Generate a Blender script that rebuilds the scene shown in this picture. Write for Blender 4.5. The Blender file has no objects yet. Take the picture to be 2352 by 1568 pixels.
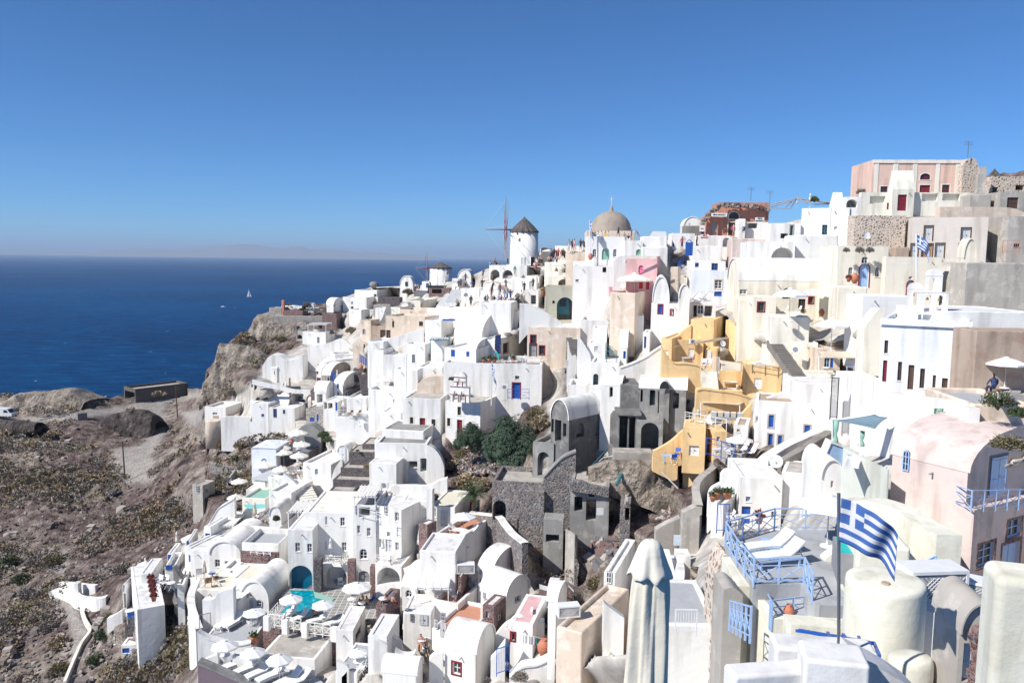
import bpy,bmesh,math,random
import numpy as np
from mathutils import Vector,Matrix,noise
random.seed(7)
S=bpy.context.scene;C=S.collection
# camera: 28 mm, looking out over the caldera village
F=1829.0;TH=math.atan(192/F);PH=math.atan(0.0116)
Rv=Vector((1,0,0));Uv=Vector((0,math.sin(TH),math.cos(TH)));Fv=Vector((0,math.cos(TH),-math.sin(TH)))
CR=Rv*math.cos(PH)+Uv*math.sin(PH);CU=Uv*math.cos(PH)-Rv*math.sin(PH)
cam=bpy.data.objects.new('camera',bpy.data.cameras.new('camera'));C.objects.link(cam);S.camera=cam
m=Matrix((CR,CU,-Fv)).transposed().to_4x4();cam.matrix_world=m
cam.data.lens=28;cam.data.sensor_width=36;cam.data.clip_end=120000;cam.data.clip_start=.1
# sun, sky, exposure
EL=math.radians(42);SD=Vector((-.85*math.cos(EL),-.53*math.cos(EL),math.sin(EL))).normalized()
W=bpy.data.worlds.new("World");S.world=W;W.use_nodes=True
nt=W.node_tree;sky=nt.nodes.new('ShaderNodeTexSky');sky.sky_type='NISHITA';sky.sun_disc=False
sky.sun_elevation=EL;sky.sun_rotation=math.atan2(SD.x,SD.y);sky.altitude=100;sky.air_density=.65;sky.dust_density=0;sky.ozone_density=10
tint=nt.nodes.new('ShaderNodeMixRGB');tint.blend_type='MULTIPLY';tint.inputs[0].default_value=1;tint.inputs[2].default_value=(.58,.82,.90,1);nt.links.new(sky.outputs[0],tint.inputs[1]);nt.links.new(tint.outputs[0],nt.nodes['Background'].inputs[0]);nt.nodes['Background'].inputs[1].default_value=.115
sl=bpy.data.lights.new('sun','SUN');sl.energy=4.9;sl.angle=math.radians(.5);sl.color=(1,.96,.89)
so=bpy.data.objects.new('sun',sl);C.objects.link(so);so.rotation_euler=SD.to_track_quat('Z','Y').to_euler()
S.view_settings.view_transform='Standard';S.view_settings.look='None';S.view_settings.exposure=.32;S.view_settings.gamma=1
S.cycles.max_bounces=8;S.cycles.diffuse_bounces=5;S.cycles.volume_bounces=1
# surveying: V = pixels of a 2352-wide view, R() sets the origin of the crop being read
ox=oy=0.0;K=1.0
def R(a,b,s=2.94):
 global ox,oy,K
 ox,oy,K=a*.57422,b*.57422,.57422/s
def V(x,y):return ox+x*K,oy+y*K
def rayv(x,y):return CR*((x-1176)/F)+CU*(-(y-784)/F)+Fv
def Pv(x,y,d):
 r=rayv(x,y);return r*(d/r.y)
CP=[(1203,610,150),(1012,662,190),(1400,600,122),(1700,540,140),(1560,545,138),(1900,490,122),(2100,470,118),(2352,450,108),(1830,610,112),(2352,620,84),(2352,760,66),(2200,700,70),(1950,650,92),(1800,725,86),(1650,720,90),(1600,640,108),(1400,740,103),(1450,660,108),(1250,700,116),(1250,810,106),(1150,860,102),(1100,740,118),(1080,660,140),(900,780,145),(980,740,140),(850,900,120),(900,1000,106),(780,1000,112),(700,1060,108),(1000,1010,100),(1150,1000,98),(620,1200,98),(700,1300,86),(550,1300,92),(450,1330,95),(1000,1100,93),(1150,1090,88),(1300,1150,80),(1400,1040,86),(1500,1090,80),(1600,1090,76),(1400,1240,72),(1550,1300,64),(1350,1400,66),(1250,1350,70),(1100,1350,74),(1000,1400,76),(950,1250,82),(1100,1560,63),(1300,1560,56),(850,1400,77),(700,1420,77),(600,1500,72),(500,1560,72),(500,1450,80),(900,1560,68),(1700,1250,56),(1650,1350,52),(1550,1450,50),(1700,1080,66),(1800,1060,66),(1500,1560,42),(1700,1560,36),(2000,1560,26),(2352,1560,22),(2352,1000,46),(2000,1130,50),(1950,1000,60),(1880,900,70),(1850,1180,50),(2100,940,60),(2352,930,55),(1700,900,76),(1600,830,82),(1800,820,78),(1900,780,78),(1400,880,92),(1300,900,96),(1500,760,96),(1500,900,86),(0,1568,92),(200,1568,88),(350,1520,86),(420,1440,88),(300,1400,97),(0,1300,128),(200,1250,128),(100,1100,160),(0,1000,186),(0,955,205),(180,940,212),(300,1050,172),(300,920,235),(440,900,222),(470,885,240),(400,1000,180),(440,960,200),(400,1200,128),(350,1300,110),(450,1100,140),(530,1050,128),(480,980,160),(485,900,172),(478,840,182),(510,800,186),(560,900,158),(590,760,190),(600,720,198),(650,700,205),(600,960,143),(620,860,158),(700,850,152),(700,740,186),(800,830,142),(750,920,130),(680,960,128),(620,1080,116),(520,1150,116),(800,700,195),(860,660,215),(960,655,205),(-500,1568,95),(-500,1100,165),(-500,950,215),(2352,1568,22),(2850,1560,22),(2850,1000,46),(2850,600,84),(2850,440,108),(1500,1900,22),(2352,1900,14),(0,1900,62),(800,1900,48),(2600,380,125),(2300,400,122),(1480,560,132)]
_c=np.array(CP,float);_n=len(_c)
_r=np.sqrt(((_c[:,None,:2]-_c[None,:,:2])**2).sum(2));_A=np.zeros((_n+1,_n+1));_A[:_n,:_n]=-_r/1000-np.eye(_n)*.0;_A[:_n,_n]=1;_A[_n,:_n]=1
_A[:_n,:_n]-=np.eye(_n)*-2e-3
_w=np.linalg.solve(_A,np.append(np.log(_c[:,2]),0))
def D(x,y):
 return float(math.exp(-(np.sqrt((_c[:,0]-x)**2+(_c[:,1]-y)**2)/1000)@_w[:_n]+_w[_n]))
def Dn(X,Y):
 r=np.sqrt((X[:,None]-_c[None,:,0])**2+(Y[:,None]-_c[None,:,1])**2)/1000
 return np.exp(-r@_w[:_n]+_w[_n])
CP2=[];QUADS=[]
def G(x,y,t=None,d=None):
 """crop pixel -> point on the hillside, on a level at height t, or at distance d"""
 x,y=V(x,y)
 if t is None:d=d or D(x,y);CP2.append((x,y,d))
 if t is not None:
  r=rayv(x,y);z=t if isinstance(t,(int,float))else t.z;return r*(z/r.z)
 return Pv(x,y,d or D(x,y))
# materials
MC={}
def newmat(key):
 m=bpy.data.materials.new(key);m.use_nodes=True;n=m.node_tree
 return m,n,n.nodes['Principled BSDF']
def N(n,t,**k):
 o=n.nodes.new(t)
 for a,b in k.items():
  if a in o.inputs:o.inputs[a].default_value=b
  else:setattr(o,a,b)
 return o
def ramp(n,fac,stops):
 r=n.nodes.new('ShaderNodeValToRGB');n.links.new(fac,r.inputs[0]);e=r.color_ramp.elements
 while len(e)<len(stops):e.new(.5)
 for i,(p,c)in enumerate(stops):e[i].position=p;e[i].color=(*c,1)
 return r
def mul(c,k):return tuple(max(0,min(1,v*k))for v in c)
def pos(n):return n.nodes.new('ShaderNodeNewGeometry').outputs['Position']
def noisen(n,scale,detail=4,rough=.55):
 t=N(n,'ShaderNodeTexNoise');t.inputs['Scale'].default_value=scale;t.inputs['Detail'].default_value=detail;t.inputs['Roughness'].default_value=rough
 n.links.new(pos(n),t.inputs['Vector']);return t
def bump(n,b,h,s,d):
 u=n.nodes.new('ShaderNodeBump');u.inputs['Strength'].default_value=s;u.inputs['Distance'].default_value=d
 n.links.new(h,u.inputs['Height']);n.links.new(u.outputs[0],b.inputs['Normal'])
def plaster(c,dirt=.12,key=None,stain=None):
 k=('pl',c,dirt,stain)
 if k in MC:return MC[k]
 m,n,b=newmat('plaster');a=noisen(n,.35,6);r=ramp(n,a.outputs[0],[(.3,mul(c,1-dirt)),(.62,c)])
 out=r.outputs[0]
 if stain:
  a2=noisen(n,.9,7,.65);r2=ramp(n,a2.outputs[0],[(.52,(0,0,0)),(.6,(1,1,1))]);mx=N(n,'ShaderNodeMixRGB');n.links.new(r2.outputs[0],mx.inputs[0]);n.links.new(out,mx.inputs[1]);mx.inputs[2].default_value=(*stain,1);out=mx.outputs[0]
 mp=N(n,'ShaderNodeMapping');mp.inputs['Scale'].default_value=(1.1,1.1,.13);n.links.new(pos(n),mp.inputs[0]);st=N(n,'ShaderNodeTexNoise');st.inputs['Scale'].default_value=1;st.inputs['Detail'].default_value=5;n.links.new(mp.outputs[0],st.inputs[0])
 sr=ramp(n,st.outputs[0],[(.33,(.77,.765,.75)),(.5,(1,1,1))]);mx=N(n,'ShaderNodeMixRGB',blend_type='MULTIPLY');mx.inputs[0].default_value=1;n.links.new(out,mx.inputs[1]);n.links.new(sr.outputs[0],mx.inputs[2]);out=mx.outputs[0]
 n.links.new(out,b.inputs['Base Color']);b.inputs['Roughness'].default_value=.9;b.inputs['Specular IOR Level'].default_value=.2
 a3=noisen(n,1.6,5,.6);bump(n,b,a3.outputs[0],.6,.06)
 MC[k]=m;return m
def stone(cs,mor,scale,key,mw=.06):
 k=('st',key)
 if k in MC:return MC[k]
 m,n,b=newmat(key)
 v=N(n,'ShaderNodeTexVoronoi');v.inputs['Scale'].default_value=scale;e=N(n,'ShaderNodeTexVoronoi',feature='DISTANCE_TO_EDGE');e.inputs['Scale'].default_value=scale
 w=noisen(n,scale*.8,3);add=N(n,'ShaderNodeVectorMath',operation='ADD');sc=N(n,'ShaderNodeVectorMath',operation='SCALE');sc.inputs['Scale'].default_value=.5/scale
 n.links.new(w.outputs['Color'],sc.inputs[0]);n.links.new(pos(n),add.inputs[0]);n.links.new(sc.outputs[0],add.inputs[1])
 n.links.new(add.outputs[0],v.inputs['Vector']);n.links.new(add.outputs[0],e.inputs['Vector'])
 sp=N(n,'ShaderNodeSeparateColor');n.links.new(v.outputs['Color'],sp.inputs[0])
 st=[(i/len(cs),c)for i,c in enumerate(cs)];r=ramp(n,sp.outputs[0],st);r.color_ramp.interpolation='CONSTANT'
 q=ramp(n,e.outputs['Distance'],[(mw*.6,(1,1,1)),(mw*1.4,(0,0,0))]);mx=N(n,'ShaderNodeMixRGB');n.links.new(q.outputs[0],mx.inputs[0]);n.links.new(r.outputs[0],mx.inputs[1]);mx.inputs[2].default_value=(*mor,1)
 n.links.new(mx.outputs[0],b.inputs['Base Color']);b.inputs['Roughness'].default_value=.92;bump(n,b,e.outputs['Distance'],.8,.15)
 MC[k]=m;return m
def plain(c,rough=.6,metal=0,key='paint'):
 k=('pn',c,rough,metal)
 if k in MC:return MC[k]
 m,n,b=newmat(key);a=noisen(n,3,3);r=ramp(n,a.outputs[0],[(.3,mul(c,.88)),(.7,c)]);n.links.new(r.outputs[0],b.inputs['Base Color'])
 b.inputs['Roughness'].default_value=rough;b.inputs['Metallic'].default_value=metal;MC[k]=m;return m
COL={'W':(.80,.785,.76),'w':(.72,.71,.70),'B':(.73,.76,.82),'C':(.79,.74,.63),'c':(.80,.77,.68),'P':(.66,.46,.41),'p':(.76,.54,.45),'K':(.66,.55,.51),'Y':(.83,.59,.31),'e':(.68,.62,.56),'T':(.46,.36,.29),'t':(.70,.58,.47),'O':(.47,.45,.36),'R':(.55,.27,.20),'L':(.42,.60,.84),'g':(.55,.56,.57),'n':(.44,.41,.37),'y':(.76,.74,.63),'q':(.26,.24,.22),'m':(.36,.31,.26),'k':(.70,.43,.43)}
def M(c):
 if not isinstance(c,str):return c
 if c in COL:return plaster(COL[c],.05 if c in 'WwBCcyK' else.16,stain={'W':None,'T':(.38,.27,.21),'n':(.52,.48,.44),'y':(.69,.66,.55),'K':(.60,.50,.47),'Y':(.76,.52,.27),'t':(.72,.64,.55)}.get(c))
 if c=='G':return plaster((.20,.195,.19),.3,stain=(.26,.25,.24))
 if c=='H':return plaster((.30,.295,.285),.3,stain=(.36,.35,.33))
 if c=='S':return stone([(.16,.10,.095),(.10,.10,.11),(.21,.17,.155),(.16,.155,.16),(.29,.26,.24),(.12,.11,.12),(.16,.15,.15)],(.27,.255,.24),4.2,'rubble_stone')
 if c=='s':return stone([(.05,.05,.06),(.10,.06,.06),(.08,.08,.09),(.13,.11,.11)],(.14,.13,.13),4.4,'lava_stone')
 if c=='r':return stone([(.20,.09,.08),(.14,.08,.08),(.10,.08,.09),(.25,.14,.12)],(.26,.2,.19),4.8,'red_lava_stone')
 if c=='D':return stone([(.42,.34,.27),(.5,.42,.34),(.3,.2,.17),(.2,.17,.16)],(.62,.53,.44),3.4,'mixed_stone',.16)
 if c=='d':return stone([(.3,.27,.24),(.24,.23,.22),(.4,.35,.3),(.18,.18,.18)],(.48,.44,.39),4,'field_stone')
 if c=='f':return plain((.05,.055,.06),.5)
 if c=='glass':return plain((.035,.045,.06),.15)
 return{'blue':plain((.02,.10,.42),.45),'dred':plain((.22,.015,.03),.5),'red':plain((.55,.03,.03),.5),'white':plain((.8,.8,.8),.4),'teal':plain((.03,.17,.21),.5),'lblue':plain((.38,.55,.82),.45),'brown':plain((.09,.05,.035),.6),'wood':plain((.30,.17,.09),.6),'grey':plain((.3,.3,.31),.6),'lgrey':plain((.55,.56,.58),.6),'canvas':plain((.80,.77,.70),.9),'wcanvas':plain((.80,.80,.80),.9),'beige':plain((.62,.54,.43),.9),'terra':plain((.52,.19,.11),.8),'steel':plain((.35,.35,.36),.35,.8),'skin':plain((.50,.28,.19),.6),'cream':plain((.8,.74,.58),.7),'black':plain((.02,.022,.03),.7),'navy':plain((.03,.05,.14),.7),'pink':plain((.75,.2,.33),.8),'yellow':plain((.75,.55,.05),.8),'aqua':plain((.02,.42,.42),.8),'tile':plain((.55,.26,.17),.8),'bronze':plain((.10,.12,.08),.5,.5),'floor':plain((.42,.43,.45),.8),'dfloor':plain((.20,.21,.24),.8),'cfloor':plain((.74,.69,.56),.85),'slate':plain((.16,.24,.30),.8),'rust':plain((.25,.05,.05),.7),'green':plain((.05,.25,.14),.8),'mint':plain((.28,.50,.40),.9)}[c]
# mesh builder
class MB:
 def __init__(s):s.v=[];s.f=[];s.mi=[];s.cur=0
 def face(s,pts):
  i=len(s.v);s.v+=[tuple(p)for p in pts];s.f.append(tuple(range(i,i+len(pts))));s.mi.append(s.cur)
 def mesh(s,vs,fs):
  i=len(s.v);s.v+=[tuple(p)for p in vs];s.f+=[tuple(j+i for j in f)for f in fs];s.mi+=[s.cur]*len(fs)
 def box(s,o,u,v,w):
  o,u,v,w=map(Vector,(o,u,v,w));p=[o,o+u,o+u+v,o+v,o+w,o+u+w,o+u+v+w,o+v+w]
  s.mesh(p,[(3,2,1,0),(4,5,6,7),(0,1,5,4),(1,2,6,5),(2,3,7,6),(3,0,4,7)])
 def cbox(s,c,x,y,z):s.box((c[0]-x/2,c[1]-y/2,c[2]),(x,0,0),(0,y,0),(0,0,z))
 def bar(s,a,b,r=.03,r2=None,n=6):
  a,b=Vector(a),Vector(b);d=b-a
  if d.length<1e-6:return
  q=d.to_track_quat('Z','Y');r2=r if r2 is None else r2;vs=[]
  for p,rr in((a,r),(b,r2)):
   for i in range(n):t=i*2*math.pi/n+math.pi/n;vs.append(p+q@Vector((math.cos(t)*rr,math.sin(t)*rr,0)))
  s.mesh(vs,[(i,(i+1)%n,n+(i+1)%n,n+i)for i in range(n)]+[tuple(range(n-1,-1,-1)),tuple(range(n,2*n))])
 def lathe(s,c,prof,n=20,w=None,cap=True):
  vs=[];c=Vector(c)
  for r,z in prof:
   for i in range(n):
    t=i*2*math.pi/n;k=(w(t,z)if w else 1);vs.append(c+Vector((r*k*math.cos(t),r*k*math.sin(t),z)))
  fs=[(j*n+i,j*n+(i+1)%n,(j+1)*n+(i+1)%n,(j+1)*n+i)for j in range(len(prof)-1)for i in range(n)]
  if cap:fs+=[tuple(range(n-1,-1,-1)),tuple((len(prof)-1)*n+i for i in range(n))]
  s.mesh(vs,fs)
 def me(s,name,mats,smooth=False,off=None):
  m=bpy.data.meshes.new(name);v=s.v
  if off is not None:v=[(a[0]-off[0],a[1]-off[1],a[2]-off[2])for a in v]
  m.from_pydata(v,[],s.f)
  for x in(mats if isinstance(mats,(list,tuple))else[mats]):m.materials.append(M(x))
  m.polygons.foreach_set('material_index',s.mi)
  if smooth:m.polygons.foreach_set('use_smooth',[True]*len(s.f))
  m.update();return m
def ob(name,me,parent=None,loc=(0,0,0)):
 o=bpy.data.objects.new(name,me);C.objects.link(o);o.parent=parent;o.location=loc;return o
def tag(o,lb,cat,gq=None,kind=None):
 if lb:o['label']=lb
 if cat:o['category']=cat
 if gq:o['group']=gq
 if kind:o['kind']=kind
 return o
def thing(name,loc,lb,cat,gq=None,rz=0,sc=1):
 o=bpy.data.objects.new(name,None);C.objects.link(o);o.location=loc;o.rotation_euler=(0,0,rz);o.scale=(sc,sc,sc)if isinstance(sc,(int,float))else sc
 o.empty_display_size=.2;return tag(o,lb,cat,gq)
def struct(name,me):
 o=ob(name,me);o['kind']='structure';return o
PCACHE={}
def inst(key,name,loc,lb,cat,gq=None,rz=0,sc=1,mats=None):
 """a thing made of the cached part meshes of its kind: list of (part name, mesh, index of parent part or None)"""
 ps=PCACHE[key];r=thing(name,loc,lb,cat,gq,rz,sc);made=[]
 for nm,me,pi in ps:
  made.append(ob(nm,me,r if pi is None else made[pi]))
 return r
# buildings
def PX(p):
 k=p.dot(Fv);return 1176+F*p.dot(CR)/k,784-F*p.dot(CU)/k
def solve(C0,e,x,y):
 """length w so that C0+w*e is seen at view column x"""
 r=rayv(x,y);den=e.x*r.y-e.y*r.x
 if abs(den)<1e-6:return None
 return(C0.y*r.x-C0.x*r.y)/den
def fcd(mb,P0,u,out,L,v0,v1,hol):
 """wall plane with real openings, each with its reveal"""
 us=sorted({0,L}|{min(max(q,0),L)for h in hol for q in h[:2]});vs=sorted({v0,v1}|{min(max(q,v0),v1)for h in hol for q in h[2:4]})
 P=lambda a,b,k=0:P0+u*a+Vector((0,0,b))-out*k
 for i in range(len(us)-1):
  for j in range(len(vs)-1):
   a,b,c,d=us[i],us[i+1],vs[j],vs[j+1]
   if b-a<1e-4 or d-c<1e-4:continue
   mu,mv=(a+b)/2,(c+d)/2
   if any(h[0]<mu<h[1]and h[2]<mv<h[3]for h in hol):continue
   mb.face([P(a,c),P(b,c),P(b,d),P(a,d)])
 for(a,b,c,d,arch,k,back)in hol:
  if arch:
   r=(b-a)/2;hh=min(r,(d-c)*.6);cx=(a+b)/2;n=10;pts=[(cx-r*math.cos(math.pi*i/n),d-hh+hh*math.sin(math.pi*i/n))for i in range(n+1)]
   for i in range(n):
    p,q=pts[i],pts[i+1];mb.face([P(*p),P(*q),P(q[0],d),P(p[0],d)]);mb.face([P(*p),P(*q),P(*q,k),P(*p,k)])
   mb.face([P(a,c),P(a,d-hh),P(a,d-hh,k),P(a,c,k)]);mb.face([P(b,c),P(b,d-hh),P(b,d-hh,k),P(b,c,k)])
  else:
   mb.face([P(a,d),P(b,d),P(b,d,k),P(a,d,k)]);mb.face([P(a,c),P(a,d),P(a,d,k),P(a,c,k)]);mb.face([P(b,c),P(b,d),P(b,d,k),P(b,c,k)])
  mb.face([P(a,c),P(b,c),P(b,c,k),P(a,c,k)])
  if back:mb.face([P(a,c,k),P(b,c,k),P(b,d,k),P(a,d,k)])
class NS:pass
def H(lb,x0,xc,x1,yt,yb,a=22,roof='flat',dep=None,col='W',rcol=None,fc=None,f=(),d=None,name='house',cat='house',rim=.35,rise=None,base=4.5,t=None,rt=.28,jit=True,par=None,gq=None):
 (X0,_),(Xc,Yb),(X1,_),(_,Yt)=V(x0,0),V(xc,yb),V(x1 if x1 is not None else 0,0),V(0,yt)
 C0=G(xc,yb,t=t,d=d);rr=rayv(Xc,Yt);h=rr.z*(C0.y/rr.y)-C0.z;ar=math.radians(abs(a));ca,sa=math.cos(ar),math.sin(ar)
 if a>=0:
  e=Vector((ca,-sa,0));n=Vector((sa,ca,0));w=solve(C0,-e,X0,Yb);L=solve(C0,n,X1,Yb)if x1 is not None else None
 else:
  e=Vector((ca,sa,0));n=Vector((-sa,ca,0));w=solve(C0,e,X1,Yb);L=solve(C0,n,X0,Yb)if x0 is not None else None
 w=abs(w)if w else 5
 if dep:L=dep
 if L is None or L<=0 or L>16:L=min(10,max(4,w*.8))
 A=C0-e*w if a>=0 else C0.copy()
 B=A+e*w;sd=(B,n,e)if a>=0 else(A+n*L,-n,-e)
 faces={'f':(A,e,-n,w),'s':(sd[0],sd[1],sd[2],L)};Zh=Vector((0,0,h));
 if t is None:
  CP2.append(tuple(PX(A))+(A.y,));CP2.append(tuple(PX(B))+(B.y,));CP2.append(tuple(PX(sd[0]+sd[1]*L if a>=0 else sd[0]))+((sd[0]+sd[1]*L if a>=0 else sd[0]).y,))
 ZR=Vector((0,0,h+(0 if roof in('flat','none','slab','gable')else.25*min(w,L))))
 QUADS.extend([(A,B,B+Zh,A+Zh),(sd[0],sd[0]+sd[1]*L,sd[0]+sd[1]*L+Zh,sd[0]+Zh),(A+Zh,B+Zh,B+n*L+ZR,A+n*L+ZR)])
 rb=thing(name,A+e*w/2+n*L/2,lb,cat,gq);off=rb.location.copy();sub=lambda nm,mb,mt,pr=None,smooth=False,o2=None:ob(nm,mb.me(nm,mt,smooth,off=off),pr or rb)
 hl={'f':[],'s':[]};parts=[]
 arc=(roof=='vf');arcs=(roof=='vs');
 for q in f:
  k=q[0];fk='s' if k.endswith('2')else 'f';k=k[0];px0,py0,px1,py1=q[1:5];cc=q[5]if len(q)>5 else None;sur=q[6]if len(q)>6 else None
  P0,u,out,Ln=faces[fk]
  def hit(x,y):
   r=rayv(*V(x,y));s=(P0.dot(out))/r.dot(out);p=r*s;return(p-P0).dot(u),p.z-P0.z
  xm,ym=(px0+px1)/2,(py0+py1)/2;u0,u1=sorted((hit(px0,ym)[0],hit(px1,ym)[0]));v0,v1=hit(xm,py1)[1],hit(xm,py0)[1]
  if u1>Ln-.08:u0-=max(0,min(u1-Ln+.08,1.5));u1=min(u1,Ln-.08)
  if u0<.08:u0=.08
  if u1-u0<.15 or u1-u0>16:u0=max(.1,min(u0,Ln-.9));u1=min(Ln-.05,u0+.8)
  v1=max(v1,v0+.2);arch=k in 'aepn';surf=v1>h-.12
  dk={'w':.2,'s':.14,'a':.22,'d':.22,'e':.22,'o':2.6,'p':2.8,'n':.45}[k]
  dk=min(dk,(L if fk=='f' else w)-.4)
  if surf and k in 'opn':v1=min(v1,h-.15);surf=v1<=v0
  if not surf:hl[fk].append((u0,u1,v0,v1,arch,dk,k in 'opn'))
  parts.append((k,P0,u,out,u0,u1,v0,v1,surf,dk,cc,sur,arch))
 mb=MB();fcd(mb,A,e,-n,w,-base,h,hl['f']);fcd(mb,*faces['s'][:3],L,-base,h,hl['s'])
 oth=(A+n*L,-n,-e)if a>=0 else(B,n,e)
 fcd(mb,oth[0],oth[1],oth[2],L,-base,h,[]);fcd(mb,B+n*L,-e,n,w,-base,h,[])
 Z=lambda z:Vector((0,0,z));cs=[A,B,B+n*L,A+n*L]
 rs=NS();rs.root=rb;rs.z=A.z+h-(rim if roof=='flat' else 0);rs.h=h;rs.A,rs.e,rs.n,rs.w,rs.L=A,e,n,w,L
 if roof=='flat':
  t_=min(rt,w/3,L/3);ins=[A+e*t_+n*t_,B-e*t_+n*t_,B-e*t_+n*(L-t_),A+e*t_+n*(L-t_)]
  for i in range(4):
   j=(i+1)%4;mb.face([cs[i]+Z(h),cs[j]+Z(h),ins[j]+Z(h),ins[i]+Z(h)]);mb.face([ins[i]+Z(h),ins[j]+Z(h),ins[j]+Z(h-rim),ins[i]+Z(h-rim)])
  r=MB();r.face([p+Z(h-rim)for p in ins]);sub('floor' if rim>.6 else 'roof',r,fc or rcol or('w' if isinstance(col,str)and col in 'WwB' else col))
 elif roof in('vf','vs'):
  sp=w if roof=='vf' else L;ln=L if roof=='vf' else w;x_,y_=(e,n)if roof=='vf' else(n,e);ri=rise or sp*.33;K_=18;r=MB();ov=.12
  pr=[(sp/2-(sp/2+.03)*math.cos(math.pi*i/K_),ri*math.sin(math.pi*i/K_))for i in range(K_+1)];al,be=-ov,ln+ov
  vs=[A+x_*p[0]+y_*al+Z(h+p[1])for p in pr]+[A+x_*p[0]+y_*be+Z(h+p[1])for p in pr];q=K_+1
  r.mesh(vs,[(i,i+1,q+i+1,q+i)for i in range(K_)]);ro=sub('roof',r,rcol or col,smooth=True)
  mb.face([A+x_*p[0]+Z(h+p[1]*.985)for p in pr][::-1]);mb.face([A+x_*p[0]+y_*ln+Z(h+p[1]*.985)for p in pr])
  for k2 in(al,be):
   g=MB()
   for i in range(K_):
    p,p2=pr[i],pr[i+1];c_=Vector((sp/2,0,0));sc_=lambda t:(sp/2+(t[0]-sp/2)*.93,t[1]*.93)
    a1,a2,b1,b2=p,p2,sc_(p),sc_(p2);F_=lambda t:A+x_*t[0]+y_*k2+Z(h+t[1]+.004)
    g.face([F_(a1),F_(a2),F_(b2),F_(b1)])
   sub('arch_rim',g,rcol or col)
 elif roof=='dome':
  r=MB();cc_=A+e*w/2+n*L/2+Z(h);rd=min(w,L)/2*.96;r.lathe(cc_,[(rd*math.cos(i*math.pi/24),(rise or rd)*math.sin(i*math.pi/24))for i in range(12)],28);sub('dome',r,rcol or col,smooth=True);mb.face([p+Z(h)for p in cs])
 elif roof=='gable':
  ri=rise or 1;mid=[A+n*L/2+Z(h+ri),B+n*L/2+Z(h+ri)];r=MB();r.face([A+Z(h),B+Z(h),mid[1],mid[0]]);r.face([B+n*L+Z(h),A+n*L+Z(h),mid[0],mid[1]]);sub('roof',r,rcol or col);mb.face([A+Z(h),mid[0],A+n*L+Z(h)]);mb.face([B+Z(h),mid[1],B+n*L+Z(h)])
 elif roof=='slab':
  r=MB();o_=.25;r.box(A-e*o_-n*o_+Z(h),e*(w+2*o_),n*(L+2*o_),Z(.22));sub('roof',r,rcol or col)
 if par:
  for q in par:
   r=MB();z0=h-(rim if roof=='flat' else-.0);r.box(A+e*(w*q[0])+n*(L*q[1])+Z(z0),e*q[2],n*q[3],Z(q[4]));sub('chimney' if q[4]>q[2]else 'bulkhead',r,col)
 wl=sub('wall',mb,col)
 if roof=='flat' and not hl['f']and not hl['s']and min(w,L)>1:
  q=bmesh.new();q.from_mesh(wl.data);bmesh.ops.remove_doubles(q,verts=q.verts,dist=.001);q.to_mesh(wl.data);q.free();bv=wl.modifiers.new('b','BEVEL');bv.width=.13;bv.segments=3;bv.limit_method='ANGLE';wl.data.polygons.foreach_set('use_smooth',[True]*len(wl.data.polygons));wl.modifiers.new('n','WEIGHTED_NORMAL')
 if h>2 and w>1.5 and isinstance(col,str)and col in 'WwCcYtK':
  r=MB();u=w*random.uniform(.15,.85);z=h-.45
  if not any(q[0]-.3<u<q[1]+.3 and q[3]>z-.2 for q in hl['f']):r.bar(A+e*u+Z(z)+n*.1,A+e*u+Z(z-.05)-n*.32,.055,n=6);sub('roof_spout',r,'n')
 for(k,P0,u,out,u0,u1,v0,v1,surf,dk,cc,sur,arch)in parts:
  dd=-.04 if surf else dk-.02;P=lambda a_,b_,k_=0:P0+u*a_+Z(b_)-out*k_;W_,H_=u1-u0,v1-v0
  def outline(i_=0.):
   if not arch:return[(u0+i_,v0+i_),(u1-i_,v0+i_),(u1-i_,v1-i_),(u0+i_,v1-i_)]
   r_=W_/2;hh=min(r_,H_*.6);cx=(u0+u1)/2;return[(u0+i_,v0+i_),(u1-i_,v0+i_)]+[(cx+(r_-i_)*math.cos(math.pi*i/10),v1-hh+(hh-i_)*math.sin(math.pi*i/10))for i in range(11)]
  if k in 'wade' or k=='s' or(k=='n' and cc):
   p=MB();o_=outline();p.face([P(*q,dd)for q in o_])
   if surf:p.face([P(*q,-.001)for q in o_]);
   nm='window' if k in 'wasn' else 'door';mt='glass' if k in 'wan' else(cc or 'brown')
   if k=='s':mt=cc or 'blue'
   if k in 'de' or k=='s':
    for i in(0,1):
     a_=u0+W_*(.06+.48*i);p.box(P(a_,v0+H_*.06,dd),u*W_*.4,out*.03,Z(H_*.36));p.box(P(a_,v0+H_*.48,dd),u*W_*.4,out*.03,Z(H_*(.3 if arch else.45)))
   wo=sub(nm,p,mt)
   fr=MB();ft=max(.06,min(.1,W_*.09));fm=(cc if(cc and k in 'wan')else('white' if k in 'wan' else mt))
   ol,il=outline(),outline(ft);q_=dd-.04
   for i in range(len(ol)):
    j=(i+1)%len(ol);fr.face([P(*ol[i],q_),P(*ol[j],q_),P(*il[j],q_),P(*il[i],q_)]);fr.face([P(*il[i],q_),P(*il[j],q_),P(*il[j],dd),P(*il[i],dd)])
   if k in 'wan':
    fr.box(P((u0+u1)/2-ft*.4,v0,dd),u*ft*.8,out*.045,Z(H_*.97))
    for q in((1/3,2/3)if H_>1 else(.5,)):fr.box(P(u0,v0+H_*q,dd),u*W_,out*.04,Z(ft*.6))
   sub('frame',fr,fm,wo)
   if k in 'de' and W_>.5:
    hd=MB();hd.box(P(u0+W_*.53,v0+H_*.44,dd-.03),u*.05,out*.06,Z(.14));sub('handle',hd,'steel',wo)
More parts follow.
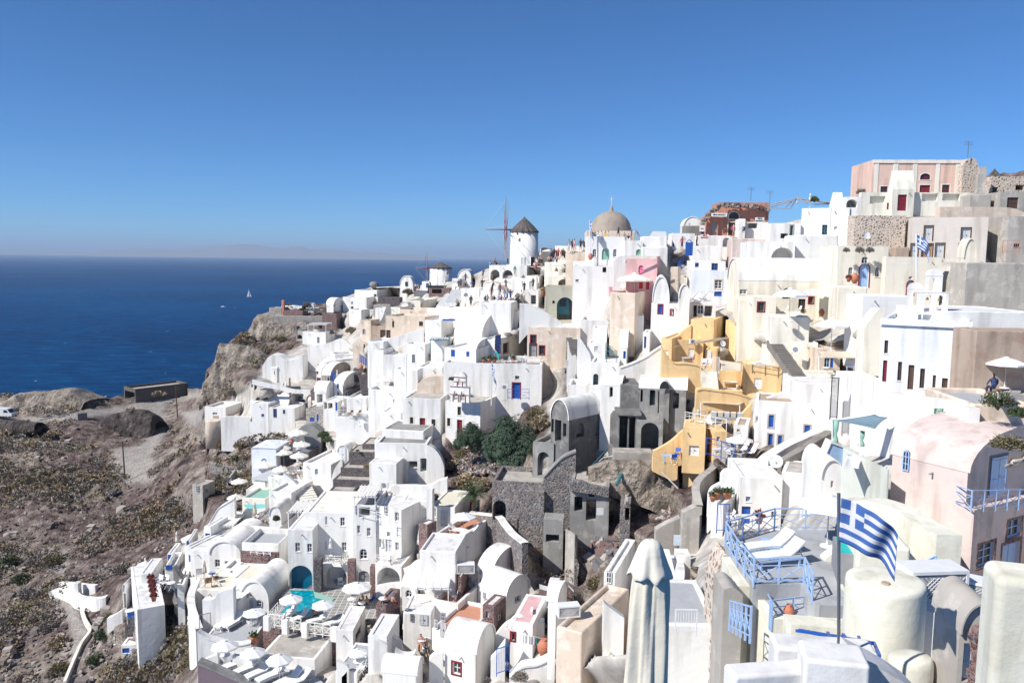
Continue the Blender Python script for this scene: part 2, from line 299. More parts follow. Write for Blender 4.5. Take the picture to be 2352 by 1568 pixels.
   if k in 'wsa' and not surf:
    sl_=MB();sl_.box(P(u0-.06,v0-.07,-.05),u*(W_+.12),-out*.12,Z(.06));sub('sill',sl_,sur or col,wo)
   if sur:
    su=MB();s_=.13;ol2=outline();ex=outline(-s_)
    for i in range(len(ol2)):
     j=(i+1)%len(ol2)
     if i==0 and k in 'de':continue
     su.face([P(*ol2[i],-.025),P(*ol2[j],-.025),P(*ex[j],-.025),P(*ex[i],-.025)]);su.face([P(*ex[i],-.025),P(*ex[j],-.025),P(*ex[j],.01),P(*ex[i],.01)]);su.face([P(*ol2[i],-.025),P(*ol2[j],-.025),P(*ol2[j],.01),P(*ol2[i],.01)])
    sub('surround',su,sur,wo)
 return rs
def T(lb,x0,xc,x1,yt,yb,a=22,fc='floor',rim=.9,**k):
 k.setdefault('name','terrace');k.setdefault('cat','terrace');return H(lb,x0,xc,x1,yt,yb,a,fc=fc,rim=rim,**k)
def rib(lb,pts,col='W',th=.35,name='wall',cat='wall',t=None,cap=None,d=None,base=4,gq=None,smooth=True):
 """free-running plaster wall: pts (x,y_top,y_bottom) in crop pixels, foot on the hillside"""
 B_=[G(p[0],p[2],t=t,d=p[3]if len(p)>3 else d)for p in pts];tp=[]
 for p,b in zip(pts,B_):
  r=rayv(*V(p[0],p[1]));tp.append(r.z*(b.y/r.y))
 QUADS.extend([(B_[i],B_[i+1],Vector((B_[i+1].x,B_[i+1].y,tp[i+1])),Vector((B_[i].x,B_[i].y,tp[i])))for i in range(len(pts)-1)])
 P2=[];T2=[];k=4 if smooth and len(pts)>2 else 1
 for i in range(len(B_)-1):
  g=lambda q,j:q[max(0,min(len(q)-1,j))]
  for s in range(k):
   u=s/k;f=lambda q:.5*(2*g(q,i)+(g(q,i+1)-g(q,i-1))*u+(2*g(q,i-1)-5*g(q,i)+4*g(q,i+1)-g(q,i+2))*u*u+(3*g(q,i)-g(q,i-1)-3*g(q,i+1)+g(q,i+2))*u**3)
   P2.append(f(B_));T2.append(f(tp))
 P2.append(B_[-1]);T2.append(tp[-1]);r=thing(name,sum(B_,Vector())/len(B_),lb,cat,gq);off=r.location.copy()
 mb=MB();cp=MB();n=len(P2);L_=[];R_=[]
 for i in range(n):
  dr=(P2[min(i+1,n-1)]-P2[max(i-1,0)]);dr.z=0;dr=dr.normalized()if dr.length>1e-5 else Vector((1,0,0));nn=Vector((-dr.y,dr.x,0))*th/2;L_.append(P2[i]+nn);R_.append(P2[i]-nn)
 at=lambda p,z:Vector((p.x,p.y,z))
 for i in range(n-1):
  zb0,zb1=P2[i].z-base,P2[i+1].z-base
  for Q in(L_,R_):mb.face([at(Q[i],zb0),at(Q[i+1],zb1),at(Q[i+1],T2[i+1]),at(Q[i],T2[i])])
  if cap:
   o1=(L_[i]-R_[i])*.12;o2=(L_[i+1]-R_[i+1])*.12;a1,a2,b1,b2=at(L_[i]+o1,T2[i]),at(L_[i+1]+o2,T2[i+1]),at(R_[i]-o1,T2[i]),at(R_[i+1]-o2,T2[i+1]);z=Vector((0,0,.14))
   cp.face([a1+z,a2+z,b2+z,b1+z]);cp.face([a1,a2,a2+z,a1+z]);cp.face([b1,b2,b2+z,b1+z])
  mb.face([at(L_[i],T2[i]),at(L_[i+1],T2[i+1]),at(R_[i+1],T2[i+1]),at(R_[i],T2[i])])
 for i in(0,n-1):mb.face([at(L_[i],P2[i].z-base),at(R_[i],P2[i].z-base),at(R_[i],T2[i]),at(L_[i],T2[i])])
 ob('wall_body',mb.me('wall_body',col,off=off),r)
 if cap:ob('coping',cp.me('coping',cap,off=off),r)
 return r
def stairs(lb,a,b,w,n,col='w',side=None,gq=None,t0=None,t1=None,tread=None):
 p,q=G(*a,t=t0),G(*b,t=t1);v=(q-p)/n;hv=Vector((v.x,v.y,0));
 s=Vector((hv.y,-hv.x,0)).normalized();QUADS.append((p-s*w/2,p+s*w/2,q+s*w/2,q-s*w/2));r=thing('staircase',p,lb,'stairs',gq);mb=MB();tr=MB()
 for i in range(n):
  o=p+hv*i-s*w/2;z=v.z*(i+1);mb.box(o+Vector((0,0,-.6+z-v.z)),s*w,hv*1.02,Vector((0,0,.6+v.z)));tr.box(o+Vector((0,0,z+.003))-hv*.06,s*w,hv*1.05,Vector((0,0,.05)))
 ob('steps',mb.me('steps',col,off=p),r);ob('tread',tr.me('tread',tread or col,off=p),r)
 if side:
  for k in(-1,1):
   m=MB();o=p+s*(w/2*k-.12*(1-k)*.0)+(s*(.0 if k>0 else-.25));vv=v*n;m.box(o-Vector((0,0,1.6)),s*.25,vv,Vector((0,0,2.2)));ob('side_wall',m.me('side_wall',side,off=p),r)
 return r
def rail(lb,pts,col='lblue',t=None,h=.95,x=True,gq=None,seg=1.25,name='railing',th=.028):
 P_=[G(*p[:2],t=t)if not isinstance(p,Vector)else p for p in pts];r=thing(name,P_[0],lb,'railing',gq);off=P_[0];Z=lambda z:Vector((0,0,z))
 for i in range(len(P_)-1):
  a,b=P_[i],P_[i+1];ln=(b-a).length;n=max(1,round(ln/seg));m=MB();v=(b-a)/n
  m.bar(a+Z(h),b+Z(h),th*1.3,n=4);m.bar(a+Z(.12),b+Z(.12),th,n=4)
  if x!='bars':m.bar(a+Z(h*.72),b+Z(h*.72),th*.8,n=4)
  for j in range(n):
   c,d_=a+v*j,a+v*(j+1)
   if x=='bars':
    for k in range(8):q=c+v*(k/8);m.bar(q+Z(.12),q+Z(h),th*.5,n=4)
   elif x:m.bar(c+Z(.12),d_+Z(h*.72),th*.7,n=4);m.bar(d_+Z(.12),c+Z(h*.72),th*.7,n=4)
  ob('panel',m.me('panel',col,off=off),r)
  for j in range(n+(i==len(P_)-2)):
   m=MB();m.bar(a+v*j-Z(.1),a+v*j+Z(h+.02+.01*random.random()),th*(1.42+.2*random.random()),n=4);ob('post',m.me('post',col,off=off),r)
 return r
# props
def lobes(k,d):return lambda t,z:1+d*math.cos(k*t)*(0 if z>2.1 else 1)
def mk():
 def um(key,col):
  n=8 if key!='u6' else 6;c=MB();R_=1.3;top=Vector((0,0,2.55));e=[Vector((R_*math.cos((i+.5)*2*math.pi/n),R_*math.sin((i+.5)*2*math.pi/n),2.05))for i in range(n)]
  for i in range(n):
   a,b=e[i],e[(i+1)%n];m_=(a+b)/2;m_.z-=.02;m1=(top+a)/2;m2=(top+b)/2;m1.z+=.04;m2.z+=.04;mm=(m1+m2)/2;mm.z-=.02
   c.face([top,m1,mm]);c.face([top,mm,m2]);c.face([m1,a,m_,mm]);c.face([m2,mm,m_,b]);z=Vector((0,0,-.14));c.face([a,b,b+z,m_+z*.8,a+z])
  cap=MB();cap.lathe((0,0,2.5),[(.2,0),(.16,.07),(.03,.12)],8)
  p=MB();p.bar((0,0,0),(0,0,2.5),.025,n=8);b=MB();b.lathe((0,0,0),[(.3,0),(.3,.06),(.05,.1),(.04,.3)],12)
  r=[]
  for i in range(n):
   q=MB();q.bar(Vector((0,0,2.5)),e[i]-Vector((0,0,.02)),.012,n=4);r.append(('rib',q.me('rib','white'),0))
  PCACHE[key]=[('canopy',c.me('canopy',col),None),('vent_cap',cap.me('vent_cap',col),0),('pole',p.me('pole','lgrey'),None),('base',b.me('base','white'),None)]+r
 um('umb','wcanvas');um('umbc','canvas');um('umbb','beige')
 def cl(key,col):
  c=MB();c.lathe((0,0,0),[(.22,1.0),(.2,1.25),(.17,1.6),(.12,1.9),(.15,1.92),(.13,2.15),(.07,2.36),(.02,2.42)],24,lambda t,z:1+(.22*math.cos(6*t)if z<1.9 else.1*math.cos(6*t)))
  p=MB();p.bar((0,0,0),(0,0,2.45),.025,n=8);b=MB();b.lathe((0,0,0),[(.28,0),(.28,.06),(.05,.1)],12);k=MB();k.lathe((0,0,0),[(.14,1.5),(.15,1.55)],12)
  PCACHE[key]=[('canopy',c.me('canopy',col,True),None),('strap',k.me('strap','lgrey'),0),('pole',p.me('pole','wood' if key=='clw' else 'lgrey'),None),('base',b.me('base','white'),None)]
 cl('cl','canvas');cl('clb','beige');cl('clw','beige')
 for key,fm,mt in(('lg','white','wcanvas'),('lgb','lblue','wcanvas'),('lgd','grey','wcanvas')):
  f=MB();f.box((-.33,-1,.26),(.06,0,0),(0,1.95,0),(0,0,.06));f.box((.27,-1,.26),(.06,0,0),(0,1.95,0),(0,0,.06));
  for i in range(9):f.box((-.3,-.95+i*.16,.29),(.6,0,0),(0,.07,0),(0,0,.02))
  m=MB();pf=[(-.98,.33),(-.5,.36),(0,.36),(.3,.34),(.62,.55),(.9,.82)]
  for i in range(5):
   (a,z),(b_,z2)=pf[i],pf[i+1];m.box((-.3,a,z),(.6,0,0),(0,b_-a,z2-z),(0,0,.09))
  bk=MB();bk.box((-.3,.3,.3),(.6,0,0),(0,.62,.5),(0,0,.03));bk.bar((-.2,.75,.65),(-.2,.9,.28),.02);bk.bar((.2,.75,.65),(.2,.9,.28),.02)
  L_=[]
  for x in(-.3,.3):
   for y in(-.85,.7):q=MB();q.box((x-.03,y-.03,0),(.06,0,0),(0,.06,0),(0,0,.27));L_.append(('leg',q.me('leg',fm),None))
  PCACHE[key]=[('frame',f.me('frame',fm),None),('mattress',m.me('mattress',mt),None),('backrest',bk.me('backrest',fm),None)]+L_
 for key,fm,st in(('ch','white','wcanvas'),('chw','wood','wood'),('chb','wood','navy'),('chl','white','blue'),('chk','black','black')):
  s=MB();s.box((-.23,-.2,.43),(.46,0,0),(0,.42,0),(0,0,.04));b=MB();b.box((-.23,-.24,.6),(.46,0,0),(0,-.1,.35),(0,.03,0));b.bar((-.24,-.2,.42),(-.24,-.34,.98),.018);b.bar((.24,-.2,.42),(.24,-.34,.98),.018)
  A_=[];
  for x in(-.25,.25):
   q=MB();q.box((x-.03,-.24,.64),(.06,0,0),(0,.46,0),(0,0,.03));A_.append(('armrest',q.me('armrest',fm),None))
   for y0,y1 in((-.22,.2),(.2,-.22)):q=MB();q.bar((x,y0,0),(x,y1,.64 if y1>0 else.45),.017);A_.append(('leg',q.me('leg',fm),None))
  PCACHE[key]=[('seat',s.me('seat',st),None),('backrest',b.me('backrest',st),None)]+A_
 s=MB();pts=[(-.75,.32),(-.35,.2),(.05,.28),(.4,.66),(.62,1.0)]
 for i in range(4):(a,z),(b_,z2)=pts[i],pts[i+1];s.box((-.27,a,z),(.54,0,0),(0,b_-a,z2-z),(0,0,.015))
 P_=[('sling',s.me('sling','wcanvas'),None)]
 for x in(-.3,.3):q=MB();q.bar((x,-.85,.38),(x,.55,0),.025,n=4);q.bar((x,-.6,0),(x,.66,1.04),.025,n=4);P_.append(('side_frame',q.me('side_frame','wood'),None))
 q=MB();q.bar((-.3,.66,1.04),(.3,.66,1.04),.022);q.bar((-.3,-.85,.38),(.3,-.85,.38),.022);P_.append(('crossbar',q.me('crossbar','wood'),None));PCACHE['deck']=P_
 for key,cm in(('tb','white'),('tbb','lblue')):
  t=MB();t.lathe((0,0,.68),[(.38,0),(.4,.02),(.38,.05)],18);L_=[('tabletop',t.me('tabletop',cm),None)]
  for i in range(3):q=MB();an=i*2.09;q.bar((.28*math.cos(an),.28*math.sin(an),0),(.05*math.cos(an),.05*math.sin(an),.35),.018);q.bar((.05*math.cos(an),.05*math.sin(an),.35),(.22*math.cos(an),.22*math.sin(an),.68),.018);L_.append(('leg',q.me('leg',cm),None))
  PCACHE[key]=L_
 for key,cm in(('tr','white'),('trb','lblue'),('trw','wood')):
  t=MB();t.box((-.7,-.4,.7),(1.4,0,0),(0,.8,0),(0,0,.05));L_=[('tabletop',t.me('tabletop',cm),None)]
  for x in(-.62,.56):
   for y in(-.34,.28):q=MB();q.box((x,y,0),(.06,0,0),(0,.06,0),(0,0,.7));L_.append(('leg',q.me('leg',cm),None))
  PCACHE[key]=L_
 b=MB();b.cbox((0,0,.08),.9,.36,.64);g=MB();g.lathe((0,0,0),[(.24,0),(.24,.03)],16);g.v=[(x-.12,-.185-z,.4+y)for x,y,z in g.v]
 for i in range(5):g.box((-.32,-.215,.22+i*.085),(.42,0,0),(0,.01,0),(0,0,.02))
 ft=[]
 for x in(-.35,.3):q=MB();q.box((x,-.15,0),(.06,0,0),(0,.3,0),(0,0,.08));ft.append(('foot',q.me('foot','grey'),None))
 PCACHE['ac']=[('casing',b.me('casing','white'),None),('fan_grille',g.me('fan_grille','grey'),0)]+ft
 b=MB();b.box((-.9,.02,0),(1.8,0,0),(0,.9,0),(0,0,.95));l=MB()
 for i in range(-8,16):
  for s_ in(1,-1):
   x0=-.82+i*.14;pts=[];
   for t_ in(0,1):pts.append((x0+s_*t_*.62+(0 if s_>0 else.0),.12+t_*.62))
   (xa,za),(xb,zb)=pts
   if min(xa,xb)<-.82 or max(xa,xb)>.82:continue
   l.bar((xa,-.02,za),(xb,-.02,zb),.014,n=4)
 fr=MB()
 for q in(((-.9,-.04,.0),(1.8,0,0),(0,.06,0),(0,0,.1)),((-.9,-.04,.85),(1.8,0,0),(0,.06,0),(0,0,.1)),((-.9,-.04,.1),(.08,0,0),(0,.06,0),(0,0,.75)),((.82,-.04,.1),(.08,0,0),(0,.06,0),(0,0,.75))):fr.box(*q)
 dk=MB();dk.box((-.82,.0,.1),(1.64,0,0),(0,.015,0),(0,0,.75))
 PCACHE['lat']=[('cabinet',b.me('cabinet','white'),None),('backing',dk.me('backing','grey'),None),('lattice',l.me('lattice','white'),None),('frame',fr.me('frame','white'),None)]
 d=MB();d.lathe((0,0,0),[(.02,-.1),(.2,-.09),(.36,-.03),(.45,.03),(.46,.03)],22,cap=False);q=Matrix.Rotation(math.radians(70),3,'X');d.v=[tuple(q@Vector(p)+Vector((0,-.05,.8)))for p in d.v]
 m=MB();m.bar((0,0,0),(0,0,.8),.03);a=MB();a.bar((0,-.1,.45),(0,-.5,.75),.015);a.cbox((0,-.5,.72),.09,.09,.1)
 PCACHE['dish']=[('dish',d.me('dish','white',True),None),('mast',m.me('mast','steel'),None),('receiver_arm',a.me('receiver_arm','grey'),None)]
 def leaves(n,r,h,z,sz,seed,flat=1.0,up=.3):
  rd=random.Random(seed);b=MB()
  for i in range(n):
   while 1:
    p=Vector((rd.uniform(-1,1),rd.uniform(-1,1),rd.uniform(-1,1)))
    if.3<p.length<1:break
   p=p*(.75+.25*noise.noise(p*2.3+Vector((seed,0,0))));c=Vector((p.x*r,p.y*r,z+h*abs(p.z)*.92));s=sz*rd.uniform(.5,1.3)
   d1=(p+Vector((rd.uniform(-.8,.8),rd.uniform(-.8,.8),rd.uniform(-.3,.9)+up))).normalized();d2=d1.cross(Vector((rd.uniform(-1,1),rd.uniform(-1,1),rd.uniform(-1,1)))).normalized()
   b.face([c-d2*s*.22,c+d1*s*.5-d2*s*.3,c+d1*s,c+d1*s*.5+d2*s*.3])
  return b
 for i,(key,lm)in enumerate((('pot','leaf'),('potr','leafred'),('potd','leafdry'))):
  p=MB();p.lathe((0,0,0),[(.13,0),(.2,.3),(.24,.36),(.22,.38),(.1,.36)],14);l=leaves(120,.3,.5,.3,.16,i);PCACHE[key]=[('pot',p.me('pot','terra',True),None),('foliage',l.me('foliage',leafm(lm)),None)]
 p=MB();p.lathe((0,0,0),[(.14,0),(.33,.35),(.36,.6),(.22,.85),(.14,.92),(.19,.98),(.1,.96)],18);q=MB();q.lathe((0,0,.6),[(.365,0),(.365,.04)],18);PCACHE['jar']=[('jar_body',p.me('jar_body','terra',True),None),('band',q.me('band','terra'),None)]
 for key,n,lm,ls in(('bush1',1500,'leafolive',.16),('bush2',1300,'leafdry',.2),('bush3',1500,'leafgreen',.17),('bush4',1400,'leafgrey',.17),('bushf',900,'leafgreen',.13),('bushr',900,'leafred',.13)):
  l=leaves(n,1,1.25,-.1,ls,len(key)*7+n%97+ord(key[-1]));st=MB();rd=random.Random(5)
  for i in range(14):an=rd.uniform(0,6.28);st.bar((0,0,-.3),(math.cos(an)*.7,math.sin(an)*.7,rd.uniform(.4,1.0)),.035,.008,4)
  PCACHE[key]=[('foliage',l.me('foliage',leafm(lm)),None),('stems',st.me('stems','brown'),None)]
 l=MB();rd=random.Random(3);blobs=[(Vector((math.cos(a)*r,math.sin(a)*r,z)),s)for a,r,z,s in[(0,0,2.6,1.5),(.5,1.5,2.0,1.2),(1.8,1.4,2.2,1.3),(3.0,1.6,1.8,1.2),(4.2,1.5,2.1,1.25),(5.4,1.5,1.6,1.2),(3.7,.8,3.2,.9),(2.4,2.2,1.0,.9),(5.0,2.2,.9,.9),(.9,2.1,1.0,.95),(4.5,1.0,.7,1.2)]]
 for c,s in blobs:
  for i in range(330):
   p=Vector((rd.gauss(0,1),rd.gauss(0,1),rd.gauss(0,1))).normalized()*rd.uniform(.6,1.06)*s;q=c+p;up=(p.normalized()+Vector((0,0,.7))).normalized();t1=up.cross(Vector((rd.uniform(-1,1),rd.uniform(-1,1),.1))).normalized();t2=up.cross(t1);z=rd.uniform(.16,.28)
   for k in range(5):an=k*1.257;d1=t1*math.cos(an)+t2*math.sin(an);d2=-t1*math.sin(an)+t2*math.cos(an);l.face([q,q+d1*z*.6+d2*z*.18,q+d1*z-up*z*.2,q+d1*z*.6-d2*z*.18])
 st=MB();st.bar((0,0,-.5),(0,0,1.2),.18,.13,8)
 for c,s in blobs:st.bar((0,0,1.0),c,.09,.03,5)
 PCACHE['fig']=[('crown',l.me('crown',leafm('leaffig')),None),('trunk',st.me('trunk','brown'),None)]
 tr=MB();tr.lathe((0,0,0),[(.3,0),(.34,.4),(.3,.8),(.36,1.2),(.2,1.4)],12,lambda t,z:1+.06*math.sin(9*t+z*20));Fr=[('trunk',tr.me('trunk','brown'),None)]
 rd=random.Random(9)
 for i in range(26):
  f=MB();an=i*2.4;tilt=.25+.75*(i/26);ln=rd.uniform(2.2,2.8);pp=Vector((0,0,1.35));d=Vector((math.cos(an)*math.sin(tilt),math.sin(an)*math.sin(tilt),math.cos(tilt)))
  for j in range(16):
   nx=pp+d*(ln/16);f.bar(pp,nx,.022*(1-j/18),n=3);sd_=d.cross(Vector((0,0,1))).normalized();L2=.5*math.sin(math.pi*(j+2)/19)+.08
   for s_ in(-1,1):
    tip=pp+sd_*s_*L2+d*.25-Vector((0,0,.12));f.face([pp,pp+d*.05,tip])
    f.face([pp+d*.07,pp+d*.12,tip+d*.08])
   pp=nx;d=(d-Vector((0,0,.075+.05*tilt))).normalized()
  Fr.append(('frond',f.me('frond',leafm('leafpalm')),None))
 PCACHE['palm']=Fr
LC={'leaf':(.06,.09,.035),'leafred':(.16,.03,.035),'leafdry':(.30,.235,.15),'leafolive':(.18,.155,.085),'leafgreen':(.07,.10,.04),'leafgrey':(.23,.205,.18),'leaffig':(.05,.085,.05),'leafpalm':(.06,.09,.035)}
def leafm(k):
 if k in MC:return MC[k]
 m,n,b=newmat(k);a=noisen(n,1.3,3);r=ramp(n,a.outputs[0],[(.32,mul(LC[k],.55)),(.68,mul(LC[k],1.45))]);n.links.new(r.outputs[0],b.inputs['Base Color']);b.inputs['Roughness'].default_value=.7
 MC[k]=m;return m
mk()
# people: skinned skeletons turned into one continuous body mesh per pose
PO={'stand':dict(hip=.92,f=[(-.1,.02),(.1,-.02)],arms=[(-.28,.0,.85),(.28,.03,.86)]),'walk':dict(hip=.9,f=[(-.09,.28),(.09,-.28)],arms=[(-.27,-.2,.9),(.27,.2,.9)]),'arms':dict(hip=.92,f=[(-.11,.0),(.11,.0)],arms=[(-.14,.28,1.42),(.14,.28,1.42)]),'lean':dict(hip=.9,f=[(-.1,-.1),(.1,-.25)],arms=[(-.2,.5,.95),(.2,.5,.95)],lean=.35),'sit':dict(sit=1)}
def body(key):
 p=PO[key];V_=[];E=[];Rd=[]
 def add(v,r,par=None):
  V_.append(v);Rd.append(r)
  if par is not None:E.append((par,len(V_)-1))
  return len(V_)-1
 if p.get('sit'):
  z=.12;pel=add((0,0,z),.15);ch=add((0,.05,z+.3),.15,pel);sh=add((0,.1,z+.47),.13,ch);nk=add((0,.12,z+.56),.06,sh);hd=add((0,.15,z+.66),.1,nk);ht=add((0,.15,z+.78),.085,hd)
  for s in(-1,1):
   k=add((s*.12,.42,z+.05),.075,pel);an=add((s*.1,.5,z-.36),.05,k);add((s*.1,.62,z-.4),.04,an)
   a=add((s*.2,.08,z+.44),.06,sh);e=add((s*.27,.2,z+.2),.045,a);add((s*.15,.4,z+.12),.035,e)
 else:
  z=p['hip'];l=p.get('lean',0);pel=add((0,0,z),.135);ch=add((0,l*.6,z+.32-l*.1),.15,pel);sh=add((0,l,z+.5-l*.2),.125,ch);nk=add((0,l*1.15,z+.6-l*.25),.058,sh);hd=add((0,l*1.3+.02,z+.7-l*.3),.095,nk);ht=add((0,l*1.35+.02,z+.81-l*.3),.085,hd)
  for s,(fx,fy),(ax,ay,az)in zip((-1,1),p['f'],p['arms']):
   k=add((s*.1,fy*.5+.04,z*.53),.068,pel);an=add((fx,fy,.08),.045,k);add((fx,fy+.14,.04),.04,an)
   a=add((s*.19,l,z+.46-l*.2),.055,sh);e=add((s*.25,(l+ay)/2-.05*(az<1.2),(z+.46+az)/2-.05),.045,a);add((ax,ay,az),.035,e)
 me=bpy.data.meshes.new('body');me.from_pydata(V_,E,[]);o=bpy.data.objects.new('body',me);C.objects.link(o);o.modifiers.new('s','SKIN');o.modifiers.new('b','SUBSURF').levels=1
 o.modifiers['b'].render_levels=1
 for i,r in enumerate(Rd):me.skin_vertices[0].data[i].radius=(r,r*.8)
 me.skin_vertices[0].data[0].use_root=True
 dg=bpy.context.evaluated_depsgraph_get();m2=bpy.data.meshes.new_from_object(o.evaluated_get(dg));bpy.data.objects.remove(o)
 m2.name='body';hz=Vector(V_[4]);mt=[]
 for q in m2.polygons:
  c=q.center
  if(c-hz).length<.2:k=3 if(c.z>hz.z+.06 or c.y<hz.y-.05)else 0
  elif p.get('sit'):k=1 if(c.z>V_[0][2]+.1 and c.y<.28)else(2 if c.z>-.12 else 0)
  else:k=1 if(c.z>V_[0][2]+.06 and abs(c.x)<.27 and c.y<V_[1][1]+.25)else(2 if(.5<c.z<V_[0][2]+.1 and abs(c.x)<.22)else 0)
  mt.append(k)
 m2.materials.clear()
 for _ in range(4):m2.materials.append(M('skin'))
 m2.polygons.foreach_set('material_index',mt);m2.polygons.foreach_set('use_smooth',[True]*len(mt));return m2
PB={k:body(k)for k in PO}
def man(x,y,pose,shirt,trou,lb,rz=0,t=None,hair='brown',gq='visitors gathered around the windmill',sc=1.1,d=None):
 p=G(x,y,t=t,d=d);r=thing('person',p,lb,'person',gq,math.radians(rz),sc);o=ob('body',PB[pose],r)
 for i,c in enumerate(('skin',shirt,trou,hair)):o.material_slots[i].link='OBJECT';o.material_slots[i].material=M(c)
 return r
def umb(x,y,w,lb,key='umb',t=None,yb=None,gq='open white parasols on the hotel terraces',rz=None):
 """parasol whose canopy centre is at crop pixel (x,y) and w pixels wide; yb = foot pixel"""
 if yb is None:
  yb=y;
  for _ in range(4):
   p=G(x,yb,t=t);R_=w*K*p.y/F/2;yb=y+(2.3*R_/1.3)*F/p.y/K
 p=G(x,yb,t=t);X,Y=V(x,y);r=rayv(X,Y);zc=r.z*(p.y/r.y);R_=w*K*p.y/F/2;s=R_/1.3;hz=max(.6,min(1.6,(zc-p.z)/2.35))
 return inst(key,'parasol',p,lb,'parasol',gq,rz if rz is not None else(x*7%60)/57,(s,s,hz))
def clo(x,yt,yb,lb,key='cl',t=None,gq='folded parasols on the terraces'):
 p=G(x,yb,t=t);X,Y=V(x,yt);r=rayv(X,Y);h=r.z*(p.y/r.y)-p.z;return inst(key,'folded_parasol',p,lb,'parasol',gq,0,h/2.45)
def put(key,name,x,y,lb,cat,rz=0,t=None,sc=1,gq=None,d=None):return inst(key,name,G(x,y,t=t,d=d),lb,cat,gq,math.radians(rz),sc)
def bush(key,x,y,w,lb,t=None,sz=None,name='bush',gq=None,d=None):
 p=G(x,y,t=t,d=d);r=w*K*p.y/F/2;return inst(key,name,p-Vector((0,0,r*.1)),lb,'bush',gq,x*.37,(r,r,r*(sz or.8)))
# the hillside, one sheet surveyed from the view and carried on beyond the frame and behind the ridge
RID=[(-900,938),(0,926),(100,916),(200,910),(280,903),(300,908),(385,890),(470,886),(462,930),(470,884),(476,835),(505,792),(570,758),(590,722),(650,702),(760,692),(850,657),(960,652),(1060,640),(1120,612),(1250,606),(1300,600),(1350,562),(1480,548),(1560,533),(1640,545),(1760,520),(1830,500),(1960,480),(2000,462),(2200,460),(2240,420),(2280,388),(2352,378),(3200,340)]
RID=[r for r in RID if r!=(462,930)]
_rx=[r[0]for r in RID];_ry=[r[1]for r in RID]
SEA=-100.0
def inpoly(X,Y,P):
 c=np.zeros(len(X),bool);j=len(P)-1
 for i in range(len(P)):
  xi,yi=P[i];xj,yj=P[j];m=((yi>Y)!=(yj>Y))&(X<(xj-xi)*(Y-yi)/((yj-yi)+1e-9)+xi);c^=m;j=i
 return c
ROCK=[[(-950,900),(280,895),(390,880),(470,870),(470,820),(560,745),(580,700),(760,680),(800,690),(770,760),(690,790),(620,830),(560,890),(470,950),(470,1000),(560,960),(640,1000),(650,1040),(580,1120),(560,1160),(480,1200),(400,1260),(440,1330),(440,1430),(470,1500),(450,1560),(440,2000),(-950,2000)],[(1040,930),(1130,860),(1240,890),(1260,960),(1240,1080),(1330,1060),(1440,1060),(1590,1060),(1640,1100),(1600,1200),(1560,1290),(1500,1300),(1430,1380),(1330,1400),(1240,1370),(1220,1280),(1150,1200),(1050,1180),(1010,1110),(1010,1050)],[(1960,500),(2130,490),(2050,560),(1950,570)],[(2230,380),(2400,330),(3300,300),(3300,640),(2400,600),(2260,560),(2230,480)],[(1620,1000),(1700,960),(1900,990),(1960,1040),(1700,1080),(1620,1060)],[(1300,740),(1340,740),(1330,960),(1290,960)]]
ROAD=[[(-950,955),(0,958),(110,950),(190,942),(230,935),(300,925),(370,905),(430,900),(470,893),(475,905),(420,915),(385,925),(375,960),(378,1000),(350,1040),(355,1085),(345,1103),(275,1103),(250,1030),(320,1020),(350,985),(352,960),(330,943),(230,950),(150,965),(-950,975)],[(410,940),(470,935),(475,965),(440,975)],[(140,1355),(165,1370),(190,1420),(205,1450),(190,1490),(175,1530),(165,1600),(130,1600),(160,1500),(165,1450),(150,1400),(110,1365)],[(130,1290),(150,1240),(158,1240),(150,1300),(140,1330)]]
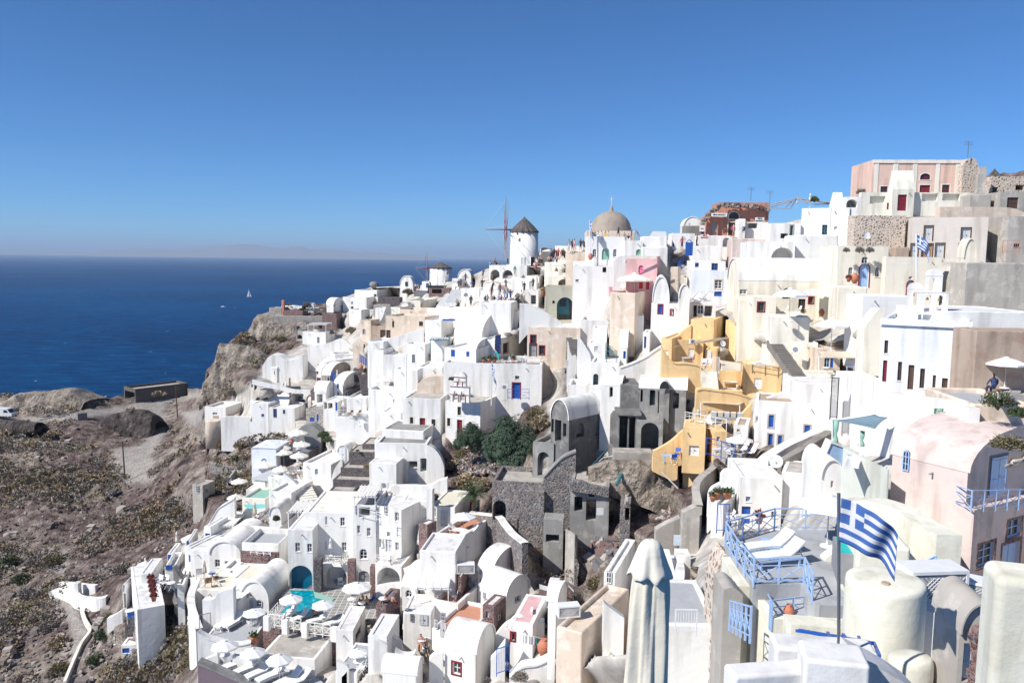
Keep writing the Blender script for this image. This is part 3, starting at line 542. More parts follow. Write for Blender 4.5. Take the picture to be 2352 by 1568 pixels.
def terrain():
 P2=[(a,b,c)for a,b,c in CP2 if a==a and-1000<a<3300 and 200<b<2000 and c>8]
 cc=[];occ={}
 for p in P2:
  k=(round(p[0]/9),round(p[1]/9))
  if k in occ:continue
  occ[k]=1;cc.append(p)
 keep=[c for c in CP if not any(abs(c[0]-q[0])<40 and abs(c[1]-q[1])<30 for q in cc)]
 c=np.array(keep+cc,float);n_=len(c);r=np.sqrt(((c[:,None,:2]-c[None,:,:2])**2).sum(2))/1000;A=np.zeros((n_+1,n_+1));A[:n_,:n_]=-r+np.eye(n_)*3e-4;A[:n_,n_]=1;A[n_,:n_]=1
 w=np.linalg.solve(A,np.append(np.log(c[:,2]),0))
 def Dn(X,Y):
  r=np.sqrt((X[:,None]-c[None,:,0])**2+(Y[:,None]-c[None,:,1])**2)/1000
  return np.exp(-r@w[:n_]+w[n_])
 st=7.0;gx0,gy0=-900,200;GXN,GYN=600,300;buf=np.zeros((GYN,GXN))
 for q in QUADS:
  pts=[PX(v)+(v.y,)for v in q]
  for tri in((0,1,2),(0,2,3)):
   (x1,y1,d1),(x2,y2,d2),(x3,y3,d3)=[pts[i]for i in tri];den=(y2-y3)*(x1-x3)+(x3-x2)*(y1-y3)
   if abs(den)<1e-6:continue
   i0=max(0,int((min(x1,x2,x3)-gx0)/st));i1=min(GXN-1,int((max(x1,x2,x3)-gx0)/st)+1);j0=max(0,int((min(y1,y2,y3)-gy0)/st));j1=min(GYN-1,int((max(y1,y2,y3)-gy0)/st)+1)
   if i1<i0 or j1<j0:continue
   X,Y=np.meshgrid(gx0+st*np.arange(i0,i1+1),gy0+st*np.arange(j0,j1+1));a=((y2-y3)*(X-x3)+(x3-x2)*(Y-y3))/den;b=((y3-y1)*(X-x3)+(x1-x3)*(Y-y3))/den;g=1-a-b;m=(a>=-.02)&(b>=-.02)&(g>=-.02)
   dd=1/(a/d1+b/d2+g/d3+1e-12);sub=buf[j0:j1+1,i0:i1+1];up=m&((sub==0)|(dd<sub));sub[up]=dd[up]
 def push(X,Y,d):
  i=np.clip(np.round((X-gx0)/st).astype(int),0,GXN-1);j=np.clip(np.round((Y-gy0)/st).astype(int),0,GYN-1);b=buf[j,i];return np.where((b>0)&(d<b+.6),b+.6,d)
 xs=np.arange(-900,3210,7.0);rows=[];nb=210;NX=len(xs)
 yr=np.interp(xs,_rx,_ry);
 allp=[];alla=[]
 ts=np.linspace(0,1,nb)
 for t in ts[::-1]:
  Y=yr+(1950-yr)*t**1.25;d=Dn(xs,Y);rows.append((xs.copy(),Y,push(xs,Y,d*1.003)))
 vs=[];att=[];road=[]
 for X,Y,d in rows:
  rock=np.zeros(NX,bool)
  for P in ROCK:rock|=inpoly(X,Y,P)
  rd=np.zeros(NX,bool)
  for P in ROAD:rd|=inpoly(X,Y,P)
  for i in range(NX):
   p=Pv(X[i],Y[i],d[i]);p.z-=.35;vs.append(p);att.append(float(rock[i]));road.append(float(rd[i]))
 A=np.array(att).reshape(-1,NX);B=np.array(road).reshape(-1,NX)
 for _ in range(2):
  for Q in(A,B):Q[1:-1,1:-1]=(Q[1:-1,1:-1]*2+Q[:-2,1:-1]+Q[2:,1:-1]+Q[1:-1,:-2]+Q[1:-1,2:])/6
 att=A.ravel();road=B.ravel();vx=np.concatenate([r_[0]for r_ in rows]);vy=np.concatenate([r_[1]for r_ in rows]);cm=np.array(cc)[:,:2];damp=np.ones(len(vx))
 for a_ in range(0,len(vx),4000):damp[a_:a_+4000]=np.clip(np.sqrt(((vx[a_:a_+4000,None]-cm[None,:,0])**2+(vy[a_:a_+4000,None]-cm[None,:,1])**2).min(1))/45-.25,.06,1)
 for i,p in enumerate(vs):
  r=att[i]*(1-road[i])*damp[i]
  if r>.05:
   far=p.y/150;cl=0
   n1=noise.fractal(p*.09,1.0,2.0,5);n2=noise.fractal(p*.45+Vector((9,3,1)),1.0,2.0,4);n3=abs(noise.noise(p*.22))
   p.z+=r*(n1*1.5*far+n2*.55*far-n3*1.0*far);p.y+=r*n2*.8*far;p.x+=r*noise.noise(p*.5+Vector((30,0,0)))*.9*far
 n=len(rows);back=[]
 last=(n-1)*NX
 for k,(dy,dz)in enumerate(((3,-.8),(10,-4),(26,-16),(60,-45),(120,-125))):
  for i in range(NX):
   q=vs[last+i].copy();s=1.0;q.y+=dy;q.x+=q.x/q.y*dy
   if xs[i]>1150:dz_=dz*.5 if k<4 else dz
   else:dz_=dz
   q.z+=dz_+(noise.noise(q*.06)*2 if k>1 else 0);back.append(q)
 vs+=back;att=np.append(att,np.ones(len(back)));road=np.append(road,np.zeros(len(back)));n+=5
 fs=[(j*NX+i,j*NX+i+1,(j+1)*NX+i+1,(j+1)*NX+i)for j in range(n-1)for i in range(NX-1)]
 me=bpy.data.meshes.new('hillside');me.from_pydata([tuple(v)for v in vs],[],fs)
 for nm,a in(('rock',att),('road',road)):
  at=me.attributes.new(nm,'FLOAT','POINT');at.data.foreach_set('value',a.astype(np.float32))
 me.polygons.foreach_set('use_smooth',[True]*len(fs))
 m,nn,b=newmat('hillside');L=nn.links.new
 ga=N(nn,'ShaderNodeAttribute',attribute_name='rock');gr=N(nn,'ShaderNodeAttribute',attribute_name='road')
 n1=noisen(nn,.055,7,.62);n2=noisen(nn,.5,7,.65);n3=noisen(nn,2.6,5,.6)
 rk=ramp(nn,n2.outputs[0],[(.32,(.05,.036,.036)),(.43,(.12,.085,.08)),(.53,(.21,.16,.145)),(.66,(.38,.32,.285))])
 pale=ramp(nn,n2.outputs[0],[(.3,(.14,.115,.10)),(.48,(.33,.28,.235)),(.66,(.50,.44,.38))])
 f=ramp(nn,n1.outputs[0],[(.48,(0,0,0)),(.60,(1,1,1))]);
 ge=nn.nodes.new('ShaderNodeNewGeometry');se=N(nn,'ShaderNodeSeparateXYZ');L(ge.outputs['Normal'],se.inputs[0]);st=ramp(nn,se.outputs[2],[(.25,(1,1,1)),(.55,(0,0,0))])
 mxf=N(nn,'ShaderNodeMixRGB',blend_type='LIGHTEN');mxf.inputs[0].default_value=1;L(f.outputs[0],mxf.inputs[1]);L(st.outputs[0],mxf.inputs[2])
 mx=N(nn,'ShaderNodeMixRGB');L(mxf.outputs[0],mx.inputs[0]);L(rk.outputs[0],mx.inputs[1]);L(pale.outputs[0],mx.inputs[2])
 pv=ramp(nn,n2.outputs[0],[(.3,(.30,.27,.24)),(.5,(.44,.41,.37)),(.64,(.60,.57,.53))]);rdm=ramp(nn,n2.outputs[0],[(.3,(.34,.31,.29)),(.65,(.52,.48,.44))])
 m2=N(nn,'ShaderNodeMixRGB');L(ga.outputs['Fac'],m2.inputs[0]);L(pv.outputs[0],m2.inputs[1]);L(mx.outputs[0],m2.inputs[2])
 m3=N(nn,'ShaderNodeMixRGB');L(gr.outputs['Fac'],m3.inputs[0]);L(m2.outputs[0],m3.inputs[1]);L(rdm.outputs[0],m3.inputs[2])
 sc=N(nn,'ShaderNodeMixRGB',blend_type='MULTIPLY');sp=ramp(nn,n3.outputs[0],[(.35,(.62,.6,.6)),(.6,(1,1,1))]);L(ga.outputs['Fac'],sc.inputs[0]);L(m3.outputs[0],sc.inputs[1]);L(sp.outputs[0],sc.inputs[2])
 L(sc.outputs[0],b.inputs['Base Color']);b.inputs['Roughness'].default_value=.95;b.inputs['Specular IOR Level'].default_value=.1
 mm=N(nn,'ShaderNodeMath',operation='MULTIPLY');ad=N(nn,'ShaderNodeMath',operation='ADD');L(n2.outputs[0],ad.inputs[0]);L(n3.outputs[0],ad.inputs[1]);L(ad.outputs[0],mm.inputs[0]);L(ga.outputs['Fac'],mm.inputs[1]);bump(nn,b,mm.outputs[0],.9,.7)
 me.materials.append(m);struct('hillside',me)
mb=MB();mb.face([(-60000,-3000,SEA),(60000,-3000,SEA),(60000,90000,SEA),(-60000,90000,SEA)])
m,nn,b=newmat('sea');L=nn.links.new
mp=N(nn,'ShaderNodeMapping');mp.inputs['Scale'].default_value=(.03,.075,.05);L(pos(nn),mp.inputs[0]);w1=N(nn,'ShaderNodeTexNoise');w1.inputs['Scale'].default_value=1;w1.inputs['Detail'].default_value=9;w1.inputs['Roughness'].default_value=.68;L(mp.outputs[0],w1.inputs['Vector'])
big=noisen(nn,.0016,4);c1=ramp(nn,w1.outputs[0],[(.36,(0,.028,.098)),(.56,(0,.052,.165)),(.7,(0,.1,.26))]);c2=ramp(nn,big.outputs[0],[(.35,(.68,.7,.74)),(.65,(1.2,1.2,1.15))])
mx=N(nn,'ShaderNodeMixRGB',blend_type='MULTIPLY');mx.inputs[0].default_value=1;L(c1.outputs[0],mx.inputs[1]);L(c2.outputs[0],mx.inputs[2])
fo=noisen(nn,.085,3,.5);fm=ramp(nn,fo.outputs[0],[(.745,(0,0,0)),(.765,(1,1,1))]);m4=N(nn,'ShaderNodeMixRGB');L(fm.outputs[0],m4.inputs[0]);L(mx.outputs[0],m4.inputs[1]);m4.inputs[2].default_value=(.45,.52,.58,1)
L(m4.outputs[0],b.inputs['Base Color']);b.inputs['Roughness'].default_value=.6;b.inputs['Specular IOR Level'].default_value=.04;bump(nn,b,w1.outputs[0],1,3.0)
MC['sea']=m;struct('sea',mb.me('sea',m))
def island(label_name,pts,dist,dep,seed):
 mb=MB();vs=[];NX=160;NY=14;x0,x1=pts[0][0],pts[-1][0]
 for j in range(NY):
  v=j/(NY-1);
  for i in range(NX):
   X=x0+(x1-x0)*i/(NX-1);hp=.78*np.interp(X,[p[0]for p in pts],[p[1]for p in pts]);dd=dist+dep*v
   r=rayv(X,592);H_=hp*dist/F;prof=math.sin(math.pi*v)**.8;q=Vector((r.x*dd,r.y*dd,0));k=noise.fractal(Vector((X*.02,v*4,seed)),1,2,5)
   z=SEA-5+(H_+105)*prof*(1+.35*k*(1-prof*.6));vs.append((q.x,q.y,z))
 mb.mesh(vs,[(j*NX+i,j*NX+i+1,(j+1)*NX+i+1,(j+1)*NX+i)for j in range(NY-1)for i in range(NX-1)])
 struct('distant_hills',mb.me('distant_hills',plain((.25,.21,.17),.95,key='far_rock'),True))
island('a',[(195,0),(240,8),(330,16),(390,13),(450,17),(500,25),(545,32),(600,29),(650,22),(690,25),(740,18),(800,14),(880,9),(960,5),(1010,0)],24000,3600,1)
island('b',[(-200,3),(0,7),(60,6),(110,3),(150,5),(200,3),(240,0)],30000,2500,4)
# the windmill ridge
def GX(x,y,d,z=None):
 p=Pv(*V(x,y),d)
 if z is not None:p.z=z
 return p
def mill(cx,by,ty,r0,r1,coney,hub,tip,R_,d,lb,ropes,doors,z=None,sails=12):
 b=GX(cx,by,d,z);k=lambda p:p*K*d/F;top=Pv(*V(cx,ty),d).z-b.z;cz=Pv(*V(cx,coney),d).z-b.z
 r=thing('windmill',b,lb,'windmill','windmills on the ridge');m=MB();m.lathe((0,0,-3),[(k(r0)*1.02,0),(k(r0),3),(k(r1),top+3)],40);w=ob('tower',m.me('tower','W',True),r)
 m=MB();rr=k(r1)*1.05;m.lathe((0,0,0),[(rr,top-.18),(rr*1.01,top+.05),(rr*.66,top+(cz-top)*.38),(rr*.34,top+(cz-top)*.68),(rr*.12,top+(cz-top)*.87),(.05,cz)],32,lambda t,z:1+.03*math.sin(17*t)+.02*math.sin(31*t));ob('thatched_cap',m.me('thatched_cap',thatch()),r)
 for(x0,y0,x1,y1,c)in doors:
  xm=(x0+x1)/2;off=k(xm-cx);rad=k((r0+r1)/2);an=math.asin(max(-.95,min(.95,off/rad)));z0=Pv(*V(xm,y1),d).z-b.z;z1=Pv(*V(xm,y0),d).z-b.z;hw=k(abs(x1-x0))/2/math.cos(an)
  rz=rad*1.0;c0=Vector((math.sin(an),-math.cos(an),0));u=Vector((math.cos(an),math.sin(an),0));rad2=k(r0)+(k(r1)-k(r0))*((z0+z1)/2/top);m=MB();m.box(c0*(rad2-.3)-u*hw+Vector((0,0,z0)),u*hw*2,c0*.34,Vector((0,0,z1-z0)));po=ob('door' if z1-z0>1.4 else 'window',m.me('door',c),r)
  m=MB();
  for s_ in(-1,1):m.box(c0*(rad2-.3)+u*(hw*s_-.05)+Vector((0,0,z0)),u*.1,c0*.4,Vector((0,0,z1-z0+.08)))
  ob('frame',m.me('frame','W'),po)
 h=GX(hub[0],hub[1],d)-b;tp=GX(tip[0],tip[1],d)-b;inner=Vector((-k(r1)*.6,.4,h.z));ax=(tp-Vector((0,.0,0))-inner).normalized();h.y=-.7;tp.y=-.98;ax=(tp-h).normalized()
 m=MB();m.bar(inner,h,.16,.14,8);m.bar(h,tp,.11,.05,6);ob('axle',m.me('axle','rust'),r);q=ax.to_track_quat('Z','Y');L_=k(R_);tips=[]
 for i in range(sails):
  t_=i*2*math.pi/sails+.12;dv=q@Vector((math.cos(t_),math.sin(t_),0));o=h+ax*(-.18 if i%2 else.18);m=MB();m.bar(o,o+dv*L_*.34,.075,.06,5);m.cur=1;m.bar(o+dv*L_*.3,o+dv*L_*(.94+.06*(i%3)),.055,.03,5);ob('sail_arm',m.me('sail_arm',['rust','wood']),r);tips.append(o+dv*L_*.94)
 m=MB()
 for i in range(sails):m.bar(tips[i],tips[(i+1)%sails],.014,n=3);m.bar(tips[i],tp,.012,n=3)if i%2==0 else None
 ob('rigging',m.me('rigging','lgrey'),r);return r
def thatch():
 if 'thatch' in MC:return MC['thatch']
 m,n,b=newmat('thatch');t=N(n,'ShaderNodeTexNoise');mp=N(n,'ShaderNodeMapping');mp.inputs['Scale'].default_value=(3,3,.35);n.links.new(pos(n),mp.inputs[0]);n.links.new(mp.outputs[0],t.inputs[0]);t.inputs['Scale'].default_value=2.2;t.inputs['Detail'].default_value=6
 r=ramp(n,t.outputs[0],[(.3,(.05,.045,.045)),(.55,(.13,.115,.11)),(.72,(.26,.22,.2))]);n.links.new(r.outputs[0],b.inputs['Base Color']);b.inputs['Roughness'].default_value=1;bump(n,b,t.outputs[0],1,.2);MC['thatch']=m;return m
R(1600,750)
ARC=H('white arcade terrace carrying the tall thatched windmill',1048,1490,1600,918,1095,10,dep=15,d=143,rim=.45,f=[('p',1062,965,1170,1085),('p',1205,970,1325,1085)],name='arcade_terrace',cat='terrace')
mill(1457,925,520,168,160,342,(1245,497),(1000,495),388,150,'tall white windmill with pointed grey thatched cap and long bare sail arms',1,[(1366,530,1388,560,'glass'),(1389,600,1410,632,'glass'),(1422,822,1458,918,'lgrey'),(1528,818,1580,924,'brown')],z=ARC.z)
mill(478,1185,942,132,128,876,(318,952),(190,950),190,190,'smaller white windmill with low cap and reddish sail arms above the sea',1,[(553,994,570,1018,'glass'),(536,1095,570,1150,'dfloor')])
R(1600,750)
H('rough grey cave house dome just right of the tall windmill',1625,1765,None,800,860,8,'vf',dep=5,d=160,col='q',rise=1.6)
H('white gabled house with stepped crosses behind the crowd right of the windmill',1820,2185,None,690,800,5,'flat',dep=6,d=135)
H('low white vault with arched grey skylight on the sea side between the windmills',680,835,None,1052,1085,5,'vf',dep=6,d=175,rise=1.7,f=[('a',720,1035,800,1056)])
H('white hut with a pale blue screen right of the smaller windmill',612,700,860,1070,1170,12,d=172,f=[('w',625,1110,680,1112)],rim=.3)
H('white flat house with small door left of the smaller windmill',258,345,400,1105,1185,12,d=188,f=[('d',306,1128,340,1180,'teal')])
H('tiny white vaulted house with dark door far left below the ridge',0,150,185,1140,1185,12,'vf',d=200,rise=2.2,f=[('d',62,1108,92,1160,'glass')])
H('white low house under the smaller windmill with lava stone front',340,610,680,1185,1265,10,d=180,col='r',rcol='W',f=[('o',375,1190,490,1245)],base=8)
rib('thick cream balustrade wall beside the broad steps to the windmill',[(440,1375,1400),(520,1310,1360),(600,1230,1300),(660,1165,1240)],'C',.5)
rib('white outer balustrade wall of the broad steps to the windmill',[(590,1345,1390),(640,1265,1310),(680,1175,1230)],'W',.5)
stairs('broad pale steps climbing to the windmill terrace',(510,1400),(640,1245),3.2,16,'w',tread='floor')
stairs('second white flight of steps right of the cream balustrade',(640,1360),(710,1205),3.4,14,'w',tread='floor')
H('white terraced house stepping up right of the broad steps',720,930,1000,1190,1300,14,rim=.4,f=[('n',750,1240,800,1280)])
H('white shallow domed cistern roof beside the sitting crowd',945,1210,1260,1210,1275,8,'dome',rise=1.1,rim=.3)
H('white plain house below the arcade with an emblem on its wall',1205,1480,1540,1075,1250,10,rim=.4,f=[('s',1432,1098,1448,1145,'lgrey'),('s',1320,1205,1336,1250,'lgrey')],d=136)
H('white stepped chapel front with a doorway right of the emblem house',1475,1600,1690,1040,1300,12,d=133,f=[('d',1520,1100,1570,1190,'lgrey')])
H('white room with dark doorway under two standing people',1472,1625,1705,1200,1370,8,d=128,f=[('o',1536,1266,1598,1372)])
H('white round roofed bakery shed in front of the sitting crowd',940,1330,1400,1345,1450,10,'vs',dep=6,rise=1.3,d=122)
H('white sloping terrace house with a small arched roof light',940,1380,1420,1455,1567,10,'flat',rim=.35,d=116,f=[('w',1055,1476,1130,1506),('n',1060,1440,1125,1475)])
H('cream flat building with outdoor stage screens left of the broad steps',50,240,440,1330,1470,14,col='c',d=160,rim=.5,f=[('w2',185,1375,235,1425)])
H('white low house with cream trim at the far left of the steps',0,100,140,1400,1500,14,'vf',d=158,rise=1)
H('cream long house with sloping parapet below the stage',0,325,None,1440,1567,12,col='t',dep=7,d=150,rim=.4)
rib('long white retaining wall with rail below the broad steps',[(330,1420,1567),(520,1410,1560),(700,1400,1567),(940,1390,1560)],'W',.4)
stairs('short white steps with rail near the folded parasol',(400,1560),(480,1490),2,6,'w')
H('white box house with four small vents beside the folded parasol',845,935,960,1430,1520,10,d=122)
H('beige bell terrace with ornate railings and two small bells',1705,2030,2060,1040,1165,6,rim=.25,col='c',d=128,f=[('p',1860,1075,2020,1160)],dep=6,name='bell_terrace',cat='terrace')
def bell(x,y,lb):
 p=GX(x,y,127);r=thing('bell',p,lb,'bell','bells on the beige terrace');m=MB();m.lathe((0,0,0),[(.32,0),(.26,.1),(.2,.4),(.12,.52),(.02,.55)],14);ob('bell_body',m.me('bell_body','bronze',True),r);m=MB();m.bar((0,0,.5),(0,0,.9),.03);m.bar((-.5,0,.9),(.5,0,.9),.05);ob('bell_hanger',m.me('bell_hanger','lgrey'),r)
bell(1838,985,'left small green bronze bell on the beige terrace');bell(1924,1000,'right larger bronze bell on the beige terrace')
rail('ornate pale metal balustrade left of the bells',[(1725,1040),(1785,1040)],'cream',t=None,x=True,h=1.1);
H('white rough wall house with a small dark window below the flag',2030,2200,2420,870,1165,14,d=120,base=7,rim=.3,f=[])
H('cream block with people standing on top left of the dome',1950,2185,2225,750,900,8,col='t',d=126,rim=.1)
H('cream lower block behind the seated crowd',1700,1960,2000,880,930,8,col='c',d=130,rim=.1)
H('olive beige old house with arched green doorway',1705,2065,2130,1165,1560,4,col='O',d=112,rcol='n',rim=.3,dep=6,f=[('p',1845,1290,2035,1560),('o',1792,1330,1820,1362)],name='old_house')
H('olive beige wing with large green shuttered window',2060,2352,2380,1160,1600,4,col='O',d=114,rcol='n',rim=.3,dep=6,f=[('s',2135,1348,2230,1462,'teal'),('p',2082,1295,2130,1500)],name='old_house')
R(2200,750)
dk=thing('arched_door',GX(185,1475,113.6),'green double door deep inside the olive arched doorway','door');m=MB();m.box((-1.1,0,-.2),(1.6,0,0),(0,.1,0),(0,0,3.4));ob('leaf',m.me('leaf','teal'),dk);m=MB();m.box((-.9,-.04,.9),(.9,0,0),(0,.05,0),(0,0,1.7));ob('pane',m.me('pane','glass'),dk)
DCH=H('white church body under the great brown dome',420,995,None,512,700,4,col='t',dep=11,d=127,rim=.1,name='church',cat='church')
dm=thing('church_dome',GX(715,508,131),'large brown plaster church dome with a small white cross','dome');m=MB();k_=234*K*131/F;m.lathe((0,0,0),[(k_*1.03,-.5),(k_*1.03,.05)]+[(k_*math.cos(i*math.pi/26),k_*.97*math.sin(i*math.pi/26))for i in range(1,13)]+[(.35,k_*.97),(.3,k_*.97+.3),(.12,k_*.97+.9)],48);ob('dome_shell',m.me('dome_shell','m',True),dm)
m=MB();m.bar((0,0,k_),(0,0,k_+2.3),.05);m.bar((-.28,0,k_+1.8),(.28,0,k_+1.8),.045);ob('cross',m.me('cross','white'),dm)
CHT=H('white terrace house with pale green doors below the dome',425,870,None,578,855,4,d=117,dep=8,rim=.35,f=[('a',500,722,545,820),('e',610,712,698,850,'mint'),('a',742,724,785,815),('d',1,1,2,2)][:3])
H('white house with low green arched niche right of the dome terrace',870,1085,None,625,855,4,d=116,dep=8,rim=.2,f=[('e',1012,725,1070,800,'mint')])
H('white slanted stair block right of the dome with glass screen on top',1085,1385,1440,700,810,6,d=115,dep=7,rim=.2)
H('white upper parapet block under the slanted glass screen',1085,1375,None,577,700,4,d=118,dep=6,rim=.2)
gs=thing('glass_screen',GX(1170,572,120),'slanted pale glass wind screen right of the dome','screen');m=MB();k_=K*120/F;m.mesh([(0,0,0),(200*k_,0,0),(200*k_,.6,58*k_),(45*k_,.6,58*k_),(0,.05,0),(200*k_,.05,0),(200*k_,.65,58*k_),(45*k_,.65,58*k_)],[(0,1,2,3),(7,6,5,4),(0,4,5,1),(1,5,6,2),(2,6,7,3),(3,7,4,0)]);ob('panel',m.me('panel','lgrey'),gs)
H('white rough rendered wall house with a single dark window',265,745,None,925,1165,5,d=111,dep=6,base=7,rim=.2,f=[('o',618,935,662,998),('s',300,1080,338,1108,'q')])
rib('white swooping wall rising left of the pink house',[(740,870,1060),(800,810,1050),(900,800,1040)],'W',.5,d=110)
PK=H('pink house with cream corner bands and an arched window',890,1250,1420,808,1240,16,col='k',rcol='t',d=103,rim=.25,f=[('e',1040,915,1100,1005,'pink'),('d',1045,1112,1090,1190,'red'),('d',1128,1110,1168,1200,'red')])
for(a_,b_,n_)in((892,912,'l'),(1228,1250,'r')):pass
rib('cream frame border across the top of the pink house',[(893,810,836),(1248,812,838)],'c',.12,d=102.4,base=0,smooth=False,name='cornice',cat='cornice')
umb(985,1020,405,'very large cream parasol shading the pink house terrace',key='umbc',t=None)
H('cream blank lower house under the large cream parasol',700,1000,1240,1240,1560,20,col='t',d=97,rim=.5,fc='tile')
rail('small red picket gate left of the large cream parasol',[(735,1130),(800,1130)],'red',x='bars',h=1.5)
stairs('pink steps left of the large cream parasol',(770,1225),(745,1130),1.6,7,'k')
H('white barrel vaulted house with blue shuttered window and two deckchairs beside it',1180,1515,1690,1365,1740,14,'flat',d=93,rim=.3,f=[('s',1275,1380,1320,1478,'blue','dred'),('w',1420,1438,1444,1496,'white','dred')])
H('large white vault rising behind the blue window house',1200,1400,1950,1340,1400,10,'vf',d=96,rise=3.1,dep=13)
H('white narrow arched chimney like vault beside the deckchairs',1515,1640,None,1300,1400,10,'vf',d=92,rise=1.6,dep=2.5)
VER=H('white veranda with dark window below the two deckchairs',1640,1945,None,1360,1530,6,d=93,dep=4,rim=.02,col='w',f=[('o',1685,1385,1730,1520),('w',1735,1385,1805,1485),('o',1815,1390,1910,1515)])
put('deck','deckchair',1715,1340,'left canvas deckchair on the white veranda roof','deckchair',-60,t=VER,sc=1.1,gq='deckchairs on the veranda roof')
put('deck','deckchair',1835,1340,'right canvas deckchair on the white veranda roof','deckchair',-60,t=VER,sc=1.1,gq='deckchairs on the veranda roof')
H('beige and white house with blue railed terrace at mid ridge',1410,1505,1660,935,1165,16,col='t',d=104,rim=.1)
H('white house with brown framed window and blue door under blue railing',1660,2130,2180,975,1290,8,col='B',d=101,rim=.1,dep=6,f=[('w',1935,1085,2022,1190,'white','t'),('d',1930,1222,2020,1280,'blue')])
H('white stepped house with blue framed windows above blue railing',1640,2060,2110,865,985,8,d=105,rim=.2,dep=5,f=[('w',1705,885,1750,935,'blue'),('w',1898,890,1975,975,'blue')])
H('white sloping roof mass between the gate and the dark stair',1665,2010,2100,690,870,8,d=112,rim=.1,dep=6)
R1=rail('long blue railing with crosses in front of the blue framed windows',[(1700,975),(1800,975),(1900,975),(2030,972)],'blue',h=1.25)
rail('blue railing stepping left of the air conditioner on the ridge',[(1415,935),(1500,935)],'blue',h=1.3)
rail('blue railing sloping up to the blue gate',[(1330,812),(1450,815),(1590,790)],'blue',h=1.3)
rail('blue stair railing sloping up below the blue gate',[(1495,1020),(1530,940),(1620,850)],'blue',h=1.2)
rail('blue low railing beside the beige wall',[(1495,1020),(1620,1020)],'blue',h=1.2)
rail('steep blue railing at the right of the blue door house',[(2140,1135),(2110,990)],'blue',h=1.4)
put('ac','air_conditioner',1705,978,'white air conditioner left of the long blue railing','air conditioner',0,sc=.8,gq='air conditioners')
gt=thing('gate',GX(1590,800,107),'tall bright blue wooden gate at the ridge path','gate');m=MB();m.box((0,0,0),(.95,.1,0),(0,.06,0),(0,0,1.75));ob('gate_leaf',m.me('gate_leaf','blue'),gt);m=MB();m.bar((0,0,1.7),(.47,.05,2.1),.05);m.bar((.47,.05,2.1),(.95,.1,1.7),.05);m.bar((.95,.05,0),(.95,.05,1.8),.05);ob('gate_top',m.me('gate_top','blue'),gt)
H('white wall with mini market board below the red ruin',1720,2120,None,568,690,4,d=126,rim=.2,dep=6)
stairs('dark stone stair behind an iron gate below the red ruin',(2110,790),(2050,690),2.6,8,'q')
H('white arched gateway over the dark stone stair',2000,2130,None,580,700,4,d=122,rim=.1,dep=1.4,f=[('p',2030,588,2120,698)])
H('pale pink curved parapet house right of the dark stair',2125,2352,2400,640,860,6,col='K',d=118,rim=.3,dep=7)
H('white pergola house with thatch at the ridge left of the red ruin',1570,1780,1800,450,530,6,'vf',d=140,rise=1.6,dep=6,f=[('w',1627,410,1640,436)])
H('white cafe terrace with rows of round white seats left of the red ruin',1435,1700,None,540,700,4,d=121,rim=.5,dep=5,f=[('w',1440,655,1460,700,'blue')])
RD=H('red ruined building with arched window signed mini market',1970,2560,None,178,565,4,col='R',d=138,dep=7,roof='none',f=[('a',2102,288,2220,370,'brown','c'),('d',2095,412,2205,562,'brown','c'),],name='ruined_building',cat='building')
H('broken lower left shoulder of the red ruin with grey shutters',1835,1972,None,325,565,4,col='R',d=138,dep=6,rim=.02,f=[('d',1905,412,1962,560,'grey')],name='ruined_building',cat='building')
def stoneline(lb,pts,d,n,s0,s1,seed=1,name='ruined_parapet'):
 rd=random.Random(seed);P=[GX(x,y,d)for x,y in pts];ln=[0]
 for a,b in zip(P,P[1:]):ln.append(ln[-1]+(b-a).length)
 c=P[len(P)//2];m=MB()
 for i in range(n):
  u=rd.uniform(0,ln[-1]);k=max(j for j in range(len(ln)-1)if ln[j]<=u);p=P[k].lerp(P[k+1],(u-ln[k])/(ln[k+1]-ln[k]))-c+Vector((rd.uniform(-.1,.1),rd.uniform(-.25,.2),rd.uniform(-.35,.2)));z=rd.uniform(s0,s1);m.cur=rd.randrange(3)
  q=Matrix.Rotation(rd.uniform(-.5,.5),3,'Y')@Matrix.Rotation(rd.uniform(0,3),3,'Z');vs=[p+q@Vector((a*z*rd.uniform(.8,1.5),b*z,e*z*rd.uniform(.5,.8)))for a in(-.5,.5)for b in(-.5,.5)for e in(-.5,.5)];m.mesh(vs,[(0,1,3,2),(4,6,7,5),(0,4,5,1),(2,3,7,6),(0,2,6,4),(1,5,7,3)])
 o=ob(name,m.me(name,[plain((.12,.08,.08),.9,key='old_stone_dark'),plain((.26,.2,.17),.9,key='old_stone_brown'),plain((.36,.31,.27),.9,key='old_stone_pale')]),None,c);tag(o,lb,'ruin');return o
stoneline('broken dark stones along the torn top of the red ruin',[(1770,500),(1800,400),(1850,320),(1905,270),(1970,245),(1985,205),(2100,200),(2300,215),(2450,225),(2555,260)],137.4,230,.25,.6)
H('rubble heap wall with broken cave vault left of the red ruin',1590,1770,None,450,560,4,col='q',d=136,rim=.1,dep=4,name='ruin',cat='ruin')
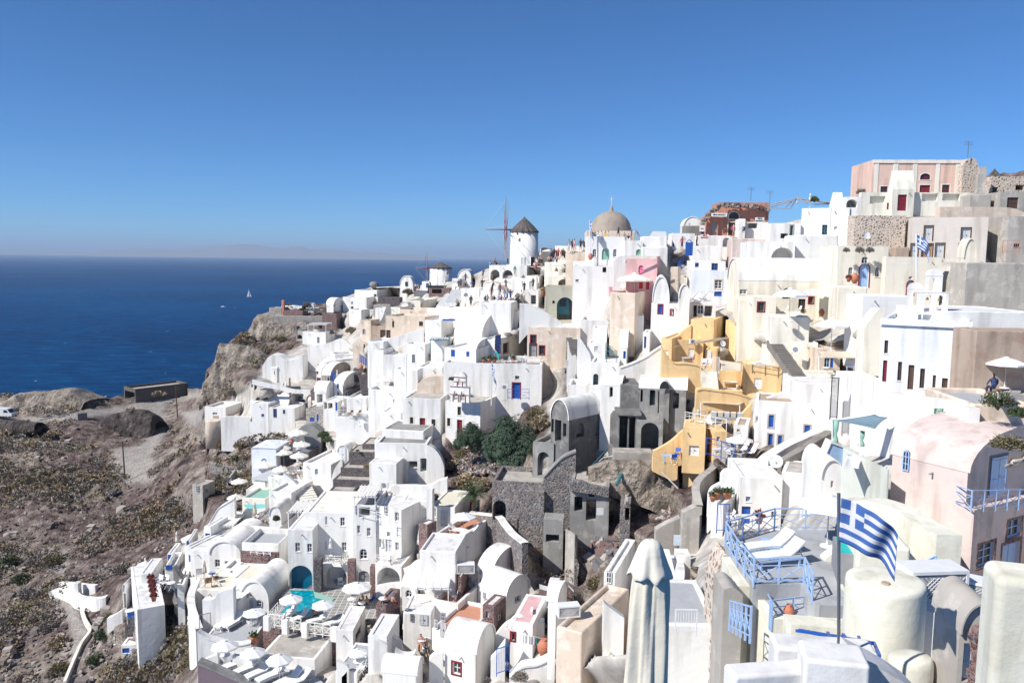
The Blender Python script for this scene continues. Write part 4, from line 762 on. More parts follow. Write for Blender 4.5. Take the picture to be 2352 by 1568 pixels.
def sign(x0,y0,x1,y1,d,lines,lb,bg=(.8,.8,.78),fg=(.03,.05,.08)):
 a=GX(x0,y1,d);b=GX(x1,y1,d);c=GX(x0,y0,d);w=(b-a).length;h=c.z-a.z;r=thing('sign',a,lb,'sign');m=MB();m.box((0,0,0),(w,0,0),(0,.08,0),(0,0,h));ob('board',m.me('board',plain(bg,.6,key='board')),r)
 for i,t_ in enumerate(lines):
  cu=bpy.data.curves.new('lettering','FONT');cu.body=t_;cu.align_x='CENTER';cu.align_y='CENTER';hh=h/len(lines);cu.size=min(hh*.95,w*1.45/max(4,len(t_)));cu.extrude=.01;cu.offset=cu.size*.018;o=bpy.data.objects.new('lettering',cu);C.objects.link(o)
  dg=bpy.context.evaluated_depsgraph_get();me=bpy.data.meshes.new_from_object(o.evaluated_get(dg));bpy.data.objects.remove(o);me.name='lettering';me.materials.clear();me.materials.append(plain(fg,.6,key='ink'));q=ob('lettering',me,r,(w/2,-.02,h-(i+.5)*hh));q.rotation_euler=(math.pi/2,0,0)
 return r
sign(1898,300,2080,342,136.9,['MINI-MARKET'],'long white board reading MINI-MARKET on the red ruin')
sign(1768,549,1868,602,124,['MINI','MARKET'],'white board reading MINI MARKET in red letters on the path wall',fg=(.5,.02,.04))
sign(2412,352,2518,405,130,['MINI','MARKET'],'small white board reading MINI MARKET in dark letters right of the ruin')
sign(1756,446,1820,518,136,['ooo'],'faded white menu board with a red stain left of the ruin',fg=(.5,.05,.05))
H('white kiosk in front of the red ruin doorway',2208,2295,2330,368,565,8,d=131,dep=4,rim=.2)
H('white shop with dark shutter at the right of the kiosk',2295,2560,None,408,570,4,d=132,dep=4,rim=.2,f=[('o',2330,410,2440,480)])
R(2700,750)
H('big white house with dark doorway and small square window',1470,1810,2110,240,680,26,d=103,rim=.2,f=[('w',1728,438,1790,556,'teal')])
H('tall white block with one tiny square window on the right ridge',1815,2030,2105,235,690,20,d=102,rim=.2,f=[('w',1872,458,1906,496)])
H('white lower bay with an outside stair beside the big white house',1130,1470,None,420,600,6,d=104,rim=.2,dep=6,f=[('w',1355,448,1388,592,'teal','m'),('o',1240,540,1330,598)])
stairs('white outside stair climbing diagonally to the big house roof',(1200,560),(1340,420),2.0,10,'W')
H('white house with deep arched porch and cream parasol',840,1400,1440,640,940,8,d=96,rim=.2,dep=6,f=[('p',1130,705,1398,930)])
H('white tall wall with satellite dish right of the arched porch',1400,1900,1960,560,960,6,d=97,rim=.2,dep=6)
umb(1160,800,320,'cream parasol in front of the deep arched porch',key='umbc')
put('dish','satellite_dish',1660,960,'large white satellite dish on the vault roof','satellite dish',0,sc=.95,gq='satellite dishes')
rib('white sweeping parapet left of the deep arched porch',[(730,870,960),(860,880,940),(1000,790,900),(1130,700,860)],'W',.5)
H('pale pink house strip with lamp post below the mini market',660,1100,1200,600,860,10,col='K',d=108,rim=.3,dep=7)
CR1=H('cream house with long white barrel roof and five roof spouts',740,1815,None,1105,1460,4,'vs',col='C',rcol='W',d=90,rise=2.6,dep=6.5,f=[('w',758,1195,772,1252),('p',1265,1180,1370,1310),('w',1575,1290,1625,1360,'brown','dred'),('w',1450,1310,1535,1425,'brown')])
H('cream low wing with brown framed window left of the large cream parasol',740,910,1180,1310,1567,10,col='C',d=86,rim=.3,dep=6,f=[])
H('cream square wing with a brown framed window beside the parasol courtyard',905,1180,1260,1290,1570,8,col='C',d=85,rim=.3,dep=5,f=[('w',975,1352,1048,1455,'brown','dred')])
UC=T('cream courtyard wall with flower pots below the big white parasol',1115,1560,1980,1500,1700,10,col='C',d=82,rim=.5,dep=6,fc='cfloor')
umb(1340,1215,410,'big white parasol over the cream courtyard doorway',key='umb',t=UC)
for i,(x,y,s,l,kk)in enumerate([(1150,1497,1.1,'low clay bowl at the left end of the courtyard wall','pot'),(1500,1500,1.1,'clay bowl of herbs in the middle of the courtyard wall','pot'),(1590,1470,2,'orange flowering plant in the cream courtyard','potr'),(1700,1480,2,'tall bushy plant beside the big clay jar','pot'),(1900,1510,1.6,'reddish potted succulents at the courtyard corner','potr'),(1420,1450,2.4,'dark leafy plant beside the courtyard door','pot')]):
 put(kk,'potted_plant',x,y,l,'potted plant',t=UC,sc=s,gq='potted plants in the cream courtyard')
put('jar','clay_jar',1720,1520,'big round clay jar in the cream courtyard','jar',t=UC,sc=.9)
for x,l in((1290,'white chair at the left of the courtyard table'),(1440,'white chair at the right of the courtyard table')):put('ch','chair',x,1500,l,'chair',90,t=UC,sc=1.1,gq='chairs in the cream courtyard')
def sail(lb,pts,col='canvas',d=None,t=None,posts=(),name='shade_sail'):
 q=[GX(x,y,dd)for x,y,dd in pts];c=sum(q,Vector())/len(q);r=thing(name,c,lb,'shade sail','shade sails');m=MB();n=10
 if len(q)==3:q=q+[q[2]]
 vs=[]
 for i in range(n+1):
  for j in range(n+1):
   u,v=i/n,j/n;p=q[0]*(1-u)*(1-v)+q[1]*u*(1-v)+q[2]*u*v+q[3]*(1-u)*v;p=p-c;bow=1-.10*(4*u*(1-u)*abs(2*v-1)+4*v*(1-v)*abs(2*u-1));p=p*bow;p.z-=.35*16*u*(1-u)*v*(1-v)*.5;vs.append(p)
 fs=[(i*(n+1)+j,(i+1)*(n+1)+j,(i+1)*(n+1)+j+1,i*(n+1)+j+1)for i in range(n)for j in range(n)];m.mesh(vs,fs);me=m.me('fabric',col,True);o=ob('fabric',me,r);s=o.modifiers.new('s','SOLIDIFY');s.thickness=.02
 for(x,y0,y1,dd)in posts:m=MB();m.bar(GX(x,y1,dd)-c,GX(x,y0,dd)-c,.06);ob('pole',m.me('pole','white'),r)
 return r
sail('beige shade sail draped right of the big white parasol',[(1500,1215,88),(1890,1190,88),(1885,1300,84),(1530,1260,84)])
sail('small peaked beige awning behind the courtyard',[(1470,1260,88),(1620,1190,89),(1760,1240,87)])
rib('cream curved buttress wall right of the long white barrel roof',[(1730,960,1180),(1800,1040,1190),(1870,1130,1200)],'C',1.2,d=89)
H('cream facade with tall lavender door and two arched windows',1890,2480,None,690,1260,4,col='C',d=84,rim=.1,dep=6,f=[('a',2038,935,2092,1055),('e',2170,905,2278,1170,'lblue','dred'),('a',2355,935,2405,1050),('a',2195,812,2270,895)],name='mansion',cat='house')
T('cream balcony block in front of the lavender door with plants',1890,2240,2352,1170,1567,10,col='C',d=80,rim=.3,dep=4,fc='cfloor')
put('jar','clay_jar',2110,1130,'huge clay jar left of the lavender door','jar',d=81,sc=1.1)
put('potr','potted_plant',2040,1110,'red leafed plant left of the huge clay jar','potted plant',d=81,sc=1.1)
for x,w,l in((2015,100,'small dark creeper hanging at the top left of the cream facade'),(2170,130,'dark creeper hanging over the cream facade under the dish'),(2290,120,'dark creeper hanging at the stone wall edge right of the dish')):bush('bush4',x,745,w,l,d=83,name='creeper',sz=1.1)
H('tall stone rubble retaining wall below the pink mansion',2090,2700,None,330,690,3,col='D',d=92,rim=.05,dep=2,name='retaining_wall',cat='wall')
put('dish','satellite_dish',2250,640,'rusty satellite dish on the stone rubble wall','satellite dish',10,d=90,sc=.9,gq='satellite dishes')
ant=lambda x,y0,y1,d,l:(lambda r,m:(m.bar((0,0,0),(0,0,(y1-y0)*K*d/F),.05),[m.bar((-.6+.15*i*0,0,(y1-y0)*K*d/F-.2*i),(.6,0,(y1-y0)*K*d/F-.2*i),.02)for i in range(3)],ob('mast',m.me('mast','steel'),r)))(thing('antenna',GX(x,y1,d),l,'antenna','antennas'),MB())
ant(890,5,160,140,'green tv antenna above the red ruin');ant(1108,50,300,134,'tall thin mast at the right end of the red ruin')
pg=thing('pergola',GX(1100,245,116),'bare wooden pergola frame on the white roof against the sky','pergola');o_=pg.location
m=MB();
for a_,b_ in(((1085,215),(1430,130)),((1430,130),(1880,185)),((1090,240),(1370,245)),((1130,235),(1400,150)),((1300,235),(1400,140)),((1360,240),(1430,130)),((1430,130),(1560,190)),((1500,140),(1640,200)),((1560,150),(1880,200)),((1640,200),(1880,190))):m.bar(GX(*a_,116)-o_,GX(*b_,114)-o_,.07,n=5)
ob('beams',m.me('beams','m'),pg)
clo(1585,65,235,'white folded parasol standing on the ridge pergola roof',key='cl');clo(1435,120,235,'beige folded parasol with a lantern on the pergola roof',key='clb')
H('white house with pyramid turret and small arch at the right ridge',1880,1990,2010,195,240,8,'gable',d=104,rise=1.6,dep=3)
H('white arched passage wall beside the pyramid turret',1995,2180,2200,110,330,10,d=102,dep=3,rim=.1,f=[('p',2015,140,2145,235)])
bush('bush3',1640,150,120,'thin dark shrub beside the white folded parasol on the roof',d=112,sz=1.1);bush('bush4',2200,60,160,'grey shrub at the left foot of the pink mansion',d=118)
# right ridge: pink mansion and old walls
R(3296,550)
PM=H('large pink mansion with white pilasters and dark red doors',560,1700,None,262,760,4,col='p',d=114,dep=9,rim=.2,rcol='c',f=[('a',1130,422,1252,498,'dred','c'),('d',1120,560,1245,755,'dred','c'),('w',1383,556,1473,740,'dred','c'),('w',662,575,745,705,'dred','c')],name='mansion')
for i,(x,w_)in enumerate(((610,44),(835,54),(1063,46),(1330,44),(1565,44))):
 a_=GX(x-w_/2,760,113.3+(.5 if i<2 else 0));r=None
 m=MB();k_=K*113.5/F;fr=PM;u0=((rayv(*V(x,500))*(1)).x);
 r_=rayv(*V(x,500));out=-PM.n;s_=PM.A.dot(out)/r_.dot(out);p_=r_*s_;uu=(p_-PM.A).dot(PM.e);m.box(PM.A+PM.e*(uu-w_*k_/2)+out*.07,PM.e*w_*k_,-out*.1,Vector((0,0,PM.h-.1)));ob('pilaster',m.me('pilaster','c',off=PM.root.location),PM.root)
m=MB();m.box(PM.A-PM.n*.15-PM.e*.1+Vector((0,0,PM.h-.5)),PM.e*(PM.w+.2),PM.n*.2,Vector((0,0,.4)));ob('cornice',m.me('cornice','c',off=PM.root.location),PM.root)
GW=H('cream gate wall with red double door in front of the pink mansion',430,1760,1800,650,900,4,col='c',d=106,dep=1,rim=.1,f=[('d',865,672,972,862,'dred'),('s',738,768,782,848,'dred'),('o',540,690,720,780),('o',1150,655,1338,752),('o',1392,645,1600,742)],name='garden_wall',cat='wall')
H('cream pediment gatehouse with pointed gable before the mansion',795,1050,None,610,862,4,'gable',col='c',d=105.6,dep=1.6,rise=2.5,f=[('d',865,672,972,862,'dred')],name='gatehouse',cat='gate')
umb(770,560,230,'white parasol at the left of the pink mansion terrace',key='umb')
rib('ruined rough arch wall at the right end of the pink mansion',[(1600,330,480),(1640,262,480),(1700,245,500),(1745,262,520),(1775,330,560),(1795,430,600)],'D',1.0,smooth=False,d=113,name='ruined_wall',cat='ruin')
ant(1688,60,240,112,'thin pole on the ruined corner of the pink mansion')
H('grey stone pillar and old gate right of the pink mansion',1800,1890,1960,430,680,14,col='n',d=104,dep=1.5,rim=.05,par=[(.2,.2,.8,.7,1)])
H('old grey curved plaster wall with blank plaque',1705,1960,2060,670,820,8,col='n',d=101,dep=3,rim=.1,f=[])
H('ruined cave house with black openings at the far right ridge',1960,2400,None,460,660,3,col='D',d=106,dep=4,rim=.1,f=[('o',1980,585,2045,650),('o',2250,560,2352,620)])
H('grey old house with brown double door at the far right',2060,2420,None,640,840,3,col='n',d=100,dep=5,rim=.1,f=[('d',2152,705,2285,835,'brown')])
rib('peach curved retaining wall sweeping down at the far right',[(1330,820,930),(1700,818,925),(2000,822,930),(2200,840,950),(2420,930,1000)],'t',1,d=96)
MN=H('pale stucco mansion with six grey boarded openings',1010,1900,2135,935,1440,16,col='e',d=88,rim=.2,f=[('d',1182,1045,1272,1212,'lgrey','brown'),('d',1618,1068,1718,1225,'lgrey','brown'),('d',1022,1255,1100,1405,'lgrey','brown'),('d',1155,1255,1270,1410,'wood','brown'),('d',1315,1250,1408,1412,'lgrey','brown'),('d',1588,1252,1716,1425,'lgrey','brown')],name='mansion')
H('old rough plaster house with peach fence at the far right edge',2135,2450,None,930,1470,4,col='n',d=87,rim=.1,dep=6,f=[('w',2230,1248,2308,1290,'dred')])
rail('small peach picket fence at the far right',[GX(2095,1357,84),GX(2290,1357,84)],'tile',x='bars',h=1.3)
H('cream shutter block left of the boarded mansion',830,1000,None,1290,1405,4,col='T',d=90,rim=.1,dep=3)
H('cream rounded vault porch at the right of the boarded mansion',1640,1780,1880,1420,1480,14,'vf',col='C',d=80,rise=2,dep=2.4)
H('tall mixed stone castle wall at the far right',1630,2600,None,1480,2100,2,col='n',d=76,rim=.1,dep=3,name='castle_wall',cat='wall')
def flag(px,y0,y1,d,lb,h,ang,sc=1.0,flip=1,pole='white',droop=.5):
 b=GX(px,y1,d);tp=GX(px,y0,d);L_=(tp-b).length;r=thing('flagpole',b,lb,'flagpole','flagpoles with striped flags');m=MB();m.bar((0,0,0),tp-b,.045*sc+.02,n=8);ob('pole',m.me('pole',pole),r)
 nx,nz=36,18;W_=h*1.5;vs=[];t0=tp-b;dr=Vector((math.cos(ang),math.sin(ang),0))*flip;nr=Vector((-dr.y,dr.x,0))
 for j in range(nz+1):
  for i in range(nx+1):
   u,v=i/nx,j/nz;x=W_*u*(1-.25*droop*u);z=-h*v-droop*W_*(.18*u+.32*u*u)-.05*h*math.sin(u*7)*u;w_=(.10*math.sin(u*8+v*2.2)+.05*math.sin(u*15+v*4))*h*min(1,u*3);vs.append(t0+dr*(x+.05)+nr*w_+Vector((0,0,z-.1*h)))
 m=MB();m.mesh(vs,[(j*(nx+1)+i,j*(nx+1)+i+1,(j+1)*(nx+1)+i+1,(j+1)*(nx+1)+i)for j in range(nz)for i in range(nx)])
 mi=[]
 for j in range(nz):
  for i in range(nx):
   s_=j*9//nz;u=(i+.5)/nx*27;blue=s_%2==0
   if s_<5 and u<10:vj=(j+.5);blue=not(abs(u-5)<1.05 or abs(vj-5)<1.05)
   mi.append(0 if blue else 1)
 m.mi=mi;m.cur=0;me=m.me('flag',[plain((.045,.12,.36),.8,key='flag_blue'),plain((.62,.62,.64),.8,key='flag_white')],True);o=ob('flag',me,r);s=o.modifiers.new('s','SOLIDIFY');s.thickness=.012
 return r
flag(1085,1130,1700,70,'white flagpole with a small blue and white striped flag before the mansion',1.15,-.4,droop=1.5)
R(3296,1000)
H('pale yellow long terrace house with small blue door and white bench',700,1350,None,85,620,3,col='C',d=82,rim=.1,dep=1,f=[('e',978,370,1048,530,'lblue','dred'),('a',995,305,1040,345)])
H('white low vault wall left of the bell wall',430,1000,None,540,850,3,col='W',d=72,rim=.1,dep=4)
rib('cream rounded buttress left of the pale blue chapel',[(430,900,930),(500,800,930),(580,690,930),(640,690,930)],'C',1.5,d=69)
def bellwall(lb,base,e,n,W_,tiers,col='W',trim=None,th=.7,bells=0):
 r=thing('bell_tower',base,lb,'bell tower');z=0
 for ti,(w_,h_,arches)in enumerate(tiers):
  m=MB();P0=Vector(-e*w_/2)+Vector((0,0,z));hs=[(c*w_-a_/2,c*w_+a_/2,b0,b1,True,th,False)for c,a_,b0,b1 in arches];fcd(m,P0,e,-n,w_,0,h_,hs)
  hs2=[(w_-b,w_-a_,c,d_,True,.01,False)for a_,b,c,d_,q1,q2,q3 in hs];fcd(m,P0+n*th+e*w_,-e,n,w_,0,h_,hs2);Z=Vector((0,0,h_));m.box(P0+Z-e*.06-n*.06,e*(w_+.12),n*(th+.12),Vector((0,0,.12)))
  m.face([P0,P0+n*th,P0+n*th+Z,P0+Z]);m.face([P0+e*w_,P0+e*w_+Z,P0+e*w_+n*th+Z,P0+e*w_+n*th]);ob('tier',m.me('tier',col),r)
  if trim:
   t_=MB();t_.box(P0+Z-e*.09-n*.1,e*(w_+.18),n*.08,Vector((0,0,.1)));t_.box(P0+Vector((0,0,h_*.48))-e*.03-n*.08,e*(w_+.06),n*.06,Vector((0,0,.08)))
   for c,a_,b0,b1 in arches:
    for s_ in(-1,1):t_.bar(P0+e*(c*w_+s_*(a_/2+.12))-n*.05,P0+e*(c*w_+s_*(a_/2+.12))-n*.05+Vector((0,0,h_*.45)),.06)
   ob('coloured_trim',t_.me('coloured_trim',trim),r)
  z+=h_+.12
 m=MB();w_=tiers[-1][0];
 for i in range(10):
  a1,a2=math.pi*i/10,math.pi*(i+1)/10;f_=lambda a:Vector(-e*w_/2*math.cos(a))+Vector((0,0,z+w_*.42*math.sin(a)));p,q=f_(a1),f_(a2);m.face([p,q,q+n*th,p+n*th]);m.face([Vector((0,0,z)),p,q]);m.face([n*th+Vector((0,0,z)),q+n*th,p+n*th])
 ob('round_cap',m.me('round_cap',col),r);zt=z+w_*.42
 m=MB();m.bar((0,0,zt-.05),(0,0,zt+.7),.04);m.bar(-e*.2+Vector((0,0,zt+.45)),e*.2+Vector((0,0,zt+.45)),.035);ob('cross',m.me('cross','white' if trim else 'white'),r)
 for i in range(bells):
  m=MB();c,a_,b0,b1=tiers[0][2][i];m.lathe(Vector(e*(c-.5)*tiers[0][0])+n*th/2+Vector((0,0,b1-.9)),[(.26,0),(.2,.1),(.15,.35),(.03,.45)],12);ob('bell',m.me('bell','bronze',True),r)
 return r
e_=Vector((math.cos(-.25),math.sin(-.25),0));n_=Vector((math.sin(.25),math.cos(.25),0))
bb=GX(1270,760,60);bellwall('white three tier bell wall with arches on the pale blue chapel',bb,e_,n_,4,[(4.6,3.6,[(.33,1.0,.4,3.3),(.72,1.0,.4,3.2)]),(2.5,2.6,[(.36,.8,.3,2.3)])],bells=2).scale=(.46,.46,.46)
bellwall('white single arch buttress left of the three tier bell wall',GX(1060,745,61),e_,n_,2.4,[(2.6,4.4,[(.62,1.3,.3,4.1)])]).scale=(.42,.42,.42)
BC=H('huge pale blue white chapel facade with six brown doors and windows',628,1650,None,850,1700,30,col='B',d=56,dep=12,rim=.3,rcol='W',f=[('w',708,1060,752,1215,'brown'),('d',688,1295,738,1550,'dred'),('w',865,1312,912,1535,'brown'),('d',985,1350,1055,1640,'brown'),('w',1125,1392,1182,1625,'brown'),('w',1275,1470,1312,1640,'brown'),('d',1380,1505,1448,1760,'brown')],base=8,name='chapel',cat='chapel')
m=MB();m.box(BC.A-BC.n*.22-BC.e*.1+Vector((0,0,BC.h-.42)),BC.e*(BC.w+.3),BC.n*.3,Vector((0,0,.16)));m.box(BC.A-BC.n*.12-BC.e*.1+Vector((0,0,BC.h-.26)),BC.e*(BC.w+.3),BC.n*.3,Vector((0,0,.3)));ob('cornice',m.me('cornice','B',off=BC.root.location),BC.root)
H('white smooth roof mass behind the pale blue chapel corner',1400,2500,None,735,960,2,col='W',d=58,dep=8,rim=.05)
H('stained brown plaster wall right of the pale blue chapel',1745,2600,None,960,1620,2,col='T',d=52,dep=3,rim=.05,base=8)
R(3296,1450)
rib('long white path wall running below the pale blue chapel',[(380,180,330,58),(600,200,330,56),(800,340,420,53),(1100,390,520,49),(1500,450,640,46),(1760,540,680,43.5)],'W',.6,base=6)
H('white curved bench wall left of the pale blue chapel',370,700,None,200,330,4,d=63,dep=5,rim=.6,base=6)
H('white smooth mass with a black iron gate opening',160,480,None,460,720,6,d=64,dep=5,rim=.1,base=6)
rail('black iron gate in the white wall left of the green curtains',[GX(68,655,63.3),GX(150,655,63.3)],'black',x='bars',h=3.3)
TPA=T('cream garden terrace with red parasol side stairs at the right edge',1745,2500,None,500,640,3,col='t',d=44,dep=6,rim=.3,base=4)
umb(2120,-35,470,'large white parasol on a blue pole at the far right',t=TPA,yb=300)
man(2000,330,'sit','navy','navy','person with dark hair wrapped in a deep blue shawl under the large parasol',0,d=44.5,hair='black',gq='people at the right edge')
bush('bushf',2050,470,480,'large flowering bush with red blossoms under the parasol',d=42,sz=.9);bush('bushr',2050,330,70,'red blossom cluster on top of the flowering bush',d=40.6,sz=.6,name='flowers');bush('bushr',2180,440,70,'dark red blossoms at the right of the flowering bush',d=40.6,sz=.6,name='flowers')
H('pink low vault behind the big pink barrel house',1520,1890,2900,760,900,-12,'vs',col='K',d=52,rise=1.3,base=6)
bush('bush1',2180,960,520,'olive shrub spilling between the two pink vaults',d=37,sz=.6);bush('bush3',2330,600,380,'green vine on the wall at the right edge',d=41,sz=.6)
clo(1265,410,575,'cream folded parasol standing on the path below the chapel',key='cl',t=None)
sign(1300,540,1402,600,46,['JERA','SAGES'],'small green board with white letters beside the folded parasol',bg=(.03,.22,.12),fg=(.8,.8,.8))
PB1=H('big pink barrel vaulted house with lavender doors and blue railed balcony',705,1590,2600,1290,2700,60,'vs',col='K',rcol='K',d=40,rise=1.95,base=6,f=[('a',930,1025,1010,1270,'lblue'),('d2',1945,1105,2130,1540,'lblue','q')],name='pink_house')
R(3196,1998,2.139)
H('pink lower storey with window and lavender door under the balcony',1265,1450,2350,90,760,60,col='K',d=39.4,rim=.1,base=8,f=[('w2',1530,372,1668,560,'lblue','r'),('d2',1728,370,1880,720,'lblue','r'),('w2',1780,168,1900,318,'lblue','r')])
rail('pale blue balcony railing on the big pink house',[GX(1325,35,40.6),GX(1470,88,39),GX(2150,60,42.5)],'lblue',h=1.0,seg=1.1)
rib('cream sloping stair wall running down from the pink house',[(430,10,160,33),(620,-5,280,32),(860,60,300,31),(1000,150,420,30),(1150,240,520,29),(1260,300,700,28)],'y',.9,base=6)
H('cream wall with a hot tub on the grey terrace',480,945,1270,415,700,10,col='y',d=26.5,rim=.2,base=4,dep=3)
tb=thing('hot_tub',GX(435,520,28.2),'grey sided hot tub with green water beside the cream wall','hot tub');m=MB();m.box((-.8,-.9,-.5),(1.6,-.5,0),(.5,1.8,0),(0,0,1.1));ob('tub_shell',m.me('tub_shell','grey'),tb);m=MB();m.box((-.7,-.8,.55),(1.4,-.45,0),(.45,1.6,0),(0,0,.06));ob('water',m.me('water','aqua'),tb)
lt=thing('lattice_screen',GX(985,700,23.5),'pale blue triangular lattice screen behind the white lattice boxes','screen');m=MB();k_=K*23.5/F
def tri(x,y):return Vector(((x-985)*k_,0,-(y-700)*k_))
for i in range(-10,28):
 for s_ in(1,-1):
  pts=[]
  for t_ in np.linspace(0,1,40):
   x=820+i*24+s_*t_*340;y=460+t_*340
   if x<1160 and y>645-(x-825)*.57 and y<645+(x-825)*.75:pts.append((x,y))
  if len(pts)>1:m.bar(tri(*pts[0]),tri(*pts[-1]),.018,n=4)
m.bar(tri(825,645),tri(1163,455),.03);ob('lattice',m.me('lattice','lblue'),lt);m=MB();m.bar(tri(1163,455),tri(1150,830),.04);m.bar(tri(825,645),tri(1010,790),.03);ob('frame',m.me('frame','lblue'),lt)
inst('lat','lattice_box',GX(1195,870,19.8),'white lattice box covering an air conditioner, the left and taller one','air conditioner cover','lattice boxes on the white roof',.10,.86)
inst('lat','lattice_box',GX(1390,870,20.2),'white lattice box with wooden side, the right and lower one','air conditioner cover','lattice boxes on the white roof',-.62,(.68,.68,.62))
H('white tall block with pipes carrying the lattice boxes',1030,1215,1480,985,1568,30,col='w',d=18.9,rim=.03,base=6)
def rbox(name,lb,cat,c,w,l,h,rz,col,bev=.25,loc=None):
 r=thing(name,c,lb,cat,None,rz);m=MB();m.box((-w/2,0,-h),(w,0,0),(0,l,0),(0,0,h));me=m.me('body',col);o=ob('body',me,r);b=o.modifiers.new('b','BEVEL');b.width=bev;b.segments=5;b.limit_method='NONE'
 w_=o.modifiers.new('w','WEIGHTED_NORMAL');me.polygons.foreach_set('use_smooth',[True]*len(me.polygons));return r
def rcyl(name,lb,cat,c,r0,h,col,sy=1,bev=.3,rz=0):
 r=thing(name,c,lb,cat,None,rz);m=MB();n=40;m.lathe((0,0,0),[(r0*1.03,-h),(r0,-bev*1.4),(r0*.985,-bev*.6),(r0*.93,-bev*.18),(r0*.82,0),(r0*.4,.03),(.01,.04)],n,lambda t,z:1+.02*math.sin(3*t+1));m.v=[(x,y*sy,z)for x,y,z in m.v];ob('body',m.me('body',col,True),r);return r
c_=rcyl('chimney_block','broad rounded cream chimney block beside the grey terrace','chimney',GX(745,670,19.5),.95,9,'y',bev=.12);m=MB();m.lathe((-.2,-.4,.02),[(.12,0),(.1,.04),(.02,.04)],12);ob('vent_hole',m.me('vent_hole','T'),c_)
rcyl('chimney_block','cream stepped block at the foot of the rounded chimney','chimney',GX(950,1330,16.6),.5,5,'y',sy=.8)
H('old grey curved gable with a broken stone corner',1340,1680,None,1150,1600,6,'vf',col='n',d=15.5,rise=.68,dep=1.2,base=4,f=[('d',1585,1235,1640,1568,'white')])
bs=thing('broken_stones',GX(1545,1500,15.2),'exposed red stones at the broken corner of the grey gable','stones');m=MB();rd=random.Random(4)
for i in range(9):z=i*.15-.4;m.cbox((rd.uniform(-.05,.05),.1,z),rd.uniform(.12,.26),.3,.13)
ob('stone_stack',m.me('stone_stack','r'),bs)
rbox('parapet_pier','tall pale cream parapet pier at the bottom right corner','parapet',GX(1990,690,10.6),.84,.8,6,-.3,'y',.14)
R(2700,2000)
R(3196,1998,2.139)
rbox('parapet','white parapet top holding the flagpole at the bottom','parapet',GX(240,1290,15.2),2.0,.7,3,-.12,'w',.08)
rbox('parapet','large white angular parapet in the bottom foreground','parapet',GX(330,1390,13.2),1.1,.8,3,-.2,'w',.08)
rbox('parapet','white sloping foreground wall at the bottom centre','parapet',GX(-120,1480,13.5),1.9,.5,3,.15,'w',.08)
rib('white slanted wall running off the bottom right of the flagpole',[(420,1260,1500),(640,1370,1560),(800,1460,1600),(960,1570,1700)],'w',.9,d=14.4,base=4,smooth=False)
None
R(2700,1650)
FL=flag(1925,945,2730,15.0,'steel flagpole with a large waving blue and white striped flag in the foreground',.86,-.5,droop=.86,pole='steel',sc=.28)
# middle of the village
R(800,1100)
HW='house'
H('white stepped house with swooping wall at the top of the left ridge',1820,2080,2352,180,350,14,rim=.3,d=205,f=[('w2',2195,150,2215,165),('o',2150,225,2180,260)])
H('white flat house with one dark window beside the sea ridge',1680,1960,2100,262,400,12,rim=.3,d=200,f=[('w',1778,310,1800,345),('o',1770,368,1805,398)])
H('white vaulted house with small porch at the left end of the ridge',1490,1570,1700,345,450,18,'vs',d=198,rise=1.6,f=[('w2',1515,350,1530,375),('d2',1665,355,1685,410)])
H('white courtyard wall house behind the row of cream loungers',955,1200,1220,365,420,6,d=205,dep=3,rim=.1)
H('small white arched niche with blue back beside the cream loungers',1275,1340,None,365,430,6,'vf',d=200,dep=1.5,rise=.7,f=[('n',1280,352,1308,390,'blue')])
for i,(x,l)in enumerate(((1290,'leftmost cream lounger on the distant sea terrace'),(1330,'second cream lounger on the distant sea terrace'),(1375,'third cream lounger on the distant sea terrace'),(1412,'rightmost cream lounger on the distant sea terrace'))):put('lgd','sun_lounger',x,432,l,'sun lounger',160,d=196,sc=1.2,gq='cream loungers on the sea terrace')
TT=H('long beige bastion wall on top of the sea cliff',845,1445,1700,470,600,-8,col='n',d=188,dep=6,rim=.1,name='bastion',cat='wall')
H('rough pinkish stone lookout wall at the cliff end',815,960,None,385,475,4,col='d',d=198,dep=4,rim=.1,name='lookout',cat='wall')
H('lava stone terrace wall left of the white vaulted house',975,1210,None,420,470,4,col='r',d=194,dep=4,rim=.1,name='terrace_wall',cat='wall')
H('dark stone terrace wall below the white porch',1435,1610,None,455,550,6,col='r',d=184,dep=4,rim=.1,name='terrace_wall',cat='wall')
H('small projecting white lookout platform over the cliff',690,845,None,480,535,-10,col='n',d=192,dep=4,rim=.3,name='lookout',cat='terrace')
ch=H('thin pinkish chimney with a rod on the cliff end',960,985,None,295,372,6,col='R',d=197,dep=.8,rim=.1,name='chimney',cat='chimney')
H('white house under a bare white pergola by the bastion',1205,1480,1520,672,790,10,d=168,dep=5,rim=.2,f=[('w',1378,730,1405,800,'lgrey')])
H('pale wall with dark round arch left of the pergola house',1135,1205,None,640,750,6,col='n',d=172,dep=3,rim=.1,f=[('p',1140,700,1200,750)])
